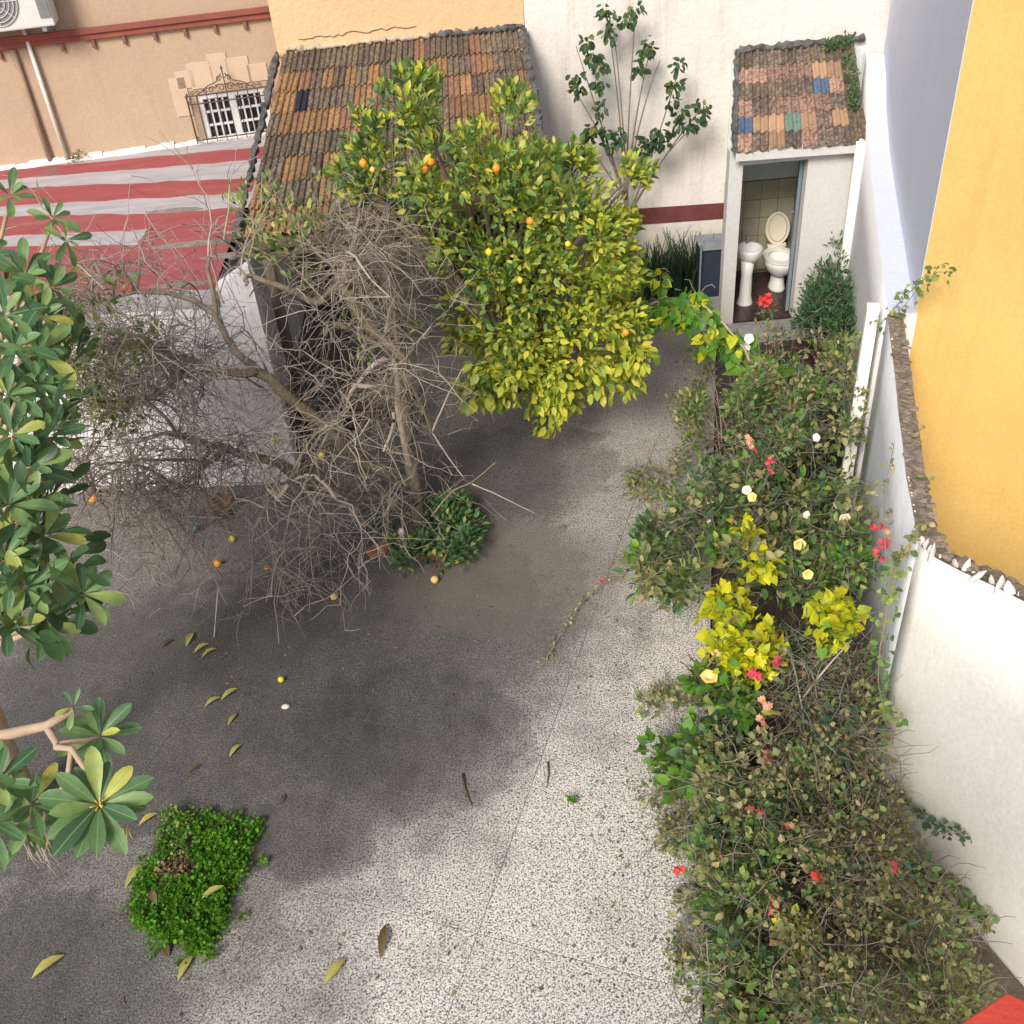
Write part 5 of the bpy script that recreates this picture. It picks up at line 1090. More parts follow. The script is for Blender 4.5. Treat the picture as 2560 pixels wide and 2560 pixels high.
# the little planted tree pit at its foot: brick edging, low leaves, a white ornament
P0 = thing('pit_plants', 'low dark green plants filling the brick edged pit at the foot of bare tree', 'plant', (-.78, 6.6, 0))
pp = [(-0.63,6.44,0.18), (-0.36,6.37,0.21), (-0.36,6.46,0.20), (-1.10,6.89,0.08), (-0.72,6.78,0.04), (-0.39,6.52,0.07), (-0.48,7.05,0.15), (-0.42,7.06,0.08), (-0.91,6.33,0.14), (-0.58,6.92,0.21), (-0.40,6.93,0.11), (-0.59,6.93,0.10), (-0.47,6.77,0.10), (-0.77,6.66,0.05), (-0.54,6.50,0.04), (-0.49,6.83,0.14), (-0.99,6.45,0.21), (-0.36,6.88,0.10), (-0.73,6.57,0.06), (-0.52,6.36,0.19), (-0.65,6.38,0.10), (-0.38,6.70,0.10), (-0.83,7.00,0.15), (-0.46,6.77,0.12), (-0.44,7.02,0.17), (-0.35,6.50,0.18), (-1.11,6.95,0.07), (-0.44,6.92,0.12), (-0.33,6.74,0.13), (-0.55,6.79,0.09), (-0.76,7.01,0.06), (-0.92,6.43,0.20), (-0.85,6.43,0.18), (-0.57,6.51,0.18), (-0.87,6.62,0.09), (-0.75,6.45,0.16), (-0.91,6.32,0.16), (-0.70,6.95,0.16), (-0.77,6.42,0.16), (-0.48,6.83,0.16), (-0.54,6.44,0.10), (-0.45,6.32,0.16), (-0.74,6.80,0.07), (-0.76,6.52,0.17), (-0.54,6.98,0.18), (-0.67,6.60,0.12)]
P, D, Nn, L, W = cloud(pp, 26, .10, (-.78, 6.6, 0), (.045, .08), (.45, .65))
leaves(P0, P, D, Nn, L, W, NR.integers(0, 3, len(P)), ['shrub_deep', 'shrub_green', 'ivy_dark'], nobj=260)
bk_l = ['broken terracotta brick at the left end of the tree pit', 'broken terracotta brick at the right front of tree pit', 'small brick lump in front of the tree pit plants']
for i, (q, rot, lab) in enumerate((((-1.130, 6.635, 0.030), .6, bk_l[0]), ((-0.638, 6.489, 0.030), -.4, bk_l[1]), ((-0.762, 6.528, 0.020), .2, bk_l[2]))):
    s = (1, .8, .5)[i]; m = MB(); m.box((q[0], q[1], .035 * s + .003), (.2 * s, .09 * s, .07 * s), (math.cos(rot), math.sin(rot))); tag(m.build('brick', 'brick_red', bev=.008), lab, 'brick')
q = (-0.920, 6.615, 0.000); m = MB(); m.lathe((q[0], q[1], 0.002), [(.04, 0), (.045, .02), (.032, .06), (.04, .10), (.028, .16), (.018, .18), (.03, .21), (.012, .25)], 12)
tag(m.build('garden_ornament', 'white_plaster_object', None, True), 'small white figurine standing in the pit under bare tree', 'ornament')

# ------------------------------------------------------------------ plumeria in the left foreground
pl = thing('plumeria_tree', 'big leaved plumeria with glossy leaf rosettes reaching in from the left edge', 'tree', (-3.35, 4.3, 0))
MB().tube([(-3.35, 4.3, -.1), (-3.3, 4.32, .6), (-3.22, 4.3, 1.2), (-3.15, 4.2, 1.6)], [.12, .10, .09, .08], 10).build('trunk', 'bark_pale', pl, True)
RO = [  # centre, leaf length, count, axis tilt
 ((-2.766, 6.040, 3.414), .17, 9, .2), ((-2.532, 5.949, 3.295), .16, 9, .5), ((-2.421, 5.769, 3.225), .15, 7, .7), ((-2.585, 5.464, 3.156), .25, 13, .2), ((-2.620, 5.148, 3.073), .24, 12, .2), ((-2.476, 5.231, 3.017), .2, 9, .5),
 ((-2.539, 4.949, 2.978), .24, 12, .3), ((-2.545, 4.708, 2.829), .24, 11, .2), ((-2.441, 4.827, 2.820), .22, 9, .6), ((-2.495, 4.495, 2.716), .24, 10, .3), ((-2.449, 4.116, 2.550), .25, 13, .2), ((-2.386, 4.210, 2.509), .22, 8, .4),
 ((-2.442, 3.878, 2.404), .24, 12, .2), ((-2.349, 3.791, 2.291), .24, 12, .3), ((-2.169, 3.912, 2.121), .24, 14, .6), ((-2.409, 3.616, 2.228), .24, 11, .2), ((-2.418, 3.907, 1.950), .22, 10, .6),
 ((-2.046, 3.236, 2.029), .11, 6, .1), ((-1.996, 3.240, 1.820), .2, 13, .2), ((-1.835, 2.758, 1.931), .235, 16, .05), ((-2.218, 2.904, 1.794), .225, 11, .35), ((-2.338, 2.933, 1.913), .22, 11, .2), ((-2.320, 2.912, 1.607), .2, 8, .9), ((-2.344, 2.797, 1.818), .2, 9, .3), ((-2.641, 4.309, 2.638), .24, 9, .2), ((-2.824, 5.545, 3.262), .24, 9, .2), ((-2.437, 4.975, 2.930), .23, 11, .5), ((-2.380, 4.615, 2.625), .22, 10, .6), ((-2.428, 4.392, 2.582), .23, 11, .4), ((-2.332, 4.098, 2.363), .23, 11, .5), ((-2.410, 3.976, 2.369), .22, 9, .4), ((-2.462, 5.463, 3.072), .22, 10, .5), ((-2.383, 4.885, 2.731), .2, 9, .7)]
lP, lD, lN, lL, lW, lM = [], [], [], [], [], []
for ci, (c, L_, n, tilt) in enumerate(RO):
    c = V(c); tocam = (V((0, 0, H)) - c).normalized()
    ax = (V((0, 0, 1)) * (.9 - .4 * tilt) + tocam * .5 + V((tilt, -.3 * tilt, -tilt * .5)) + jit(.12)).normalized()
    if ci == 19: ax = (tocam * .9 + V((0, 0, .5))).normalized()
    x = ax.orthogonal().normalized(); y = ax.cross(x)
    for k in range(n):
        an = k * 2.399 + ci; el = math.radians(34 + 58 * (k / max(n - 1, 1)) ** .75) + rng.uniform(-.1, .1)
        if ci == 19: an = 2 * math.pi * k / n * 1.0 + rng.uniform(-.12, .12) + .2; el = math.radians(rng.uniform(68, 88)) if k % 2 else math.radians(rng.uniform(52, 70))
        d = ax * math.cos(el) + (x * math.cos(an) + y * math.sin(an)) * math.sin(el)
        nn = ax * math.sin(el) - (x * math.cos(an) + y * math.sin(an)) * math.cos(el)
        q = L_ * (.9 if ci != 19 else 1) * rng.uniform(.7, 1.08) * (.72 if k < 3 and ci != 19 else 1)
        lP.append(c + d * .012); lD.append(d); lN.append(nn + jit(.15)); lL.append(q); lW.append(q * rng.uniform(.30, .37)); lM.append(0)
P, D, Nn, L, W = np.array(lP), np.array(lD), np.array(lN), np.array(lL), np.array(lW)
leaves(pl, P, D, Nn, L, W, np.zeros(len(P), int), ['plumeria_leaf'], t='long', nobj=300)
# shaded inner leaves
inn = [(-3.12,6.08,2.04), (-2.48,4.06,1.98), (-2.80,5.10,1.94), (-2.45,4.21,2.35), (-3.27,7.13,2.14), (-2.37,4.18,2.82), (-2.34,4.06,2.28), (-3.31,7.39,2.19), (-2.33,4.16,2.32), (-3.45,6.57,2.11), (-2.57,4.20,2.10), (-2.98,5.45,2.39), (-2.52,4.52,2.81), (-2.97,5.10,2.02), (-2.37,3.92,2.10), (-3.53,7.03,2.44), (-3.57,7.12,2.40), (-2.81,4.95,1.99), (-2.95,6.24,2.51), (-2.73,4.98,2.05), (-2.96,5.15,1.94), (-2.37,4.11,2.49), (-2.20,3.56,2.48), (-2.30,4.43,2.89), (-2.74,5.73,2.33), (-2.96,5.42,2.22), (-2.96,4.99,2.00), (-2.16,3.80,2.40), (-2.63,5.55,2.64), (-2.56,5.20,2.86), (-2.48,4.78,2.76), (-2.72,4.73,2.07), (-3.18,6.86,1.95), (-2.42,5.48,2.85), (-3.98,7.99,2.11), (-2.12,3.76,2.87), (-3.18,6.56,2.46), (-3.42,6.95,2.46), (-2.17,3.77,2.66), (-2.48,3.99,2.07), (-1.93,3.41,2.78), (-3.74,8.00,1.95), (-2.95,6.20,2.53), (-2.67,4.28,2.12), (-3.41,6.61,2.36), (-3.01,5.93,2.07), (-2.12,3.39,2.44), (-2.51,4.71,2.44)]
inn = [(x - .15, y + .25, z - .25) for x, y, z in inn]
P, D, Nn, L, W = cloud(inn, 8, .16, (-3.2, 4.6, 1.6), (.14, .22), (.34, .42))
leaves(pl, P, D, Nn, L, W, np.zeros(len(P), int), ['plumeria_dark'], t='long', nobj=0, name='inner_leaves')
def br(pts, r0, r1, name='branch', m='bark_pale'):
    n = len(pts); MB().tube(pts, [r0 + (r1 - r0) * i / (n - 1) for i in range(n)], 8).build(name, m, pl, True)
b0 = V((-3.15, 4.2, 1.6))
B1 = [b0, V((-2.546, 3.138, 1.933)), V((-2.390, 3.175, 1.950)), V((-2.180, 3.192, 1.971)), V((-2.047, 3.229, 2.019))]; br(B1, .04, .017)
br([V((-2.180, 3.192, 1.971)), V((-2.129, 3.128, 1.921)), V((-2.125, 3.104, 1.922)), V((-2.041, 3.075, 1.935)), V((-1.965, 2.982, 1.895)), V((-1.848, 2.777, 1.907))], .017, .012)
br([V((-2.044, 3.076, 1.935)), V((-2.079, 2.999, 1.819)), V((-2.125, 2.963, 1.772)), V((-2.196, 2.928, 1.743)), V((-2.228, 2.917, 1.778))], .012, .009)
br([V((-2.175, 2.950, 1.755)), V((-2.215, 2.893, 1.648)), V((-2.197, 2.854, 1.597)), V((-2.226, 2.801, 1.528))], .007, .004)
br([V((-2.124, 3.126, 1.918)), V((-2.049, 3.212, 1.833)), V((-1.996, 3.240, 1.820))], .013, .01)
for c, L_, n, tilt in RO[:17] + RO[21:]:
    c = V(c); s0 = b0 + jit(.1); mid = s0.lerp(c, .55) + V((-.15, 0, -.12)) + jit(.08); br(bez(s0, mid, c - V((0, 0, .01)), 8), .03, .011)
for a in range(12):
    p = V((-2.262, 2.859, 1.570)) + jit(.05); MB().tube([p, p + V((.01, -.02, -.05)), p + V((.03, -.03, -.09)) + jit(.02)], [.004, .003, .002], 4).build('flower_stalk', 'twig_light', pl, True)
fc = V((-1.835, 2.758, 1.931)); tocam = (V((0, 0, H)) - fc).normalized()
for a in range(14):
    d = (tocam + jit(.9)).normalized(); MB().tube([fc, fc + d * .03, fc + d * rng.uniform(.04, .06)], [.005, .004, .003], 4).build('bud', 'flower_stalk', pl, True)
for a in range(10):
    p = V((-1.799, 2.751, 1.759)) + jit(.03); MB().tube([p, p + V((rng.uniform(-.02, .02), -.03, -.05))], [.004, .002], 4).build('flower_stalk', 'flower_stalk', pl, True)
for q, L_, an in (((-1.690, 2.833, 1.700), .10, .6),):
    pass

# ------------------------------------------------------------------ slender tree against the white wall
ft = thing('slender_tree', 'thin fan shaped sapling with sparse dark leaves in front of the white wall', 'tree', (1.66, 11.05, 0))
fb = V((1.66, 11.05, 0)); fk = V((1.567, 11.050, 1.122))
MB().tube([fb, V((1.66, 11.06, .4)), fk], [.035, .03, .026], 8).build('trunk', 'bark_grey', ft, True)
tips = [(1.385, 11.150, 3.073), (1.687, 11.150, 3.030), (1.068, 11.100, 2.754), (0.988, 11.050, 2.385), (1.833, 11.150, 2.622), (1.947, 11.200, 2.522), (2.138, 11.100, 2.472), (2.364, 11.000, 2.060), (1.114, 11.000, 1.879), (1.288, 11.000, 2.030), (1.463, 11.150, 2.806), (2.214, 10.950, 1.840)]
mids = [(1.514, 11.100, 2.186), (1.598, 11.100, 2.097), (1.299, 11.100, 1.999), (1.252, 11.050, 2.059), (1.662, 11.100, 2.050), (1.683, 11.100, 1.966), (1.893, 11.050, 1.667), (1.972, 11.000, 1.634), (1.322, 11.000, 1.519), (1.459, 11.050, 1.489), (1.535, 11.100, 2.265), (1.929, 11.000, 1.595)]
for tp_, md in zip(tips, mids):
    st0 = fk if rng.random() < .5 else V((1.66, 11.06, .5)).lerp(fk, .7)
    pts = bez(st0, md, tp_, 10); MB().tube(pts, [.013 - .009 * i / 9 for i in range(10)], 6).build('stem', 'bark_grey', ft, True)
fc_ = [(1.379, 11.100, 3.066), (1.417, 11.100, 2.933), (1.395, 11.100, 2.822), (1.579, 11.100, 2.976), (1.679, 11.100, 3.023), (1.165, 11.050, 2.796), (1.223, 11.050, 2.658), (1.303, 11.050, 2.554), (1.300, 11.050, 2.378), (1.048, 11.000, 2.471), (1.065, 11.000, 2.352), (1.290, 11.000, 2.152), (1.763, 11.100, 2.639), (1.723, 11.100, 2.487), (1.803, 11.100, 2.713), (2.098, 11.000, 2.500), (2.083, 11.000, 2.325), (2.045, 11.000, 2.168), (2.123, 10.950, 2.054), (2.084, 10.950, 1.934), (1.916, 10.950, 1.866), (1.811, 10.950, 1.791), (2.352, 10.950, 2.115), (2.357, 10.950, 1.993), (2.233, 10.950, 1.921), (1.173, 10.950, 1.910), (1.322, 10.950, 1.918), (1.384, 10.950, 1.787), (1.477, 11.000, 1.847), (1.196, 10.950, 1.970), (1.747, 10.950, 1.734), (1.855, 10.950, 1.703), (1.960, 10.950, 1.778)]
P, D, Nn, L, W = cloud(fc_, 20, .075, (1.66, 11.05, 1.2), (.06, .10), (.5, .7), out=.1, up=-1.1, nup=.2)
Nn = Nn + np.array((0, -.7, 0))
leaves(ft, P, D, Nn, L, W, np.zeros(len(P), int), ['fig_leaf'], nobj=290)

# strap leaved clumps at the wall foot
def strap(label, c, n, Lr):
    t_ = thing('strap_plant', label, 'plant', (c[0], c[1], 0), 'dark strap leaved plants at the white wall')
    mb = MB()
    for k in range(n):
        p = V((c[0] + rng.gauss(0, .13), c[1] + rng.gauss(0, .09), 0)); L_ = rng.uniform(*Lr); a = rng.uniform(0, 6.28); lean = rng.uniform(.1, .55)
        d = V((math.cos(a), math.sin(a), 0)); s = V((-d.y, d.x, 0)); vs = []
        for i in range(5):
            u = i / 4; q = p + d * (lean * L_ * u * u) + V((0, 0, L_ * (u - .35 * lean * u * u))); w = .016 * (1 - u * .85)
            vs += [q - s * w, q + s * w]
        one = MB(); one.add(vs, [(2 * i, 2 * i + 1, 2 * i + 3, 2 * i + 2) for i in range(4)])
        if k < 60: one.build('leaf', 'strap_green', t_, True)
        else: mb.add(vs, one.f)
    if mb.v: mb.build('foliage', 'strap_green', t_, True, kind='stuff')
strap('dark strap leaved clump at the white wall, nearest the lemon tree', (1.62, 10.95), 130, (.35, .6))
strap('dark strap leaved clump at the white wall, in the middle of the row', (1.95, 10.98), 150, (.4, .72))
strap('dark strap leaved clump at the white wall, next to the navy box', (2.22, 10.95), 140, (.45, .78))

# ------------------------------------------------------------------ the right hand border
def shrub(name, label, cat, base, clumps, n_per, r, Lr, wl, mats, weights, t='small', nobj=300, stem_r=.008, every=2, twigs=3, twm='twig_brown', tl=.25, stem_m='vine_stem', out=.5, up=.35, droop=0, nst=30, nup=.8):
    root = thing(name, label, cat, (base[0], base[1], 0))
    cen = (base[0], base[1], 0)
    stems_to(root, (base[0], base[1], -.02), clumps, stem_r, stem_m, every, .35, .15, nst, twigs, twm, tl)
    P, D, Nn, L, W = cloud(clumps, n_per, r, cen, Lr, wl, out, up, droop, nup)
    # keep leaves on the yard side of the garden wall
    wx = np.where(P[:, 1] > 3.91, 2.01 + .29 * (P[:, 1] - 3.91), 2.01 + .349 * (3.91 - P[:, 1])) - .03
    P[:, 0] = np.where((P[:, 2] < 2.05) & (P[:, 1] < 10), np.minimum(P[:, 0], wx - NR.random(len(P)) * .06), P[:, 0])
    ci = np.repeat(np.arange(len(clumps)), n_per)
    w = np.array(weights, float); w /= w.sum()
    cm = NR.choice(len(mats), size=len(clumps), p=w)                       # clumps lean to one tone
    mi = np.where(NR.random(len(P)) < .65, cm[ci], NR.choice(len(mats), size=len(P), p=w))
    leaves(root, P, D, Nn, L, W, mi, mats, t, nobj)
    return root
# far: beside the outhouse
s = shrub('ivy_bush', 'feathery dark green bush mounded against garden wall right of the outhouse door', 'bush', (3.45, 9.75), [(3.48,10.06,0.36), (3.35,9.05,0.76), (3.17,8.30,0.85), (3.77,10.44,0.35), (3.33,9.03,0.82), (3.19,8.41,0.78), (2.91,8.42,0.87), (3.20,9.43,0.40), (3.66,10.24,0.18), (3.19,9.45,0.32), (3.53,9.98,0.49), (3.33,8.94,0.85), (3.50,9.69,0.66), (3.77,10.54,0.07), (3.48,9.38,0.58), (3.53,9.75,0.35), (3.26,8.61,0.87), (3.71,10.16,0.56), (3.58,9.68,0.31), (3.37,9.68,0.25), (3.02,8.28,0.84), (3.07,8.85,0.76), (3.38,9.09,0.85), (3.53,9.63,0.78), (3.47,9.52,0.35), (3.54,9.61,0.37), (3.27,9.21,0.72), (3.25,9.06,0.58), (3.64,10.23,0.47), (3.36,9.43,0.80), (3.25,8.59,0.72), (3.35,8.92,0.71), (3.29,9.62,0.20), (3.05,8.92,0.62), (3.27,8.81,0.70), (3.68,10.06,0.14), (3.22,9.25,0.69), (3.68,10.42,0.39), (3.81,10.85,0.12), (3.33,9.02,0.40), (3.46,10.06,0.32), (3.05,8.76,0.86), (3.38,9.61,0.40), (3.49,9.57,0.66), (3.17,8.36,0.78), (3.22,8.47,0.81), (3.31,9.43,0.32), (3.63,10.08,0.12), (3.25,9.55,0.30), (3.34,9.45,0.62), (3.74,10.45,0.23), (3.40,9.08,0.38), (3.57,10.20,0.15), (3.18,8.90,0.69), (3.26,9.28,0.61), (3.25,9.15,0.63), (3.34,8.95,0.81), (3.67,10.02,0.84), (3.35,9.57,0.35), (3.53,10.09,0.51)], 60, .15, (.04, .075), (.3, .45), ['ivy_dark', 'shrub_deep'], (3, 1), nobj=280)
s = shrub('roof_creeper', 'dark creeper growing over the right edge of the outhouse tiles', 'creeper', (3.96, 10.6), [(3.823, 11.200, 2.522), (3.903, 11.200, 2.555), (3.823, 10.900, 2.438), (3.814, 10.700, 2.335), (3.772, 10.500, 2.237), (3.748, 10.400, 2.112), (3.692, 10.300, 1.990), (3.716, 11.250, 2.500), (3.776, 10.450, 2.173)], 46, .07, (.03, .05), (.5, .7), ['ivy_dark', 'shrub_deep'], (2, 1), nobj=160, nst=3, twigs=2, tl=.1)
# fix creeper stems: they start on the roof edge
# red flowering stalk in front of the toilet
rf = shrub('red_flower_plant', 'lanky plant with red flower heads standing in front of the toilet door', 'plant', (2.75, 9.0), [(2.754, 9.300, 0.553), (2.695, 9.200, 0.476), (2.757, 9.100, 0.387), (2.678, 9.000, 0.313), (2.807, 9.000, 0.210), (2.602, 8.900, 0.195), (2.883, 9.100, 0.330), (2.959, 9.000, 0.103)], 34, .09, (.035, .06), (.35, .5), ['shrub_olive', 'shrub_deep', 'shrub_green'], (2, 2, 1), nobj=200, every=1, twigs=3, tl=.15)
for k in range(9): flower(rf, V((2.751, 9.350, 0.639)) + jit(.055), 'bract', 'petal_red', .04)
# vine arch with bright leaves, from lemon tree to border
va = thing('vine_arch', 'bright green vine trained on a thin pole between lemon tree and right border', 'vine', (2.0, 8.3, 0))
pole = [V((0.879, 8.400, 1.059)), V((1.171, 8.400, 1.070)), V((1.461, 8.400, 1.181)), V((1.670, 8.350, 1.146)), V((1.876, 8.300, 1.150)), V((2.042, 8.200, 1.006)), V((2.213, 8.100, 0.801)), V((2.315, 8.000, 0.559)), V((2.425, 8.047, 0.000))]
MB().tube(pole, [.010, .011, .012, .012, .012, .012, .013, .014, .015], 7).build('stem', 'bark_pale', va, True)
ac_ = [(1.345, 8.350, 1.118), (1.455, 8.350, 1.028), (1.517, 8.300, 1.126), (1.626, 8.300, 1.076), (1.737, 8.300, 1.025), (1.805, 8.300, 1.118), (1.887, 8.250, 1.076), (1.954, 8.200, 0.975), (2.015, 8.200, 0.848), (2.091, 8.150, 0.908), (2.142, 8.100, 0.767), (1.907, 8.200, 0.818), (1.605, 8.400, 1.187), (1.787, 8.400, 1.169), (1.316, 8.400, 1.176), (1.178, 8.450, 1.243), (1.492, 8.600, 1.300), (1.345, 8.600, 1.392)]
P, D, Nn, L, W = cloud(ac_, 22, .10, (1.9, 8.8, 1.6), (.07, .12), (.7, .95), out=.2, up=-.8, nup=.2)
Nn += np.array((0, -.6, .2)); mi = (NR.random(len(P)) < .15).astype(int)
leaves(va, P, D, Nn, L, W, mi, ['vine_green', 'vine_yellow'], t='heart', nobj=300)
tw = MB()
for k in range(40):
    a = V(rng.choice(ac_)) + jit(.08); b_ = a + V((rng.uniform(-.2, .2), rng.uniform(-.1, .1), rng.uniform(-.12, .2))); tw.tube(wig(a, b_, .03, 5, .06), [.003] * 5, 3)
tw.build('tendrils', 'twig_light', va, True, kind='stuff')
# big bright leaves where the vine meets the border
bl = shrub('broad_leaf_plant', 'broad bright green arum-like leaves at the foot of the vine pole', 'plant', (2.30, 8.0), [(2.313, 8.100, 0.668), (2.289, 8.050, 0.574), (2.372, 8.000, 0.532), (2.421, 7.950, 0.451), (2.484, 8.000, 0.500), (2.335, 7.950, 0.375), (2.248, 8.200, 0.619)], 7, .08, (.16, .24), (.55, .75), ['vine_green', 'vine_green', 'vine_yellow'], (4, 3, 1), t='heart', nobj=60, twigs=0, every=1, out=.1, up=-.4, nup=.5)
flower(bl, (2.263, 8.200, 0.832), 'trumpet', 'petal_white', .05); flower(bl, (2.282, 8.200, 0.773), 'trumpet', 'petal_white', .05)
# upper border shrub
ub = shrub('upper_shrub', 'tall tangled green shrub in border between outhouse and the flowering bushes', 'bush', (2.55, 7.5), [(2.17,6.45,1.21), (2.42,7.17,0.80), (2.09,7.14,0.86), (2.87,7.54,1.07), (2.85,7.70,0.29), (2.19,8.21,0.17), (2.59,8.93,0.14), (2.29,6.82,1.11), (2.46,7.06,0.70), (2.88,7.82,0.43), (2.58,6.41,1.02), (2.29,6.89,0.56), (2.62,6.43,1.28), (2.65,7.18,0.42), (2.82,8.03,0.33), (2.91,7.82,0.87), (2.29,8.14,0.36), (1.88,5.99,1.06), (2.27,7.13,0.35), (2.14,6.44,0.87), (2.17,7.38,1.03), (2.71,8.67,0.19), (2.16,7.73,0.39), (2.74,7.69,0.64), (1.78,5.90,1.16), (2.95,8.25,0.22), (2.26,7.42,0.41), (2.66,6.69,0.96), (2.32,6.46,0.84), (2.23,7.08,0.34), (2.19,7.55,0.79), (1.96,6.94,1.17), (1.93,7.19,0.68), (2.52,6.71,1.30), (1.90,6.89,0.98), (2.60,6.30,1.05), (2.60,7.29,0.56), (2.82,7.87,0.20), (2.63,6.42,0.98), (2.42,6.81,1.11), (2.17,7.76,0.14), (2.82,7.87,0.38), (2.66,7.10,0.84), (2.46,6.69,1.17), (2.41,7.59,0.34), (2.04,6.05,1.20), (2.75,6.87,1.10), (2.45,6.08,1.24), (2.79,8.41,0.36), (2.36,7.12,0.69), (1.88,5.89,1.28), (1.88,6.89,0.78), (2.43,7.64,0.12), (2.40,8.42,0.13), (2.96,7.59,0.86), (2.29,6.81,0.89), (2.94,8.01,0.67), (2.57,7.49,0.31), (2.23,7.33,0.94), (2.32,6.65,1.01), (2.02,6.09,1.19), (1.76,6.21,0.97), (2.06,7.27,0.85), (2.71,6.67,1.23), (2.58,7.58,0.35), (2.49,6.45,0.87), (2.65,7.12,1.18), (2.51,7.08,0.48), (2.26,6.76,1.02), (2.92,7.62,1.06), (2.08,7.19,1.05), (2.20,6.30,1.11), (2.52,7.18,0.20), (2.31,7.74,0.45), (2.67,6.99,0.73), (2.61,6.53,1.11), (2.78,6.95,1.26), (2.70,7.74,0.34), (2.49,7.14,0.83), (2.40,6.97,1.06), (2.47,6.99,0.93), (2.06,7.51,0.60), (2.49,8.16,0.25), (2.05,6.05,1.18), (2.81,8.35,0.33), (2.64,7.13,0.26), (2.94,7.97,0.53), (2.74,7.72,0.98), (2.23,7.87,0.40), (2.20,7.46,0.62)], 46, NR.uniform(.08, .2, 90), (.025, .08), (.4, .75), ['shrub_green', 'shrub_deep', 'shrub_olive', 'vine_green'], (3, 2, 3, 1.6), nobj=300, twigs=5, tl=.3, nst=40)
wu = shrub('trailing_shrub', 'thin yellowing shoots leaning over the paving edge, left of the upper shrub', 'shrub', (1.95, 7.7), [(1.61,7.34,0.35), (1.65,7.71,0.41), (1.69,7.47,0.30), (1.82,8.12,0.25), (1.55,7.46,0.08), (1.78,7.90,0.23), (1.46,7.17,0.28), (1.77,8.24,0.19), (1.76,7.92,0.36), (1.58,7.85,0.42), (1.65,7.68,0.32), (1.76,8.10,0.06), (1.64,7.69,0.36), (1.86,8.31,0.16), (1.59,7.43,0.41), (1.74,8.01,0.42)] + [(1.10,7.08,0.09), (1.12,7.32,0.04), (1.25,7.27,0.05), (1.13,7.23,0.11), (1.33,6.99,0.10), (1.35,7.16,0.10), (1.20,7.06,0.08)] + [(1.85,8.83,0.38), (1.99,8.78,0.36), (2.15,9.02,0.17), (2.06,8.75,0.12), (1.95,8.72,0.12), (2.10,9.31,0.20)], 34, .12, (.04, .07), (.45, .6), ['shrub_olive', 'shrub_green', 'vine_green'], (3, 2, .6), nobj=200, twigs=3, tl=.2)
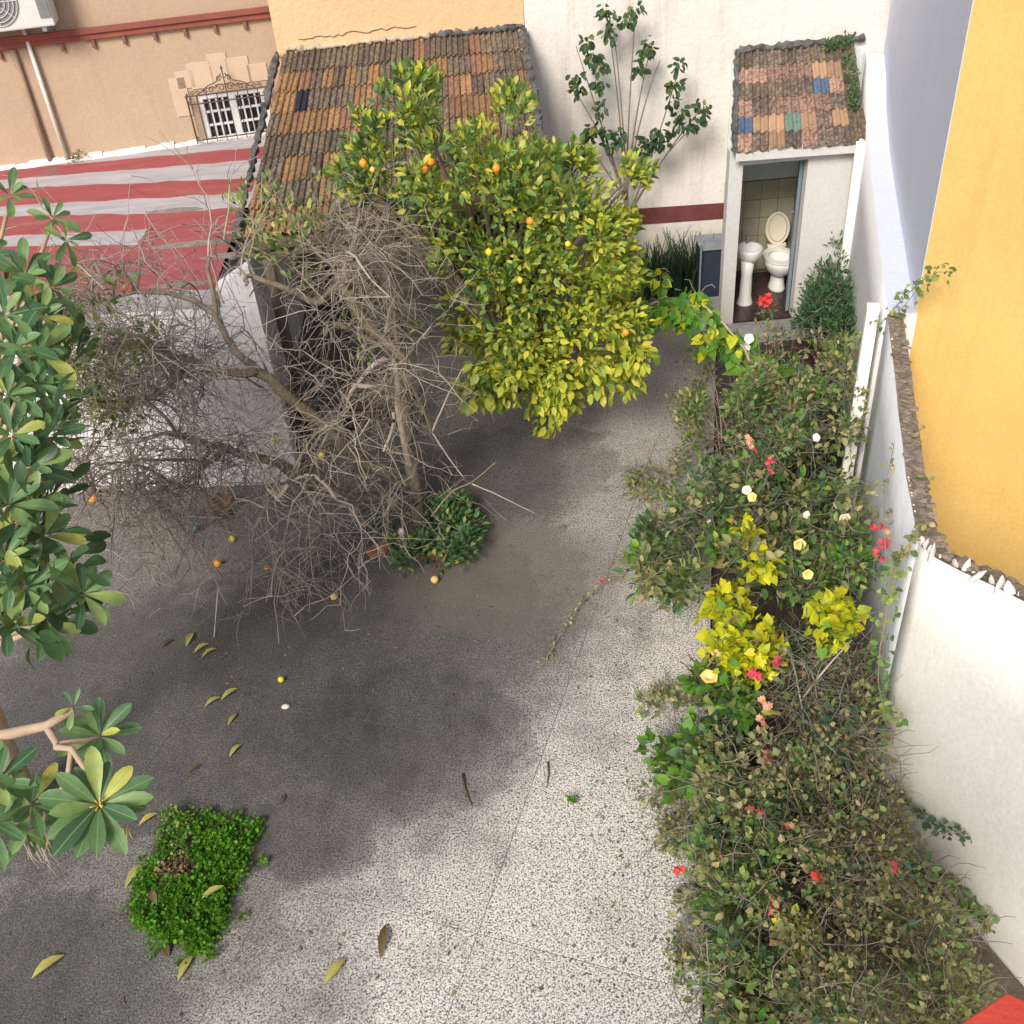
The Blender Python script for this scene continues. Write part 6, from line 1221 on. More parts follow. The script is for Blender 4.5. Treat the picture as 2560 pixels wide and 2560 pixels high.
# middle: trumpet flowered bush
mb_ = shrub('trumpet_bush', 'dark green bush dotted with pale yellow trumpet flowers, middle of the border', 'bush', (1.85, 6.1), [(1.10,5.32,0.78), (1.68,5.78,0.96), (2.20,5.63,0.63), (1.65,6.20,0.13), (2.47,6.50,0.32), (1.89,4.96,0.76), (1.68,5.70,1.14), (1.52,5.87,0.99), (1.02,5.21,0.57), (1.88,6.00,0.61), (2.27,5.68,0.95), (2.08,4.92,0.93), (1.92,5.84,0.19), (1.68,5.60,0.28), (1.65,6.04,0.57), (1.90,7.24,0.16), (1.70,5.67,0.68), (2.19,5.98,0.75), (1.90,5.94,0.26), (1.12,5.43,1.12), (1.52,5.86,0.40), (2.16,5.39,0.48), (1.75,4.89,1.08), (2.20,5.09,1.19), (2.18,4.97,1.07), (1.87,6.30,0.33), (2.75,6.86,0.13), (2.09,5.26,0.61), (1.44,6.26,0.53), (2.10,4.66,1.15), (1.87,5.97,0.08), (1.08,4.89,0.96), (2.32,5.58,0.54), (1.80,5.41,0.40), (1.75,5.70,0.93), (0.80,4.93,1.15), (0.91,5.48,0.79), (2.37,5.84,0.35), (2.59,6.34,0.56), (1.01,5.04,0.80), (1.17,5.99,0.42), (1.98,6.71,0.24), (1.20,5.70,0.87), (1.90,6.18,0.87), (2.03,4.86,0.96), (1.03,5.83,0.25), (2.07,5.81,0.85), (1.64,6.76,0.50), (1.38,5.70,0.68), (1.78,5.37,0.89), (2.00,5.56,0.69), (0.84,4.72,1.17), (1.38,5.35,1.19), (0.90,4.99,0.92), (1.78,6.18,0.07), (1.97,5.76,0.65), (1.69,6.31,0.31), (1.09,6.30,0.33), (1.81,4.91,0.88), (1.81,6.36,0.49), (1.47,4.90,1.16), (1.07,5.86,0.62), (1.78,4.74,0.95), (1.75,5.08,0.82), (2.10,5.10,0.84), (1.39,5.13,1.00), (1.59,6.46,0.22), (2.09,6.76,0.40), (2.05,4.68,1.15), (2.27,6.42,0.44), (1.98,5.72,0.35), (2.32,5.43,1.02), (1.20,5.91,0.28), (2.04,6.26,0.49), (2.36,5.52,0.76), (1.53,6.52,0.49), (1.31,5.62,1.15), (0.81,4.78,1.12), (1.87,6.37,0.75), (2.42,6.84,0.06), (2.06,6.72,0.41), (1.54,5.94,0.96), (2.46,6.22,0.11), (1.24,5.88,0.68), (1.10,4.87,1.02), (1.03,6.28,0.14), (2.10,4.93,0.92), (2.11,5.33,0.76), (1.63,5.47,0.44), (1.48,6.32,0.39), (1.95,5.63,0.13), (0.99,5.56,0.83), (1.44,6.85,0.12), (0.94,5.58,0.83), (2.33,6.88,0.17), (2.27,5.31,0.84), (2.28,6.21,0.14), (2.65,6.81,0.10), (1.43,5.53,0.77), (1.15,5.47,0.62), (1.01,4.87,0.98), (2.43,5.72,0.30), (1.97,5.02,0.66), (2.21,5.04,0.76), (1.73,5.12,0.79), (1.06,5.09,0.67), (2.18,5.40,1.20), (1.61,4.98,0.90), (2.64,6.45,0.15), (1.69,6.24,0.67), (2.49,6.40,0.20), (1.98,6.28,0.82), (2.16,5.06,1.08), (2.03,6.78,0.33), (1.45,5.16,0.94), (2.18,5.76,0.34), (1.67,5.96,0.61), (1.35,5.77,0.58), (0.88,5.21,0.72), (1.98,5.00,0.89)], 48, NR.uniform(.08, .2, 120), (.03, .09), (.4, .75), ['shrub_green', 'shrub_deep', 'shrub_olive', 'vine_green'], (3.5, 2.5, 3, 1), nobj=300, twigs=5, tl=.3, nst=40)
for p, m, sz in (((1.628, 5.597, 1.100), 'petal_cream', .05), ((1.655, 5.515, 1.100), 'petal_yellow', .05), ((1.430, 5.768, 0.900), 'petal_yellow', .055), ((2.157, 5.184, 1.150), 'petal_cream', .06), ((1.799, 4.956, 1.150), 'petal_yellow', .06), ((1.792, 4.715, 1.100), 'petal_yellow', .05), ((0.926, 5.469, 0.600), 'petal_yellow', .045), ((2.236, 6.031, 1.200), 'petal_white', .045), ((1.354, 5.569, 0.900), 'petal_cream', .03), ((1.960, 5.269, 1.100), 'petal_cream', .04)):
    flower(mb_, p, 'trumpet', m, sz * .72)
for p, m, sz in (((1.754, 6.015, 1.200), 'petal_salmon', .05), ((1.758, 5.937, 1.200), 'petal_pink', .05), ((1.738, 6.069, 1.200), 'petal_salmon', .045), ((1.823, 5.777, 1.200), 'petal_pink', .045), ((1.834, 5.749, 1.150), 'petal_pink', .035), ((2.175, 4.688, 1.450), 'petal_pink', .05), ((2.140, 4.522, 1.450), 'petal_pink', .055), ((2.099, 4.436, 1.450), 'petal_pink', .045), ((2.187, 4.590, 1.450), 'petal_salmon', .04)):
    for _ in range(3): flower(ub if p[1] > 6.4 else mb_, V(p) + jit(.03), 'bract', m, sz * .5)
# yellow leaved vines
y1 = shrub('yellow_vine', 'large patch of bright yellow-green heart leaves in the middle of the border', 'vine', (1.55, 5.2), [(1.26,4.35,0.89), (1.18,4.55,1.08), (1.12,4.17,1.05), (1.17,4.39,0.98), (1.23,4.58,0.96), (1.18,4.32,1.01), (1.42,4.15,0.96), (1.31,4.05,1.05), (1.13,4.10,1.07), (1.19,4.37,0.92), (1.17,4.60,0.95), (1.21,4.18,1.10), (1.45,4.19,0.94), (1.16,4.29,1.01), (1.34,4.35,0.88), (1.18,4.03,1.04), (1.24,4.17,0.98), (1.44,4.44,0.89), (1.23,4.71,0.95), (1.32,4.11,0.99), (1.27,4.23,0.93), (1.22,4.26,1.04), (1.12,4.17,1.06), (1.45,4.23,0.93), (1.33,4.05,0.95), (1.32,4.81,0.86), (1.22,4.56,1.10), (1.29,4.68,0.99), (1.34,4.25,1.11), (1.24,4.31,1.07), (1.25,4.23,0.99), (1.32,4.06,1.13), (1.39,4.41,0.90), (1.36,4.73,0.96), (1.23,4.39,1.06), (1.34,4.51,1.08), (1.37,4.25,0.86), (1.30,4.14,0.93), (1.24,4.38,1.10), (1.34,4.74,0.91), (1.22,4.28,0.96), (1.19,4.31,0.99), (1.25,4.11,0.93), (1.34,4.56,0.99), (1.23,4.25,0.94), (1.45,4.33,0.97), (1.28,4.10,1.01), (1.31,4.71,1.02), (1.21,4.49,1.01), (1.43,4.23,1.01), (1.23,4.24,1.02), (1.19,4.38,1.10), (1.21,4.37,0.86), (1.46,4.27,0.95), (1.47,4.26,0.87), (1.17,4.26,1.15), (1.27,4.38,0.98), (1.43,4.43,0.99), (1.23,4.13,1.12), (1.40,4.24,0.95)] + [(1.53,4.96,1.02), (1.50,4.83,1.08), (1.54,4.75,1.14), (1.55,5.30,1.02), (1.52,5.28,1.05), (1.56,4.86,1.09), (1.52,4.85,1.09), (1.52,5.14,1.04), (1.50,4.86,1.07), (1.58,5.25,1.01), (1.59,4.93,1.08), (1.58,5.17,1.06), (1.51,4.81,1.10), (1.53,5.23,1.00)], 12, .085, (.038, .07), (.8, 1.05), ['vine_yellow', 'vine_green'], (8, 1), t='heart', nobj=300, twigs=1, tl=.15, out=.2, up=-.2, nup=.6)
y2 = shrub('lime_vine', 'smaller cluster of round lime yellow leaves close to the garden wall', 'vine', (1.95, 5.1), [(1.82,4.18,1.15), (1.73,4.16,1.17), (1.88,4.26,1.08), (1.77,4.11,1.11), (1.82,4.39,1.07), (1.89,4.24,1.16), (1.78,4.33,1.17), (1.86,4.48,1.02), (1.84,4.44,1.00), (1.95,4.55,0.99), (1.81,4.51,0.96), (1.86,4.52,1.00), (1.90,4.33,1.07), (1.78,4.23,1.15), (1.83,4.29,1.15), (1.82,4.29,1.17), (1.89,4.38,0.96), (1.70,4.23,1.13), (1.85,4.34,1.08), (1.70,4.06,1.19), (1.81,4.24,1.03), (1.92,4.31,1.02), (1.80,4.09,1.19), (1.91,4.25,1.15)], 11, .075, (.04, .078), (.85, 1.1), ['vine_yellow', 'vine_green'], (5, 1), t='heart', nobj=150, twigs=1, tl=.15, out=.2, up=-.1, nup=.7)
for p, m, sz in (((1.107, 4.194, 1.000), 'petal_yellow', .045), ((1.055, 4.071, 0.900), 'petal_yellow', .055)): flower(y1, p, 'trumpet', m, sz)
for p in ((1.292, 4.018, 1.000), (1.438, 4.083, 1.000), (1.305, 3.995, 1.000)):
    for _ in range(3): flower(y1, V(p) + jit(.025), 'bract', 'petal_pink', .028)
# dry brush
db = shrub('dry_brush', 'grey dry brushwood with few leaves between the yellow vines and the wall', 'bush', (1.85, 4.9), [(1.82,4.65,0.34), (1.91,3.90,0.79), (1.72,4.06,0.82), (1.66,3.78,0.76), (1.89,3.99,0.81), (1.83,4.30,0.87), (1.95,4.18,0.82), (1.93,4.32,0.77), (1.45,4.24,0.73), (1.76,4.11,0.95), (1.95,4.15,0.77), (1.63,4.00,0.62), (1.44,4.03,0.82), (1.61,3.90,0.66), (1.81,3.71,0.93), (1.85,3.78,0.76), (1.73,3.83,0.72), (1.58,3.81,0.78), (1.54,3.84,1.02), (1.60,4.27,0.78), (1.93,4.12,0.38), (1.72,4.85,0.35), (2.05,4.73,0.40), (1.92,4.58,0.48), (1.73,3.91,0.67), (1.87,3.77,0.70), (1.90,3.82,0.82), (2.04,4.49,0.63), (1.77,4.12,0.78), (1.78,3.53,0.93), (1.61,3.59,0.94), (1.62,4.22,0.46), (1.96,4.13,0.40), (1.79,4.24,0.40), (1.64,4.50,0.26), (1.82,3.78,0.80), (1.74,4.51,0.35), (1.92,4.06,0.94), (1.78,4.33,0.76), (1.91,4.11,0.85), (2.02,4.45,0.36), (1.67,3.92,0.79), (1.64,3.91,0.81), (1.61,4.46,0.61), (1.70,3.62,0.93), (1.75,4.23,0.29), (1.66,4.27,0.91), (1.83,4.00,0.88), (1.53,4.39,0.50), (1.94,4.13,0.92), (1.76,3.49,0.92), (2.07,4.50,0.34), (1.86,3.84,0.95), (1.73,4.21,0.78), (1.75,4.19,0.79), (1.86,3.88,0.64), (1.54,4.10,0.93), (1.58,4.25,0.92), (1.58,3.92,0.84), (1.80,4.33,0.23), (1.62,4.44,0.51), (1.65,4.54,0.27), (1.77,3.66,1.03), (1.86,4.03,0.59), (1.84,3.72,0.79), (1.81,3.56,1.01), (1.81,4.22,0.57), (1.66,4.49,0.73), (1.78,4.16,0.98), (1.88,3.77,0.66)] , 30, .17, (.035, .06), (.45, .65), ['shrub_olive', 'shrub_deep', 'dry_leaf'], (3, 3, 1), nobj=240, twigs=10, tl=.3, twm='twig_brown', nst=30)
for a, m_, b_ in (((1.688, 4.303, 0.800), (1.702, 3.927, 1.150), (1.826, 4.087, 1.100)), ((1.543, 3.961, 0.700), (1.582, 3.820, 1.150), (1.836, 4.017, 1.200)), ((1.678, 4.688, 0.700), (1.501, 3.907, 1.100), (1.550, 3.813, 0.800))):
    MB().tube(bez(a, m_, b_, 9), [.009 - .005 * i / 8 for i in range(9)], 6).build('stem', 'twig_light', db, True)
# lower left green plants
lg = shrub('leafy_creeper', 'fresh green creeper spilling on to the paving below the yellow vine', 'creeper', (1.3, 4.5), [(0.88,4.21,0.12), (1.10,4.18,0.30), (1.09,3.94,0.49), (1.03,4.00,0.33), (0.96,3.96,0.50), (0.85,3.73,0.43), (0.94,4.04,0.13), (0.99,4.03,0.40), (0.82,3.99,0.25), (1.05,3.93,0.46), (1.04,3.88,0.32), (0.96,4.23,0.14), (1.14,4.15,0.13), (0.94,4.25,0.10), (1.00,3.82,0.49), (1.01,3.75,0.50), (1.11,3.98,0.29), (0.90,3.78,0.47), (1.10,4.06,0.06), (0.98,4.01,0.30), (1.10,4.11,0.38), (0.98,4.04,0.49), (0.78,4.10,0.29), (0.94,3.83,0.30), (1.13,4.17,0.27), (0.81,4.05,0.24)] + [(1.20,3.99,0.88), (1.15,4.15,0.56), (1.06,4.16,0.75), (1.10,4.32,0.61), (1.23,4.03,0.84), (1.23,3.87,0.88), (1.15,3.96,0.85), (1.21,4.24,0.71), (1.24,4.38,0.54), (1.27,4.12,0.67), (1.03,4.25,0.76), (1.22,4.27,0.57), (1.10,4.39,0.55), (1.21,4.18,0.72), (1.12,4.05,0.80), (1.24,4.07,0.88), (1.27,4.06,0.68), (1.33,4.13,0.60), (1.19,3.96,0.80), (1.22,4.16,0.79)], 20, .10, (.05, .09), (.6, .85), ['vine_green', 'shrub_green', 'shrub_deep'], (3, 2, 1), t='heart', nobj=300, twigs=1, tl=.15)
gs = shrub('green_shrub', 'dense mid green shrub with pink bracts along the left side of border front', 'bush', (1.2, 3.5), [(0.92,2.32,0.46), (0.93,2.23,0.52), (0.95,2.38,0.82), (0.87,2.70,0.20), (1.03,3.21,0.26), (0.83,2.87,0.63), (0.80,2.44,0.93), (0.98,3.64,0.13), (1.14,3.13,0.45), (0.77,2.37,0.73), (0.91,2.53,0.26), (0.82,2.33,0.26), (1.03,3.80,0.66), (1.08,3.24,0.35), (1.01,3.38,0.18), (0.94,2.62,0.64), (0.91,2.67,0.89), (1.03,3.67,0.32), (1.17,3.14,0.40), (0.96,3.61,0.64), (0.96,3.17,0.26), (0.99,3.29,0.87), (1.13,3.11,0.26), (1.21,3.01,0.17), (0.75,2.31,0.34), (1.08,3.50,0.84), (0.84,2.73,0.70), (1.13,3.31,0.28), (1.18,3.33,0.60), (1.11,2.94,0.19), (1.01,2.33,0.36), (0.81,2.26,0.73), (0.97,2.90,0.48), (0.99,2.62,0.64), (0.85,2.65,0.10), (0.97,3.10,0.07), (1.17,3.37,0.35), (0.87,3.14,0.57), (0.89,2.35,0.64), (1.09,2.97,0.52), (1.08,3.55,0.75), (0.86,2.39,0.25), (0.97,2.48,0.42), (1.07,3.65,0.54), (0.92,2.93,0.60), (1.02,3.39,0.09), (1.03,2.64,0.31), (0.85,2.74,0.46), (1.05,2.53,0.46), (0.93,2.75,0.59), (1.01,2.93,0.38), (1.18,3.16,0.17), (1.18,3.37,0.35), (0.92,2.38,0.41), (0.86,2.53,0.82), (1.05,3.31,0.33), (0.92,2.43,0.64), (1.26,3.27,0.30), (0.94,2.85,0.32), (0.93,3.42,0.30), (1.09,2.59,0.09), (1.02,3.65,0.19), (0.85,2.27,0.41), (1.00,2.69,0.88), (0.97,2.86,0.16), (1.17,3.89,0.51), (1.22,3.55,0.48), (1.08,3.01,0.89), (0.81,2.94,0.93), (0.96,3.33,0.41), (1.01,3.15,0.37), (1.11,2.88,0.93), (1.01,2.25,0.53), (1.20,4.00,0.09), (1.32,3.32,0.25), (1.03,2.37,0.60), (1.17,3.99,0.16), (0.88,2.21,0.63), (0.99,3.40,0.80), (1.11,2.90,0.58), (0.89,3.37,0.93), (0.84,2.72,0.19), (1.04,2.45,0.82), (0.86,2.24,0.66), (0.95,2.93,0.80), (0.93,2.45,0.40), (0.95,2.81,0.60), (1.10,3.87,0.50), (0.90,3.15,0.17), (1.11,3.05,0.20), (1.06,2.74,0.89), (0.95,3.02,0.40), (1.16,3.19,0.57), (1.04,3.23,0.92), (0.78,2.27,0.59), (1.08,3.31,0.28), (0.86,3.07,0.90), (0.87,2.99,0.47), (1.11,3.76,0.72), (0.99,2.80,0.46), (1.14,2.79,0.67), (0.91,3.06,0.61), (1.02,2.34,0.79), (0.85,2.37,0.77), (1.25,3.45,0.73), (1.05,2.38,0.65), (0.96,2.42,0.14), (0.79,2.04,0.83), (0.81,2.86,0.94), (0.99,3.07,0.16), (1.19,3.84,0.37), (0.91,2.27,0.50), (1.16,3.72,0.35), (0.83,2.44,0.45), (1.39,3.85,0.11), (0.93,3.35,0.90), (1.16,3.55,0.11), (0.80,2.52,0.67), (1.06,3.10,0.79), (0.91,2.65,0.06), (1.10,4.10,0.29), (0.79,2.58,0.54), (0.91,2.30,0.33), (1.17,3.36,0.59), (0.83,2.07,0.79), (0.84,2.66,0.37), (1.21,3.81,0.66), (1.20,3.58,0.24), (0.99,3.14,0.92), (0.99,3.45,0.10)], 58, NR.uniform(.06, .17, 130), (.02, .06), (.5, .8), ['shrub_green', 'shrub_deep', 'shrub_olive', 'vine_green'], (4, 2.5, 3, 1.4), nobj=300, twigs=4, tl=.25, nst=40)
ol = shrub('bougainvillea', 'wide straggly bougainvillea with dull olive leaves and pink flowers by the near wall', 'bush', (1.65, 3.2), [(1.54,2.58,1.06), (1.50,2.88,0.70), (1.20,2.04,0.98), (1.70,2.73,0.64), (1.08,2.21,0.40), (1.30,2.71,1.00), (1.66,3.65,0.17), (2.03,2.59,0.28), (1.09,2.04,0.82), (1.38,2.44,1.08), (1.40,2.89,0.17), (1.82,3.40,0.47), (1.42,2.72,1.00), (1.62,2.01,0.95), (1.40,2.93,0.88), (1.39,3.70,0.63), (1.44,3.11,0.30), (1.63,3.32,0.41), (1.65,2.20,0.90), (1.65,3.18,0.28), (1.38,2.65,0.97), (1.65,2.90,0.92), (1.86,2.55,0.78), (1.56,3.02,0.91), (1.72,2.47,1.03), (1.99,2.67,0.25), (1.59,3.78,0.32), (1.93,2.90,0.27), (1.23,2.56,0.45), (1.24,2.49,0.40), (1.11,2.70,0.85), (1.13,2.30,0.60), (1.67,3.38,0.22), (1.12,2.86,0.62), (1.46,3.61,0.57), (1.63,2.24,0.43), (1.53,2.89,0.37), (1.18,3.24,1.00), (1.45,2.40,0.31), (1.22,2.20,1.10), (2.09,2.48,0.26), (1.72,2.56,0.41), (1.71,3.00,0.80), (1.89,2.64,0.35), (1.79,3.48,0.84), (1.78,2.47,0.64), (1.30,2.27,0.71), (1.80,3.09,0.34), (1.34,2.85,0.91), (1.76,3.38,0.29), (1.70,3.53,0.83), (1.61,3.26,0.50), (1.49,3.19,0.45), (1.16,2.17,1.05), (1.98,3.66,0.30), (1.15,2.03,1.06), (1.28,3.30,1.02), (1.80,2.72,0.79), (1.73,3.15,1.02), (1.29,3.41,0.18), (1.37,3.65,0.31), (1.55,2.25,0.71), (1.56,3.59,0.23), (1.27,2.14,1.07), (1.89,2.57,0.61), (1.93,3.36,0.36), (1.81,2.45,0.22), (1.09,2.14,1.06), (1.48,2.11,0.69), (1.23,2.06,1.09), (1.49,3.59,0.48), (1.40,3.47,0.62), (2.01,2.38,0.44), (1.40,2.98,0.96), (1.50,3.25,1.01), (1.75,3.46,0.60), (1.39,2.51,0.33), (1.58,1.95,1.05), (2.03,3.16,0.19), (1.06,2.56,0.92), (1.96,3.68,0.20), (1.95,3.34,0.19), (1.21,3.17,0.72), (1.31,2.31,0.65), (1.75,2.57,0.87), (1.21,3.24,0.76), (1.28,2.76,0.43), (1.32,2.17,0.96), (1.13,2.38,0.45), (1.53,2.28,0.95), (1.59,2.74,1.08), (1.63,2.09,0.91), (1.93,2.60,0.42), (1.39,2.26,0.73), (1.70,2.17,0.72), (1.55,2.13,0.96), (1.64,3.25,0.25), (1.33,3.44,0.57), (1.69,3.39,0.24), (1.22,2.19,0.87), (1.70,3.53,0.43), (1.80,2.36,0.54), (1.27,2.90,0.32), (1.72,3.87,0.32), (1.80,3.00,0.34), (1.68,2.57,0.46), (1.59,3.16,0.67), (1.74,3.22,0.47), (1.29,2.18,0.93), (1.37,3.61,0.71), (1.60,2.00,1.05), (2.03,2.70,0.39), (1.63,3.27,0.52), (1.27,2.34,0.96), (1.44,3.26,0.54), (0.95,2.07,0.73), (1.79,2.95,0.41), (1.39,3.34,0.34), (1.78,2.00,0.77), (1.71,2.61,0.66), (1.54,2.79,0.42), (1.86,2.18,0.64), (1.21,2.45,0.16), (1.92,2.90,0.16), (1.06,2.30,0.29), (1.69,3.09,0.75), (1.84,3.34,0.76), (1.33,1.93,1.01), (1.27,3.36,0.47), (1.40,2.81,0.34), (1.78,2.07,0.60), (1.58,1.94,1.01), (1.11,2.48,0.97), (1.52,2.87,0.72), (1.78,2.81,0.53), (1.69,2.91,0.47), (1.85,3.03,0.53), (1.35,3.29,0.24), (1.74,3.02,0.76), (1.62,1.99,0.99), (1.76,2.56,0.28), (1.23,2.83,1.09), (1.26,2.08,0.66), (1.86,2.72,0.50), (2.00,2.40,0.46), (2.00,3.34,0.25), (1.45,3.20,0.82), (1.74,2.63,1.05), (1.97,3.74,0.44), (1.94,2.31,0.23), (1.15,2.35,0.83), (1.23,3.51,1.00), (1.79,2.43,0.33), (1.89,3.10,0.20), (1.76,2.24,0.94), (1.31,2.46,0.34), (1.32,2.59,0.57), (1.47,3.38,1.09), (1.36,3.26,0.33), (1.33,2.73,0.88), (1.76,2.58,0.24), (1.82,2.09,0.68), (1.14,3.09,0.89), (1.58,3.11,0.26), (1.11,2.37,0.96), (1.85,2.38,0.29), (1.49,3.69,0.24), (1.81,2.83,0.25), (1.37,2.71,0.79), (1.74,2.83,0.57), (1.97,3.39,0.45), (1.80,2.54,0.80), (1.32,2.48,0.48), (1.18,2.33,0.58), (1.47,2.80,0.80), (1.95,2.37,0.45), (1.72,2.75,0.83), (1.43,2.62,0.89), (1.88,2.56,0.25), (1.76,2.77,0.32), (1.55,2.45,0.53), (1.13,2.34,0.30), (1.51,3.94,0.19), (1.08,2.22,0.61), (1.57,2.15,0.49), (1.83,3.01,0.35), (1.65,2.70,0.75), (1.65,2.23,0.69), (1.17,2.79,0.49), (1.45,3.65,0.62), (1.78,2.70,0.24), (1.41,2.45,0.49), (1.93,2.35,0.54), (1.54,3.85,0.45), (1.40,3.88,0.51), (1.45,2.52,0.79), (1.86,2.97,0.78), (1.72,3.98,0.33), (1.53,2.15,1.01), (1.07,2.41,0.17), (1.85,2.66,0.83), (1.93,2.65,0.25), (1.39,3.34,1.09), (1.94,2.74,0.21), (1.57,3.10,0.97), (1.72,2.21,1.06), (1.68,2.05,0.88), (1.70,3.21,0.37), (1.09,2.52,0.34), (1.76,2.09,0.88), (1.79,2.98,0.40), (1.11,2.64,0.91), (1.54,3.53,0.38), (1.51,2.05,0.84), (1.15,2.12,0.89), (1.40,3.68,0.29), (1.27,2.89,0.82), (1.79,2.83,0.40), (1.71,2.32,1.10), (1.30,2.85,1.01), (1.55,2.94,0.33), (1.81,2.82,0.39), (0.97,2.15,0.65), (1.39,2.76,1.03), (1.41,2.49,0.54), (1.47,2.35,0.34), (1.27,2.17,0.75), (1.39,2.23,0.35), (0.99,1.98,1.08), (1.51,3.46,0.77)], 56, NR.uniform(.06, .17, 230), (.016, .046), (.5, .85), ['shrub_olive', 'shrub_green', 'shrub_deep', 'dry_leaf'], (6, 3, 1.2, .25), nobj=300, twigs=6, tl=.26, twm='bark_grey', nst=50)
for p, m, sz in (((1.238, 3.495, 0.900), 'petal_pink', .05), ((0.995, 3.268, 0.800), 'petal_salmon', .035), ((1.105, 3.168, 0.900), 'petal_pink', .05), ((1.242, 3.036, 0.950), 'petal_pink', .035), ((1.283, 2.716, 1.000), 'petal_red', .055), ((1.636, 2.732, 1.000), 'petal_pink', .04), ((1.076, 2.606, 0.900), 'petal_pink', .05), ((1.083, 2.555, 0.900), 'petal_pink', .045), ((0.862, 2.326, 0.700), 'petal_red', .035), ((0.760, 2.739, 0.250), 'petal_salmon', .03), ((0.936, 3.104, 0.600), 'petal_red', .03), ((0.772, 3.314, 0.200), 'petal_red', .045), ((1.091, 2.514, 0.900), 'petal_salmon', .06), ((1.101, 2.484, 0.900), 'petal_salmon', .05), ((1.324, 3.870, 0.950), 'petal_salmon', .04), ((1.331, 3.810, 0.950), 'petal_salmon', .045), ((1.295, 3.784, 0.900), 'petal_salmon', .045), ((1.303, 3.725, 0.900), 'petal_salmon', .035), ((1.235, 2.199, 0.900), 'petal_salmon', .035)):
    for _ in range(3): flower(gs if p[0] < 1.28 else ol, V(p) + jit(.022), 'bract', m, sz * .52)
for q in (((1.079, 2.505, 0.900)), ((1.109, 2.444, 0.900)), ((1.141, 2.411, 0.850))):
    pass
ys = shrub('yellowing_sprig', 'yellowing leafy sprig among pink flowers at the border front', 'plant', (1.35, 3.0), [(1.12,2.44,0.93), (1.10,2.50,0.92), (1.14,2.51,0.89), (1.12,2.54,0.91), (1.18,2.42,0.91), (1.11,2.51,0.86), (1.19,2.52,0.88), (1.18,2.46,0.87)], 14, .07, (.05, .08), (.6, .8), ['shrub_olive', 'vine_yellow', 'dry_leaf'], (2, 1, 1), nobj=112, twigs=1, tl=.1)
# loose sprays lying over the paving
sw = shrub('low_weeds', 'scattered thin weeds creeping over paving from the border front', 'weed', (1.05, 4.0), [(0.84,4.77,0.01), (1.06,4.60,0.12), (0.83,4.65,0.09), (0.97,4.83,0.03), (1.04,4.69,0.11), (1.08,4.71,0.04), (0.99,4.75,0.04), (0.86,4.74,0.07)] + [(0.70,3.91,0.12), (0.79,3.96,0.05), (0.90,3.91,0.08), (0.79,3.96,0.08), (0.90,3.95,0.10), (0.82,3.95,0.02)] + [(0.77,3.64,0.12), (0.82,3.63,0.10), (0.86,3.75,0.03), (0.77,3.66,0.01), (0.79,3.66,0.12), (0.79,3.52,0.19), (0.85,3.65,0.18), (0.92,3.60,0.16), (0.93,3.58,0.05), (0.75,3.62,0.06)] + [(0.89,3.05,0.03), (0.74,3.11,0.18), (0.92,3.12,0.09), (0.82,3.15,0.11), (0.69,2.84,0.09), (0.88,2.95,0.15), (0.89,3.18,0.01), (0.70,2.92,0.10), (0.76,2.90,0.12), (0.88,3.07,0.10), (0.85,3.15,0.18), (0.68,2.87,0.03), (0.86,3.14,0.14), (0.74,2.92,0.07)], 24, .10, (.03, .055), (.45, .65), ['shrub_olive', 'shrub_green'], (3, 1), nobj=250, twigs=3, tl=.2)
# shoots climbing the garden wall and over its top
def sprig(label, pts, n, Lr, m, rad=.004, side=.05, group=None, stem='vine_stem'):
    t_ = thing('wall_shoot', label, 'shoot', tuple(pts[0]), group)
    q = [V(p) for p in pts]; MB().tube(q, [rad * (1 - .6 * i / (len(q) - 1)) for i in range(len(q))], 4).build('stem', stem, t_, True)
    PP = [];
    for k in range(n):
        s_ = k / max(n - 1, 1) * (len(q) - 1); i = min(int(s_), len(q) - 2); PP.append(q[i].lerp(q[i + 1], s_ - i) + jit(side))
    P = np.array(PP); D = NR.normal(size=(n, 3)) + np.array((-.2, -.3, .1)); Nn = NR.normal(size=(n, 3)) * .5 + np.array((-.6, -.5, .5))
    L = NR.uniform(Lr[0], Lr[1], n); leaves(t_, P, D, Nn, L, L * NR.uniform(.6, .9, n), np.zeros(n, int), [m], nobj=n)
    return t_
sprig('leafy shoot arching over the wall top against yellow house', [(2.660, 6.600, 1.634), (2.706, 6.400, 1.862), (2.734, 6.200, 2.126), (2.754, 6.000, 2.362), (2.812, 5.900, 2.471), (2.879, 5.800, 2.510)], 64, (.03, .055), 'shrub_green', .005, .05)
sprig('sparse second shoot below the arching one near wall coping', [(2.730, 6.300, 1.849), (2.723, 6.200, 2.023), (2.729, 6.000, 2.280), (2.773, 5.900, 2.407)], 26, (.03, .05), 'shrub_green', .004, .04)
def nw(px): return px
sprig('ivy strand hanging down the shaded bend of the garden wall', [(1.971, 3.884, 1.900), (1.946, 3.925, 1.800), (1.926, 3.884, 1.700), (1.911, 3.833, 1.550), (1.873, 3.750, 1.400), (1.855, 3.663, 1.250), (1.864, 3.583, 1.150), (1.912, 3.483, 1.100)], 110, (.03, .055), 'shrub_green', .005, .05)
sprig('ivy strand on the far wall face above red flowers', [(2.034, 4.214, 1.600), (2.142, 4.559, 1.600), (2.206, 4.756, 1.650), (2.270, 4.893, 1.750), (2.331, 5.023, 1.800)], 40, (.025, .045), 'shrub_olive', .004, .05)
sprig('upper dark leaved shoot crossing the near white wall', [(2.007, 3.766, 0.216), (2.070, 3.586, 0.331), (2.120, 3.442, 0.407), (2.163, 3.322, 0.421), (2.202, 3.208, 0.503), (2.231, 3.124, 0.565)], 80, (.028, .046), 'shrub_deep', .003, .03)
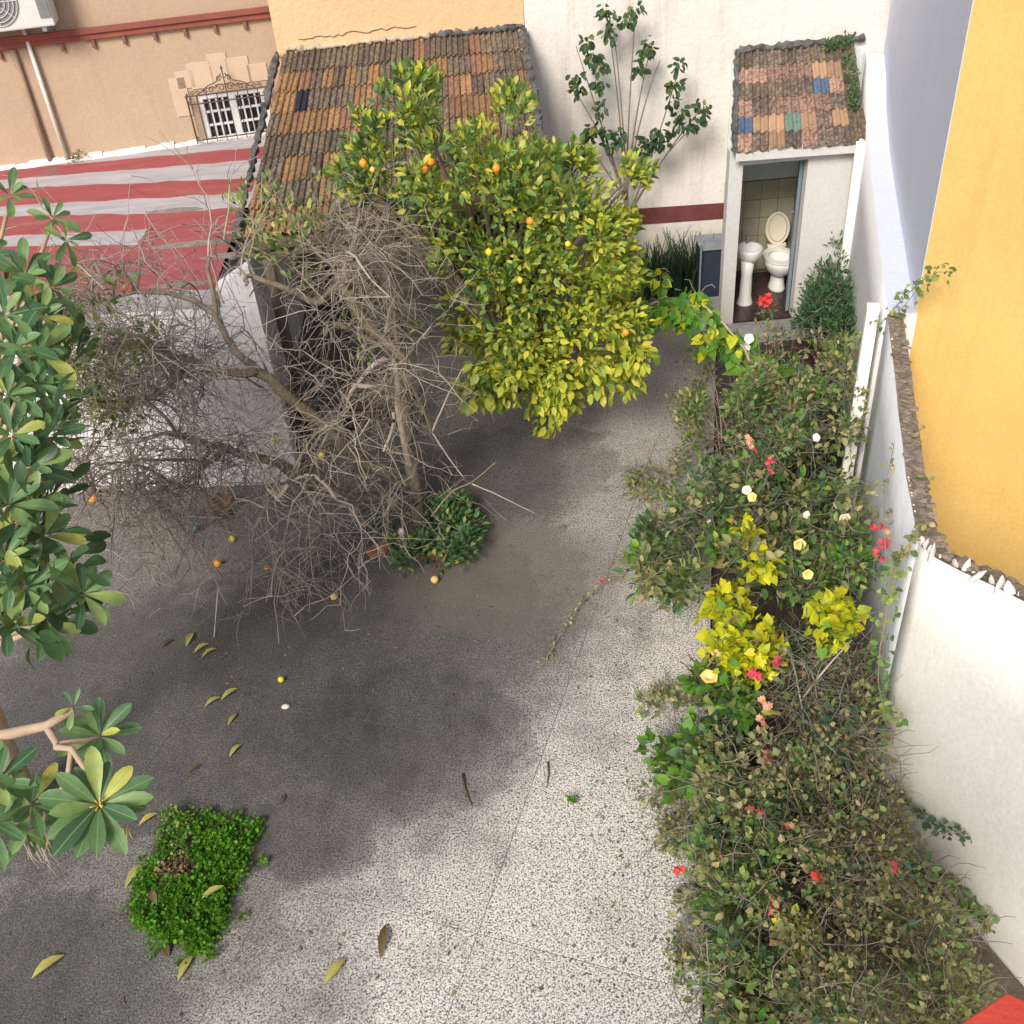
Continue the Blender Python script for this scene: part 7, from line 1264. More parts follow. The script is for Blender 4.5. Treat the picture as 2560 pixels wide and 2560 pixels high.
sprig('lower dark leaved shoot crossing near white wall', [(2.184, 3.260, 0.109), (2.219, 3.160, 0.141), (2.253, 3.064, 0.171), (2.284, 2.973, 0.157), (2.311, 2.895, 0.183), (2.342, 2.807, 0.212)], 78, (.04, .065), 'shrub_green', .003, .035)
sprig('short drooping shoot beneath the lower one on near white wall', [(2.251, 3.069, -0.098), (2.283, 2.976, -0.109), (2.305, 2.913, -0.211), (2.313, 2.890, -0.343)], 18, (.02, .035), 'shrub_deep', .003, .03)
sprig('tiny shoot on rubble coping beside yellow front, topmost', [(2.318, 4.763, 2.030), (2.337, 4.745, 2.080), (2.352, 4.733, 2.100)], 9, (.02, .035), 'shrub_olive', .003, .02)
sprig('tiny shoot on rubble coping beside yellow front, middle one', [(2.185, 4.371, 2.030), (2.190, 4.314, 2.070), (2.196, 4.290, 2.100)], 10, (.02, .035), 'shrub_green', .003, .02)
sprig('tiny shoot on rubble coping beside yellow front, lowest', [(2.052, 3.955, 2.030), (2.068, 3.934, 2.070), (2.068, 3.896, 2.100)], 10, (.02, .035), 'shrub_olive', .003, .02)
sprig('leafy strand lying over the wall top at the bend', [(1.922, 3.874, 1.900), (1.935, 3.823, 2.020), (1.972, 3.832, 2.060), (2.017, 3.874, 2.060)], 34, (.025, .045), 'shrub_olive', .004, .035)
sprig('long thin shoot trailing from border over paving with a red tip flower', [(0.820, 5.938, 0.120), (0.645, 5.914, 0.100), (0.454, 5.732, 0.060), (0.272, 5.428, 0.040), (0.101, 5.133, 0.030)], 46, (.02, .045), 'shrub_olive', .005, .03)
o = link('wall_shoot_flower', flower_me('bract', 'petal_red'), bpy.data.objects['wall_shoot.011'] if 'wall_shoot.011' in bpy.data.objects else None); o.name = 'flower'
place(o, Matrix.Translation(V((0.643, 5.890, 0.130))) @ Matrix.Scale(.024, 4), o.parent)

# ------------------------------------------------------------------ clover patch in the slab opening
gp = [(-2.419, 4.175, 0.000), (-2.297, 4.209, 0.000), (-1.794, 4.058, 0.000), (-1.771, 3.987, 0.000), (-1.835, 3.667, 0.000), (-1.929, 3.179, 0.000), (-2.028, 3.164, 0.000), (-2.191, 3.288, 0.000), (-2.474, 3.420, 0.000), (-2.480, 3.623, 0.000), (-2.414, 3.922, 0.000)]
m = MB(); m.prism([(p[0], p[1], .002) for p in gp], (0, 0, .012)); 
cp = bpy.data.objects.new('clover_patch', None); cp.location = (gp[0][0], gp[0][1], 0); COL.objects.link(cp)
tag(cp, 'square patch of bright green clover growing in an opening of the paving', 'ground cover')
m.build('soil', 'earth', cp)
cpts = [(-2.11,3.66,0.05), (-2.14,3.33,0.03), (-2.09,3.37,0.06), (-1.82,3.81,0.04), (-2.35,4.04,0.02), (-2.13,3.82,0.05), (-1.92,3.77,0.04), (-1.83,3.85,0.07), (-2.31,3.69,0.05), (-1.87,3.75,0.04), (-2.01,4.04,0.02), (-2.21,3.83,0.04), (-1.94,3.70,0.08), (-2.25,3.89,0.05), (-2.24,4.03,0.08), (-1.89,3.43,0.04), (-2.25,3.55,0.07), (-2.13,3.61,0.04), (-1.88,3.70,0.04), (-1.95,3.56,0.06), (-1.95,3.60,0.03), (-2.26,3.47,0.04), (-2.30,3.48,0.03), (-2.21,3.76,0.07), (-2.28,3.37,0.03), (-1.89,3.38,0.03), (-2.13,3.30,0.05), (-2.26,4.09,0.03), (-2.07,3.48,0.03), (-2.27,3.45,0.05), (-2.33,3.96,0.06), (-2.21,3.70,0.05), (-2.35,3.36,0.07), (-2.17,3.81,0.07), (-1.95,3.84,0.07), (-2.05,3.93,0.08), (-2.28,3.98,0.08), (-1.91,3.63,0.05), (-2.11,3.63,0.03), (-2.03,3.77,0.03), (-2.25,3.75,0.02), (-2.33,3.85,0.03), (-2.26,4.10,0.05), (-2.27,3.84,0.06), (-2.08,4.02,0.03), (-2.01,3.76,0.03), (-2.34,3.88,0.03), (-2.10,3.78,0.06), (-1.90,3.46,0.05), (-2.14,3.43,0.04), (-1.90,4.04,0.03), (-1.89,3.66,0.07), (-2.03,3.83,0.05), (-2.23,3.32,0.08), (-2.20,3.69,0.04), (-2.25,3.71,0.05), (-2.23,3.40,0.07), (-1.87,3.70,0.03), (-2.01,3.31,0.04), (-1.90,3.31,0.05), (-2.12,4.11,0.05), (-2.11,3.25,0.05), (-2.13,3.29,0.06), (-1.98,4.05,0.06), (-1.95,3.85,0.04), (-1.98,3.40,0.03), (-2.17,3.50,0.08), (-2.07,3.63,0.05), (-2.34,3.49,0.06), (-2.00,3.70,0.07), (-2.16,3.70,0.04), (-2.12,3.51,0.04), (-1.90,3.37,0.04), (-2.01,3.56,0.06), (-2.19,3.58,0.02), (-2.32,3.75,0.05), (-2.08,3.84,0.07), (-2.43,3.46,0.07), (-2.14,3.84,0.02), (-1.99,3.22,0.05), (-1.88,3.73,0.04), (-1.88,3.60,0.05), (-2.34,3.81,0.04), (-2.11,3.90,0.02), (-1.94,3.94,0.07), (-2.10,3.52,0.08), (-1.90,3.99,0.03), (-2.03,3.49,0.07), (-2.14,3.28,0.06), (-1.97,3.94,0.04), (-2.18,3.59,0.04), (-2.33,3.81,0.06), (-1.90,3.59,0.04), (-2.38,3.76,0.03), (-1.91,3.43,0.08), (-2.34,3.91,0.04), (-2.12,4.07,0.02), (-1.93,3.48,0.06), (-1.85,3.57,0.05), (-2.03,3.97,0.02), (-1.94,3.78,0.04), (-1.91,3.78,0.03), (-2.28,3.76,0.06), (-2.06,3.55,0.03), (-2.13,3.40,0.04), (-2.18,3.65,0.06), (-1.81,3.67,0.06), (-2.24,3.97,0.06), (-2.22,3.46,0.02), (-2.01,3.62,0.06), (-1.81,3.88,0.03), (-2.18,3.74,0.08), (-2.07,3.75,0.06), (-2.43,3.63,0.06), (-2.10,3.56,0.07), (-2.09,3.33,0.03), (-2.01,4.05,0.07), (-2.41,3.73,0.04), (-1.90,3.35,0.04), (-1.85,3.75,0.03), (-2.35,3.66,0.07), (-2.36,4.02,0.06), (-2.16,3.49,0.04), (-1.97,3.48,0.03), (-2.01,3.78,0.02), (-2.12,3.34,0.07), (-2.37,3.46,0.07), (-1.95,3.23,0.06), (-1.97,3.70,0.06), (-2.21,3.86,0.07), (-2.01,3.34,0.04), (-1.90,3.52,0.03), (-2.36,3.86,0.03), (-2.15,3.51,0.08), (-2.20,3.71,0.03), (-2.15,4.05,0.04), (-2.01,3.95,0.02), (-2.23,3.33,0.04), (-2.17,3.47,0.04), (-2.19,3.40,0.08), (-2.25,3.63,0.06), (-1.86,3.69,0.05), (-2.18,4.02,0.07), (-2.21,3.37,0.04), (-1.92,3.46,0.05), (-2.02,3.83,0.04), (-2.10,3.51,0.03), (-2.16,3.36,0.07), (-1.96,3.97,0.04), (-1.90,3.46,0.07), (-2.15,4.04,0.04), (-2.13,3.48,0.07), (-2.31,4.04,0.05), (-1.99,3.25,0.07), (-2.27,3.57,0.03), (-2.08,3.26,0.04), (-2.12,3.60,0.08), (-2.13,3.62,0.07), (-1.98,3.62,0.04), (-2.36,3.80,0.03), (-2.37,3.40,0.06), (-2.04,3.89,0.04), (-2.32,3.74,0.07), (-2.42,3.61,0.05), (-2.18,3.48,0.04), (-2.18,4.11,0.07), (-1.95,4.01,0.04), (-2.34,3.75,0.07), (-1.99,3.79,0.03), (-2.18,3.56,0.03), (-2.31,3.99,0.03), (-2.31,3.38,0.06), (-1.96,3.68,0.05), (-2.06,3.92,0.07), (-1.91,3.84,0.06), (-2.18,3.79,0.06), (-1.90,3.60,0.03), (-2.26,3.44,0.03), (-2.35,3.44,0.04), (-2.31,3.47,0.02), (-2.28,3.60,0.04), (-2.22,3.97,0.07), (-2.21,3.98,0.05), (-1.89,3.85,0.06), (-2.30,3.58,0.03), (-2.02,3.80,0.05), (-2.05,3.62,0.05), (-1.81,3.62,0.08), (-1.95,3.70,0.08), (-1.97,4.05,0.05), (-2.41,3.58,0.06), (-1.83,3.62,0.03), (-2.38,3.53,0.06), (-2.14,3.49,0.07), (-2.42,3.63,0.06), (-2.13,3.29,0.07), (-1.95,3.22,0.04), (-2.22,3.40,0.04), (-2.09,3.58,0.08), (-1.98,3.51,0.07), (-1.91,3.37,0.05), (-1.94,3.22,0.03), (-2.39,3.60,0.07), (-2.27,3.79,0.04), (-2.36,3.72,0.06), (-2.22,4.03,0.05), (-2.33,3.40,0.02), (-2.37,3.64,0.06), (-2.32,3.66,0.03), (-2.19,3.33,0.04), (-2.13,3.66,0.04), (-2.13,3.35,0.07), (-2.41,3.63,0.07), (-2.21,3.64,0.04), (-1.92,3.59,0.05), (-2.05,4.07,0.02), (-1.84,3.84,0.05), (-1.84,3.60,0.07), (-1.81,3.71,0.03), (-2.25,3.57,0.03), (-2.26,3.67,0.06), (-2.11,3.74,0.04), (-1.92,3.93,0.03), (-2.03,3.37,0.05), (-2.16,3.32,0.03), (-1.93,3.79,0.05), (-1.93,3.23,0.06), (-2.05,3.77,0.05), (-2.06,3.93,0.04), (-1.86,3.92,0.03), (-2.37,3.51,0.07), (-2.02,3.79,0.02), (-1.91,3.32,0.04), (-2.22,3.66,0.05), (-2.13,3.67,0.03), (-1.96,3.46,0.07), (-1.87,4.04,0.02), (-1.86,3.74,0.05), (-2.33,3.72,0.07), (-2.02,3.22,0.05), (-1.98,3.54,0.03), (-2.22,3.65,0.02), (-2.01,3.35,0.08), (-1.93,3.86,0.07), (-2.31,3.57,0.04), (-1.78,3.99,0.05), (-2.21,3.53,0.05), (-2.20,3.61,0.02), (-2.24,4.16,0.03), (-2.06,3.36,0.05), (-2.40,3.64,0.04), (-1.79,3.97,0.04), (-2.04,3.57,0.05), (-1.93,3.45,0.06), (-2.12,3.91,0.02), (-1.96,3.64,0.02), (-2.36,3.97,0.07), (-2.17,3.83,0.02), (-1.97,3.86,0.07), (-2.05,3.71,0.04), (-2.00,3.92,0.06), (-2.07,3.58,0.07), (-2.14,3.38,0.07), (-2.15,3.82,0.03), (-2.24,3.95,0.05), (-2.28,3.35,0.02), (-2.18,3.65,0.07), (-2.17,3.80,0.06), (-2.02,3.17,0.05), (-2.13,3.46,0.06), (-2.03,3.30,0.02), (-2.12,3.66,0.03), (-1.92,3.98,0.02), (-1.98,4.01,0.06), (-2.04,3.48,0.03), (-2.08,3.73,0.03), (-1.97,3.48,0.03), (-2.03,3.45,0.04), (-2.04,3.46,0.06), (-1.88,3.53,0.05), (-1.84,3.73,0.08), (-1.95,3.49,0.06), (-2.43,3.59,0.03), (-2.26,3.79,0.07), (-2.25,3.33,0.05), (-2.32,3.74,0.03), (-2.01,3.28,0.07), (-1.93,3.87,0.07), (-2.01,3.68,0.03), (-2.26,4.09,0.05), (-2.13,3.87,0.05), (-1.99,3.87,0.04), (-1.90,3.38,0.04), (-2.26,3.93,0.02), (-2.05,3.93,0.03), (-2.38,3.56,0.06), (-2.19,3.69,0.07), (-2.01,3.42,0.06), (-2.31,3.92,0.04), (-2.18,3.63,0.04), (-2.15,3.62,0.06), (-2.17,3.34,0.06), (-2.14,3.98,0.07), (-1.93,3.96,0.06), (-2.13,3.82,0.04), (-2.14,3.43,0.04), (-2.05,3.27,0.07), (-1.98,3.84,0.05), (-2.03,3.69,0.04), (-2.14,4.03,0.06), (-2.40,3.74,0.06), (-1.99,3.20,0.05), (-2.03,3.55,0.05), (-2.07,3.67,0.08), (-1.88,3.37,0.08), (-1.79,3.89,0.03), (-2.23,3.68,0.07), (-2.11,3.36,0.04), (-1.99,3.51,0.04), (-2.36,3.38,0.06), (-1.98,3.19,0.05), (-1.78,3.93,0.03), (-2.25,3.74,0.08), (-2.17,3.76,0.06), (-2.36,4.14,0.03), (-1.95,3.25,0.06), (-2.14,3.58,0.07), (-1.92,3.28,0.02), (-1.83,3.88,0.04), (-1.93,3.40,0.07)] + [(-2.42,3.65,0.06), (-2.16,3.55,0.02), (-2.21,3.30,0.02), (-2.24,3.63,0.06), (-2.27,3.84,0.06), (-2.01,3.38,0.05), (-2.16,3.44,0.10), (-1.78,3.77,0.10), (-1.92,3.39,0.06), (-1.78,4.03,0.05), (-2.21,3.61,0.09), (-2.17,3.74,0.07), (-1.91,3.46,0.06), (-2.00,3.95,0.05), (-2.23,4.00,0.09), (-1.82,3.84,0.03), (-2.28,3.42,0.03), (-2.40,3.43,0.08), (-1.98,3.45,0.04), (-1.86,3.70,0.06), (-2.34,3.91,0.09), (-2.00,3.46,0.08), (-2.31,3.77,0.11), (-2.30,3.72,0.09), (-1.84,3.99,0.02), (-2.16,3.60,0.08), (-2.29,4.11,0.09), (-2.03,3.54,0.11), (-2.18,3.36,0.03), (-1.87,3.79,0.10), (-2.07,3.22,0.11), (-2.39,3.78,0.11), (-2.26,4.11,0.03), (-2.19,3.71,0.07), (-2.03,4.06,0.02), (-2.28,3.34,0.08), (-2.27,3.74,0.07), (-2.03,3.93,0.04), (-1.91,3.52,0.09), (-2.20,3.63,0.02), (-1.98,3.31,0.08), (-2.20,3.27,0.05), (-1.93,3.40,0.03), (-2.37,3.95,0.03), (-2.19,3.30,0.04), (-2.28,3.41,0.08), (-1.90,3.60,0.02), (-2.15,3.95,0.07), (-1.83,3.84,0.02), (-2.01,3.33,0.01), (-1.80,3.93,0.01), (-1.98,3.66,0.10), (-2.31,3.36,0.10), (-2.03,3.54,0.03), (-1.89,3.13,0.08), (-2.29,4.11,0.08), (-1.92,3.15,0.03), (-1.83,3.71,0.05), (-1.76,4.03,0.02), (-1.93,3.58,0.04), (-1.92,3.51,0.06), (-1.92,3.26,0.01), (-2.28,3.32,0.02), (-2.31,3.57,0.10), (-2.00,3.22,0.06), (-2.08,3.56,0.05), (-2.11,4.10,0.05), (-1.92,3.48,0.04), (-1.97,3.88,0.06), (-2.18,3.43,0.08), (-2.36,3.37,0.07), (-2.07,3.45,0.04), (-1.94,3.71,0.04), (-2.28,3.40,0.08), (-2.38,4.06,0.07), (-2.34,4.02,0.05), (-1.91,3.77,0.10), (-2.14,3.97,0.07), (-2.45,3.51,0.02), (-2.21,3.25,0.10), (-2.04,3.31,0.09), (-1.94,3.23,0.10), (-1.97,3.60,0.07), (-2.17,3.75,0.09), (-2.34,3.82,0.05), (-1.96,3.74,0.02), (-2.03,3.94,0.07), (-2.20,3.65,0.06), (-2.27,3.43,0.05), (-1.87,3.66,0.11), (-2.20,3.97,0.09), (-1.86,3.38,0.08), (-2.22,3.52,0.07), (-2.21,4.03,0.05), (-1.93,3.75,0.07), (-2.36,3.67,0.05), (-2.00,3.93,0.09), (-2.02,3.91,0.04), (-2.20,3.89,0.08), (-1.99,3.34,0.01), (-2.12,3.32,0.03), (-1.96,3.34,0.01), (-2.40,3.64,0.02), (-1.97,3.64,0.03), (-2.07,3.88,0.01), (-2.42,3.51,0.03), (-2.14,3.29,0.03), (-1.87,3.29,0.06), (-2.27,3.31,0.10), (-1.85,3.94,0.01), (-1.90,3.84,0.04), (-2.05,3.49,0.09), (-2.21,3.40,0.06), (-1.87,3.30,0.08), (-2.16,3.29,0.04), (-1.96,3.61,0.11), (-2.13,3.58,0.06), (-2.08,3.31,0.08), (-1.94,3.80,0.03), (-2.28,3.67,0.03), (-2.32,3.79,0.05), (-2.29,3.76,0.06), (-1.96,3.74,0.07), (-1.88,3.48,0.02), (-2.37,3.79,0.05), (-2.34,4.12,0.11), (-2.37,4.12,0.07), (-2.03,3.98,0.01), (-2.25,4.02,0.04), (-2.13,3.37,0.06)] + [(-2.04,3.22,0.00), (-2.33,4.11,0.02), (-2.46,3.81,0.02), (-2.23,3.27,0.01), (-1.91,3.16,0.01), (-2.23,3.95,0.02), (-2.24,3.52,0.01), (-1.71,3.74,0.01), (-2.34,3.89,0.03), (-1.87,3.42,0.02), (-1.76,3.96,0.01), (-1.77,3.38,0.02), (-1.96,3.59,0.02), (-2.08,3.13,0.01), (-2.40,3.81,0.00), (-1.98,3.49,0.00), (-2.26,3.21,0.01), (-1.96,3.66,0.00), (-2.33,3.52,0.01), (-1.91,4.10,0.01), (-1.94,3.33,0.00), (-2.03,3.62,0.00)]
P, D, Nn, L, W = cloud(cpts, 22, NR.uniform(.02, .055, len(cpts)), (-2.15, 3.7, -.3), (.010, .027), (.8, 1.1), out=.3, up=.2, nup=1.1)
c_dark = (P[:, 0] < -2.15) & (P[:, 1] > 3.75) & (NR.random(len(P)) < .5)
ci_ = c_dark.astype(int); brown = (np.hypot(P[:, 0] + 2.22, (P[:, 1] - 3.72) * 1.6) < .10 + .05 * NR.random(len(P))); keep = ~(brown & (NR.random(len(P)) < .6)); ci_[brown] = 2
P, D, Nn, L, W, ci_ = P[keep], D[keep], Nn[keep], L[keep], W[keep], ci_[keep]
leaves(cp, P, D, Nn, L, W, ci_, ['clover', 'shrub_green', 'dry_leaf'], nobj=300)

# ------------------------------------------------------------------ fallen leaves, fruit and litter
def fl(label, px, ang, L, m='fallen_yellow', w=.3):
    o = link('fallen_leaf', leaf_me('lance', m)); a = math.radians(ang)
    M = Matrix.Translation(V((px[0], px[1], px[2] + .006))) @ Matrix.Rotation(a, 4, 'Z') @ Matrix.Rotation(rng.uniform(-.1, .1), 4, 'X') @ Matrix.Diagonal((L, L * w, L, 1)) @ Matrix.Translation((-.5, 0, 0))
    o.matrix_basis = M; tag(o, label, 'leaf', 'fallen leaves on the paving'); return o
fl('long curled yellow leaf alone in the dark lower left paving corner', (-2.849, 3.185, 0.000), 40, .20)
fl('yellow leaf lying half under left corner of the clover patch', (-2.482, 3.732, 0.000), 62, .19)
fl('pale leaf resting on the right part of clover patch', (-1.943, 3.503, 0.100), 30, .14)
fl('dull leaf lying on the left part of clover patch', (-2.292, 3.503, 0.100), 120, .12, 'fallen_brown', .4)
fl('yellow leaf at the bottom tip of the clover patch', (-2.051, 3.107, 0.000), 68, .16)
fl('brownish leaf curled at lower edge of the clover patch', (-2.183, 3.226, 0.000), 115, .11, 'fallen_brown', .4)
fl('narrow yellow leaf alone on bright paving near picture bottom', (-1.201, 3.006, 0.000), 52, .18)
fl('dark olive pod-like leaf standing upright on bright paving', (-0.941, 3.158, 0.000), 84, .21, 'fallen_brown', .24)
fl('yellow leaf on dark stain, left one of the crossed pair', (-2.254, 5.106, 0.000), 38, .14)
fl('yellow leaf on dark stain, right one of the crossed pair', (-2.144, 5.169, 0.000), 42, .15)
fl('yellow leaf just below the crossed pair on dark stain', (-2.084, 4.926, 0.000), 66, .12)
fl('yellow-green leaf on dark stain, lowest of the yellow ones', (-2.015, 4.641, 0.000), 56, .13)
fl('pale brown leaf left of the lowest yellow-green leaf', (-2.272, 4.511, 0.000), 35, .11, 'fallen_brown', .3)
fl('upright yellow leaf beside the pale stick, leftmost of that cluster', (-2.553, 5.781, 0.000), 80, .15, 'fallen_yellow', .35)
fl('yellow leaf right of the upright one beside the stick', (-2.440, 5.672, 0.000), 38, .14)
fl('yellow leaf below the pale stick, rightmost of that cluster', (-2.369, 5.612, 0.000), 38, .14)
fl('faint brownish leaf left of the leaf cluster beside the stick', (-2.723, 5.750, 0.000), 48, .13, 'fallen_brown', .26)
fl('dry leaf at the plumeria flower stalks, left of clover', (-2.496, 4.138, 0.000), 38, .14)
fl('small orange-brown leaf in the dark stain right of clover', (-1.636, 4.200, 0.000), 80, .08, 'fallen_brown', .3)
tw = MB(); tw.tube([(-0.470, 4.273, 0.010), (-0.459, 4.159, 0.012), (-0.435, 4.073, 0.008), (-0.416, 4.020, 0.006)], [.009, .008, .005, .002], 5); tag(tw.build('fallen_twig', 'fallen_brown', None, True), 'short bent brown twig on pale paving right of dark stain', 'twig')
tw = MB(); tw.tube([(0.090, 4.309, 0.010), (0.087, 4.210, 0.012), (0.063, 4.107, 0.006)], [.006, .006, .002], 5); tag(tw.build('fallen_twig', 'dark_mortar', None, True), 'tiny dark twig on pale paving above green sprout', 'twig')
st2 = MB(); st2.tube([(-2.208, 5.750, 0.504), (-2.366, 5.986, 0.080), (-2.366, 5.782, 0.010)], [.007, .007, .005], 6); tag(st2.build('pale_stick', 'dead_stick', None, True), 'pale straight stick hanging out of the bare tree to the paving', 'stick')
sp = thing('green_sprout', 'tiny bright green sprout growing in a paving joint, right of the twig', 'weed', (0.211, 3.997, 0.000))
P, D, Nn, L, W = cloud([(0.211, 3.989, 0.020), (0.227, 3.978, 0.020)], 9, .03, (0.211, 3.997, 0.000), (.02, .035), (.7, .9)); leaves(sp, P, D, Nn, L, W, np.zeros(len(P), int), ['clover'], nobj=20)
om = MB(); om.lathe((0, 0, 0), [(.05, -1), (.5, -.86), (.87, -.5), (1, 0), (.87, .5), (.5, .86), (.08, .97)], 12)
def fruit(label, p, m, r, cat='orange', name='fallen_orange'):
    q = V(p); me = bpy.data.meshes.new(name); me.from_pydata([tuple(V(v) * r) for v in om.v], [], om.f); me.materials.append(MATS[m]); me.polygons.foreach_set('use_smooth', [True] * len(om.f))
    o = link(name, me); o.location = (q.x, q.y, max(q.z, r + .002)); o.rotation_euler = (rng.uniform(0, 1), rng.uniform(0, 1), 0); tag(o, label, cat, 'fallen citrus fruit')
fruit('orange fruit caught in dry branches beside the plumeria leaves', (-3.822, 7.736, 0.040), 'orange_peel', .042)
fruit('bright orange fruit lying below the yellow one, under the bare tree', (-2.480, 6.639, 0.030), 'orange_peel', .034)
fruit('yellow lemon above the bright orange fruit under bare tree', (-2.415, 6.959, 0.030), 'lemon_peel', .03, 'lemon', 'fallen_lemon')
fruit('yellow lemon beside the foot of the white shed wall', (-1.923, 7.300, 0.771), 'lemon_peel', .032, 'lemon', 'fallen_lemon')
fruit('small yellow lemon among pale twigs in the middle of the bare tree', (-1.385, 6.400, 1.177), 'lemon_peel', .028, 'lemon', 'fallen_lemon')
fruit('single small yellow lemon on the open dark stain', (-1.779, 5.252, 0.020), 'lemon_peel', .024, 'lemon', 'fallen_lemon')
fruit('shrivelled pale orange under the lower edge of bare twigs', (-1.463, 6.099, 0.030), 'pale_peel', .03)
fruit('pale peach coloured fruit on paving in front of the tree pit', (-0.663, 6.193, 0.030), 'pale_peel', .033)
fruit('dull orange fruit between two tangled branches, near blue scrap', (-2.058, 6.540, 0.030), 'orange_peel', .024)
fruit('yellow lemon lying in the tree pit next to the white figurine', (-0.999, 6.691, 0.120), 'lemon_peel', .03, 'lemon', 'fallen_lemon')
stn = MB(); stn.lathe((-1.718, 5.002, 0.000), [(.026, 0), (.032, .008), (.02, .02), (.006, .023)], 9, 1, .8); tag(stn.build('white_pebble', 'cream_render', None, True), 'flat white pebble on the dark stain below small lemon', 'pebble')
tb = MB(); a, b_ = V((-2.892, 7.430, 0.040)), V((-2.746, 7.121, 0.040)); tb.tube([a, a.lerp(b_, .12), a.lerp(b_, .2), b_.lerp(a, .05), b_], [.012, .014, .035, .035, .02], 10); tag(tb.build('plastic_bottle', 'teal_plastic', None, True), 'teal plastic bottle lying beneath the bare tree twigs', 'bottle')
pt = MB(); q = (-2.551, 7.373, 0.000); pt.lathe(q, [(.07, 0), (.095, .14), (.105, .14), (.105, .165), (.085, .165), (.08, .15), (.06, .02)], 14); tag(pt.build('flower_pot', 'terracotta', None, True), 'terracotta flower pot under the tangled bare branches', 'pot')

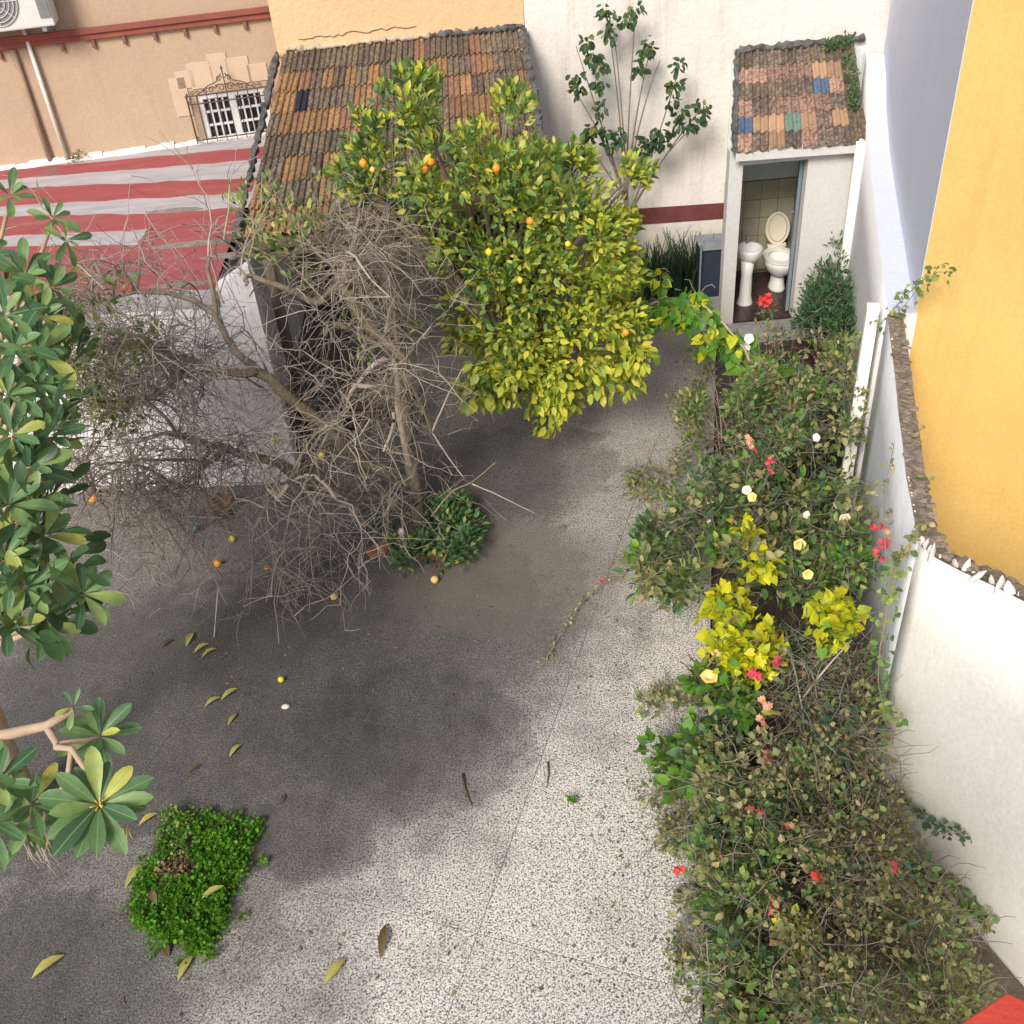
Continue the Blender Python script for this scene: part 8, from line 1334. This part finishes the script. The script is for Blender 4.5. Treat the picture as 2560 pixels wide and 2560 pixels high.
LP_ = np.array([(-2.07,5.35,0.00), (-0.07,6.48,0.00), (-3.37,6.37,0.00), (-2.45,5.77,0.00), (-2.85,5.40,0.00), (-0.10,6.55,0.00), (-0.68,6.36,0.00), (-2.07,6.63,0.00), (-0.89,5.73,0.00), (-1.44,5.13,0.00), (-2.38,6.81,0.00), (-3.22,5.96,0.00), (-2.43,5.41,0.00), (-0.20,5.58,0.00), (-2.05,5.28,0.00), (-3.18,6.58,0.00), (-3.33,7.28,0.00), (-1.21,5.15,0.00), (-0.58,5.74,0.00), (-1.70,5.36,0.00), (-2.34,5.75,0.00), (-2.24,5.39,0.00), (-0.21,5.78,0.00), (-0.17,5.73,0.00), (-1.41,5.96,0.00), (-2.93,6.73,0.00), (-2.00,6.27,0.00), (-0.77,6.26,0.00), (-2.76,5.45,0.00), (-3.80,6.97,0.00), (-2.50,5.27,0.00), (-0.16,5.86,0.00), (-1.65,5.12,0.00), (-0.47,5.68,0.00), (-0.31,5.45,0.00), (-2.21,5.65,0.00), (-3.28,6.25,0.00), (-2.63,6.59,0.00), (-1.19,5.16,0.00), (-0.58,5.73,0.00), (-3.08,6.39,0.00), (-2.83,5.86,0.00), (-2.21,5.47,0.00), (-0.68,5.99,0.00), (-0.43,5.19,0.00), (-2.32,5.22,0.00), (-0.48,5.49,0.00), (-3.07,6.09,0.00), (-1.70,5.06,0.00), (-3.03,5.42,0.00), (-0.94,6.16,0.00), (-0.86,4.99,0.00), (-1.22,5.60,0.00), (-1.35,5.95,0.00), (-2.96,6.93,0.00), (-1.78,5.77,0.00), (-2.48,5.58,0.00), (-3.40,6.38,0.00), (-0.45,6.62,0.00), (-1.41,5.23,0.00), (-2.48,5.74,0.00), (-3.56,6.88,0.00), (-1.28,5.03,0.00), (-0.47,4.97,0.00), (-0.72,5.13,0.00), (-1.28,5.67,0.00), (-2.81,5.48,0.00), (-0.39,6.18,0.00), (-2.09,5.77,0.00), (-1.59,5.65,0.00), (-1.68,5.14,0.00), (-1.16,5.17,0.00), (-1.93,5.15,0.00), (-0.52,5.78,0.00), (-2.43,6.65,0.00), (-2.16,6.19,0.00), (-0.50,6.73,0.00), (-1.86,5.42,0.00), (-2.41,6.04,0.00), (-3.31,6.09,0.00), (-1.29,5.53,0.00), (-2.01,6.23,0.00), (-2.69,6.09,0.00), (-0.94,5.26,0.00), (-1.66,6.10,0.00), (-0.28,6.52,0.00), (-0.68,6.10,0.00), (-2.28,5.54,0.00), (-0.83,6.01,0.00), (-0.26,7.05,0.00), (-3.33,7.19,0.00), (-3.30,5.87,0.00), (-0.18,6.68,0.00), (-2.05,5.70,0.00), (-0.61,5.17,0.00), (-1.26,5.38,0.00), (-0.79,5.02,0.00), (-1.31,6.24,0.00), (-0.90,5.82,0.00), (-1.03,5.58,0.00), (-1.39,6.16,0.00), (-3.28,5.96,0.00), (-0.70,4.92,0.00), (-1.26,5.31,0.00), (-0.72,5.51,0.00), (-0.15,5.68,0.00), (-1.19,5.23,0.00), (-3.71,7.49,0.00), (-1.70,6.08,0.00), (-1.68,5.59,0.00), (-2.02,5.99,0.00), (-2.23,5.40,0.00), (-1.08,5.08,0.00), (-1.56,5.65,0.00), (-0.72,5.56,0.00), (-0.46,5.02,0.00), (-0.15,5.78,0.00), (-3.64,7.26,0.00), (-2.09,5.31,0.00), (-3.84,7.19,0.00), (-0.23,6.55,0.00), (-1.49,5.30,0.00), (-3.20,5.60,0.00), (-1.20,5.67,0.00), (-2.26,5.78,0.00), (-1.14,5.27,0.00), (-0.71,4.84,0.00), (-3.32,7.06,0.00), (-1.88,6.42,0.00), (-1.16,5.25,0.00), (-0.73,5.94,0.00), (-0.33,6.46,0.00), (-0.78,6.73,0.00), (-0.26,5.95,0.00), (-3.00,6.80,0.00), (-3.53,7.34,0.00), (-2.83,6.68,0.00), (-0.30,6.66,0.00), (-0.52,5.57,0.00), (-0.63,5.90,0.00), (-1.54,5.09,0.00), (-1.10,5.68,0.00), (-3.72,7.13,0.00), (-1.13,5.15,0.00), (-1.07,5.07,0.00), (-1.96,6.46,0.00), (-0.63,6.26,0.00), (-0.10,6.53,0.00), (-2.20,5.20,0.00), (-1.77,5.69,0.00)] + [(0.41,4.96,0.00), (0.56,4.51,0.00), (0.43,3.31,0.00), (0.42,3.70,0.00), (0.76,3.48,0.00), (0.55,6.42,0.00), (0.38,7.28,0.00), (0.72,5.39,0.00), (0.76,6.23,0.00), (0.66,5.04,0.00), (0.57,6.52,0.00), (0.42,4.97,0.00), (0.46,3.85,0.00), (0.59,2.98,0.00), (0.16,8.18,0.00), (0.50,4.01,0.00), (0.41,4.04,0.00), (0.75,4.52,0.00), (0.60,5.69,0.00), (0.75,3.84,0.00), (0.52,6.97,0.00), (0.40,3.96,0.00), (0.58,3.12,0.00), (0.42,3.69,0.00), (0.32,2.78,0.00), (0.66,3.66,0.00), (0.51,4.37,0.00), (0.63,5.60,0.00), (0.35,6.95,0.00), (0.38,7.05,0.00), (0.54,4.16,0.00), (0.50,4.32,0.00), (0.57,3.46,0.00), (0.88,4.57,0.00), (0.62,5.25,0.00), (0.52,5.16,0.00), (0.85,8.39,0.00), (0.67,3.36,0.00), (0.34,3.16,0.00), (-0.28,8.17,0.00), (0.46,3.46,0.00), (0.67,5.44,0.00), (0.84,6.94,0.00), (0.63,4.36,0.00), (0.38,7.75,0.00), (0.59,8.62,0.00), (0.52,4.15,0.00), (0.84,6.56,0.00), (0.49,2.92,0.00), (-0.00,8.38,0.00), (0.32,3.28,0.00), (0.36,3.42,0.00), (0.69,2.82,0.00), (0.61,5.84,0.00), (0.27,2.93,0.00), (0.13,7.95,0.00), (0.61,2.84,0.00), (0.79,4.01,0.00), (0.41,6.83,0.00), (0.44,7.65,0.00), (0.63,7.76,0.00), (0.45,5.90,0.00), (0.86,5.22,0.00), (0.57,4.14,0.00), (0.68,7.68,0.00), (0.42,4.69,0.00), (0.79,7.30,0.00), (0.09,7.53,0.00), (0.48,4.81,0.00), (0.75,4.09,0.00), (0.77,8.58,0.00), (0.82,4.73,0.00), (0.60,8.38,0.00), (0.46,7.14,0.00), (0.70,7.90,0.00), (0.46,4.82,0.00), (0.04,8.44,0.00), (0.56,6.76,0.00), (0.18,7.69,0.00), (0.84,7.86,0.00), (0.45,3.57,0.00), (0.69,7.78,0.00), (0.06,7.98,0.00), (0.05,7.99,0.00), (0.65,4.90,0.00), (0.56,8.14,0.00), (0.84,5.72,0.00), (0.42,2.96,0.00), (0.34,8.10,0.00), (0.59,3.88,0.00), (0.46,3.07,0.00), (0.55,7.97,0.00), (0.65,4.01,0.00), (0.87,5.42,0.00), (0.33,2.81,0.00), (0.39,3.62,0.00), (0.66,3.02,0.00), (0.39,3.36,0.00), (0.81,5.16,0.00), (0.53,8.06,0.00), (0.48,4.23,0.00), (0.49,3.74,0.00), (0.80,5.12,0.00), (0.42,3.05,0.00), (0.42,3.47,0.00), (0.70,4.18,0.00), (0.49,7.08,0.00), (0.16,8.05,0.00), (0.49,8.53,0.00), (0.61,4.39,0.00), (0.72,3.74,0.00), (0.73,8.67,0.00), (0.73,4.87,0.00), (0.77,5.10,0.00), (0.62,3.79,0.00), (0.76,6.28,0.00), (0.85,8.44,0.00), (0.41,3.61,0.00), (0.44,7.51,0.00), (0.56,7.76,0.00), (0.42,2.86,0.00), (0.12,7.01,0.00), (0.65,3.08,0.00), (0.73,6.15,0.00), (0.63,4.05,0.00), (0.47,3.32,0.00), (0.61,5.75,0.00), (0.88,6.97,0.00), (0.54,4.82,0.00), (0.90,5.05,0.00)] + [(-2.70,2.90,0.00), (0.42,2.64,0.00), (-1.14,3.21,0.00), (-0.22,2.78,0.00), (-1.03,2.97,0.00), (-2.53,3.35,0.00), (0.21,2.75,0.00), (-1.88,2.85,0.00), (-0.87,2.87,0.00), (-0.09,2.87,0.00), (-1.97,2.84,0.00), (-0.41,2.67,0.00), (0.07,2.81,0.00), (-0.04,3.15,0.00), (0.16,3.01,0.00), (-0.99,2.81,0.00), (0.42,2.66,0.00), (0.32,3.39,0.00), (-0.71,3.31,0.00), (-2.51,3.47,0.00), (-2.75,2.99,0.00), (-1.99,3.03,0.00), (-2.04,3.21,0.00), (0.39,3.28,0.00), (-1.37,3.28,0.00), (-1.74,3.20,0.00), (-1.46,3.13,0.00), (-1.33,3.14,0.00), (-1.81,3.14,0.00), (-0.74,3.30,0.00), (-2.32,2.90,0.00), (-2.01,3.35,0.00), (-0.53,2.72,0.00), (-1.28,2.90,0.00), (-0.12,3.24,0.00), (-0.61,3.07,0.00), (-1.82,3.28,0.00), (-2.07,3.41,0.00), (-1.51,2.79,0.00), (-2.67,2.88,0.00)])
n_ = len(LP_) * 2; LP_ = np.repeat(LP_, 2, 0) + NR.normal(size=(n_, 3)) * np.array((.06, .06, 0)); LP_[:, 2] = .006
lr = bpy.data.objects.new('leaf_litter', None); COL.objects.link(lr)
D_ = NR.normal(size=(n_, 3)) * np.array((1, 1, .05)); N_ = NR.normal(size=(n_, 3)) * .25 + np.array((0, 0, 1)); L_ = NR.uniform(.012, .035, n_)
leaves(lr, LP_, D_, N_, L_, L_ * NR.uniform(.3, .6, n_), NR.integers(0, 2, n_), ['dry_leaf', 'fallen_brown'], nobj=0, name='litter')
for o in list(lr.children): o.parent = None; tag(o, 'fine dry leaf litter scattered over the yard paving', None, kind='stuff'); o.name = 'leaf_litter_bits'
bpy.data.objects.remove(lr)
for o in bpy.data.objects:
    if o.name == 'leaf_litter_bits': o.name = 'leaf_litter'
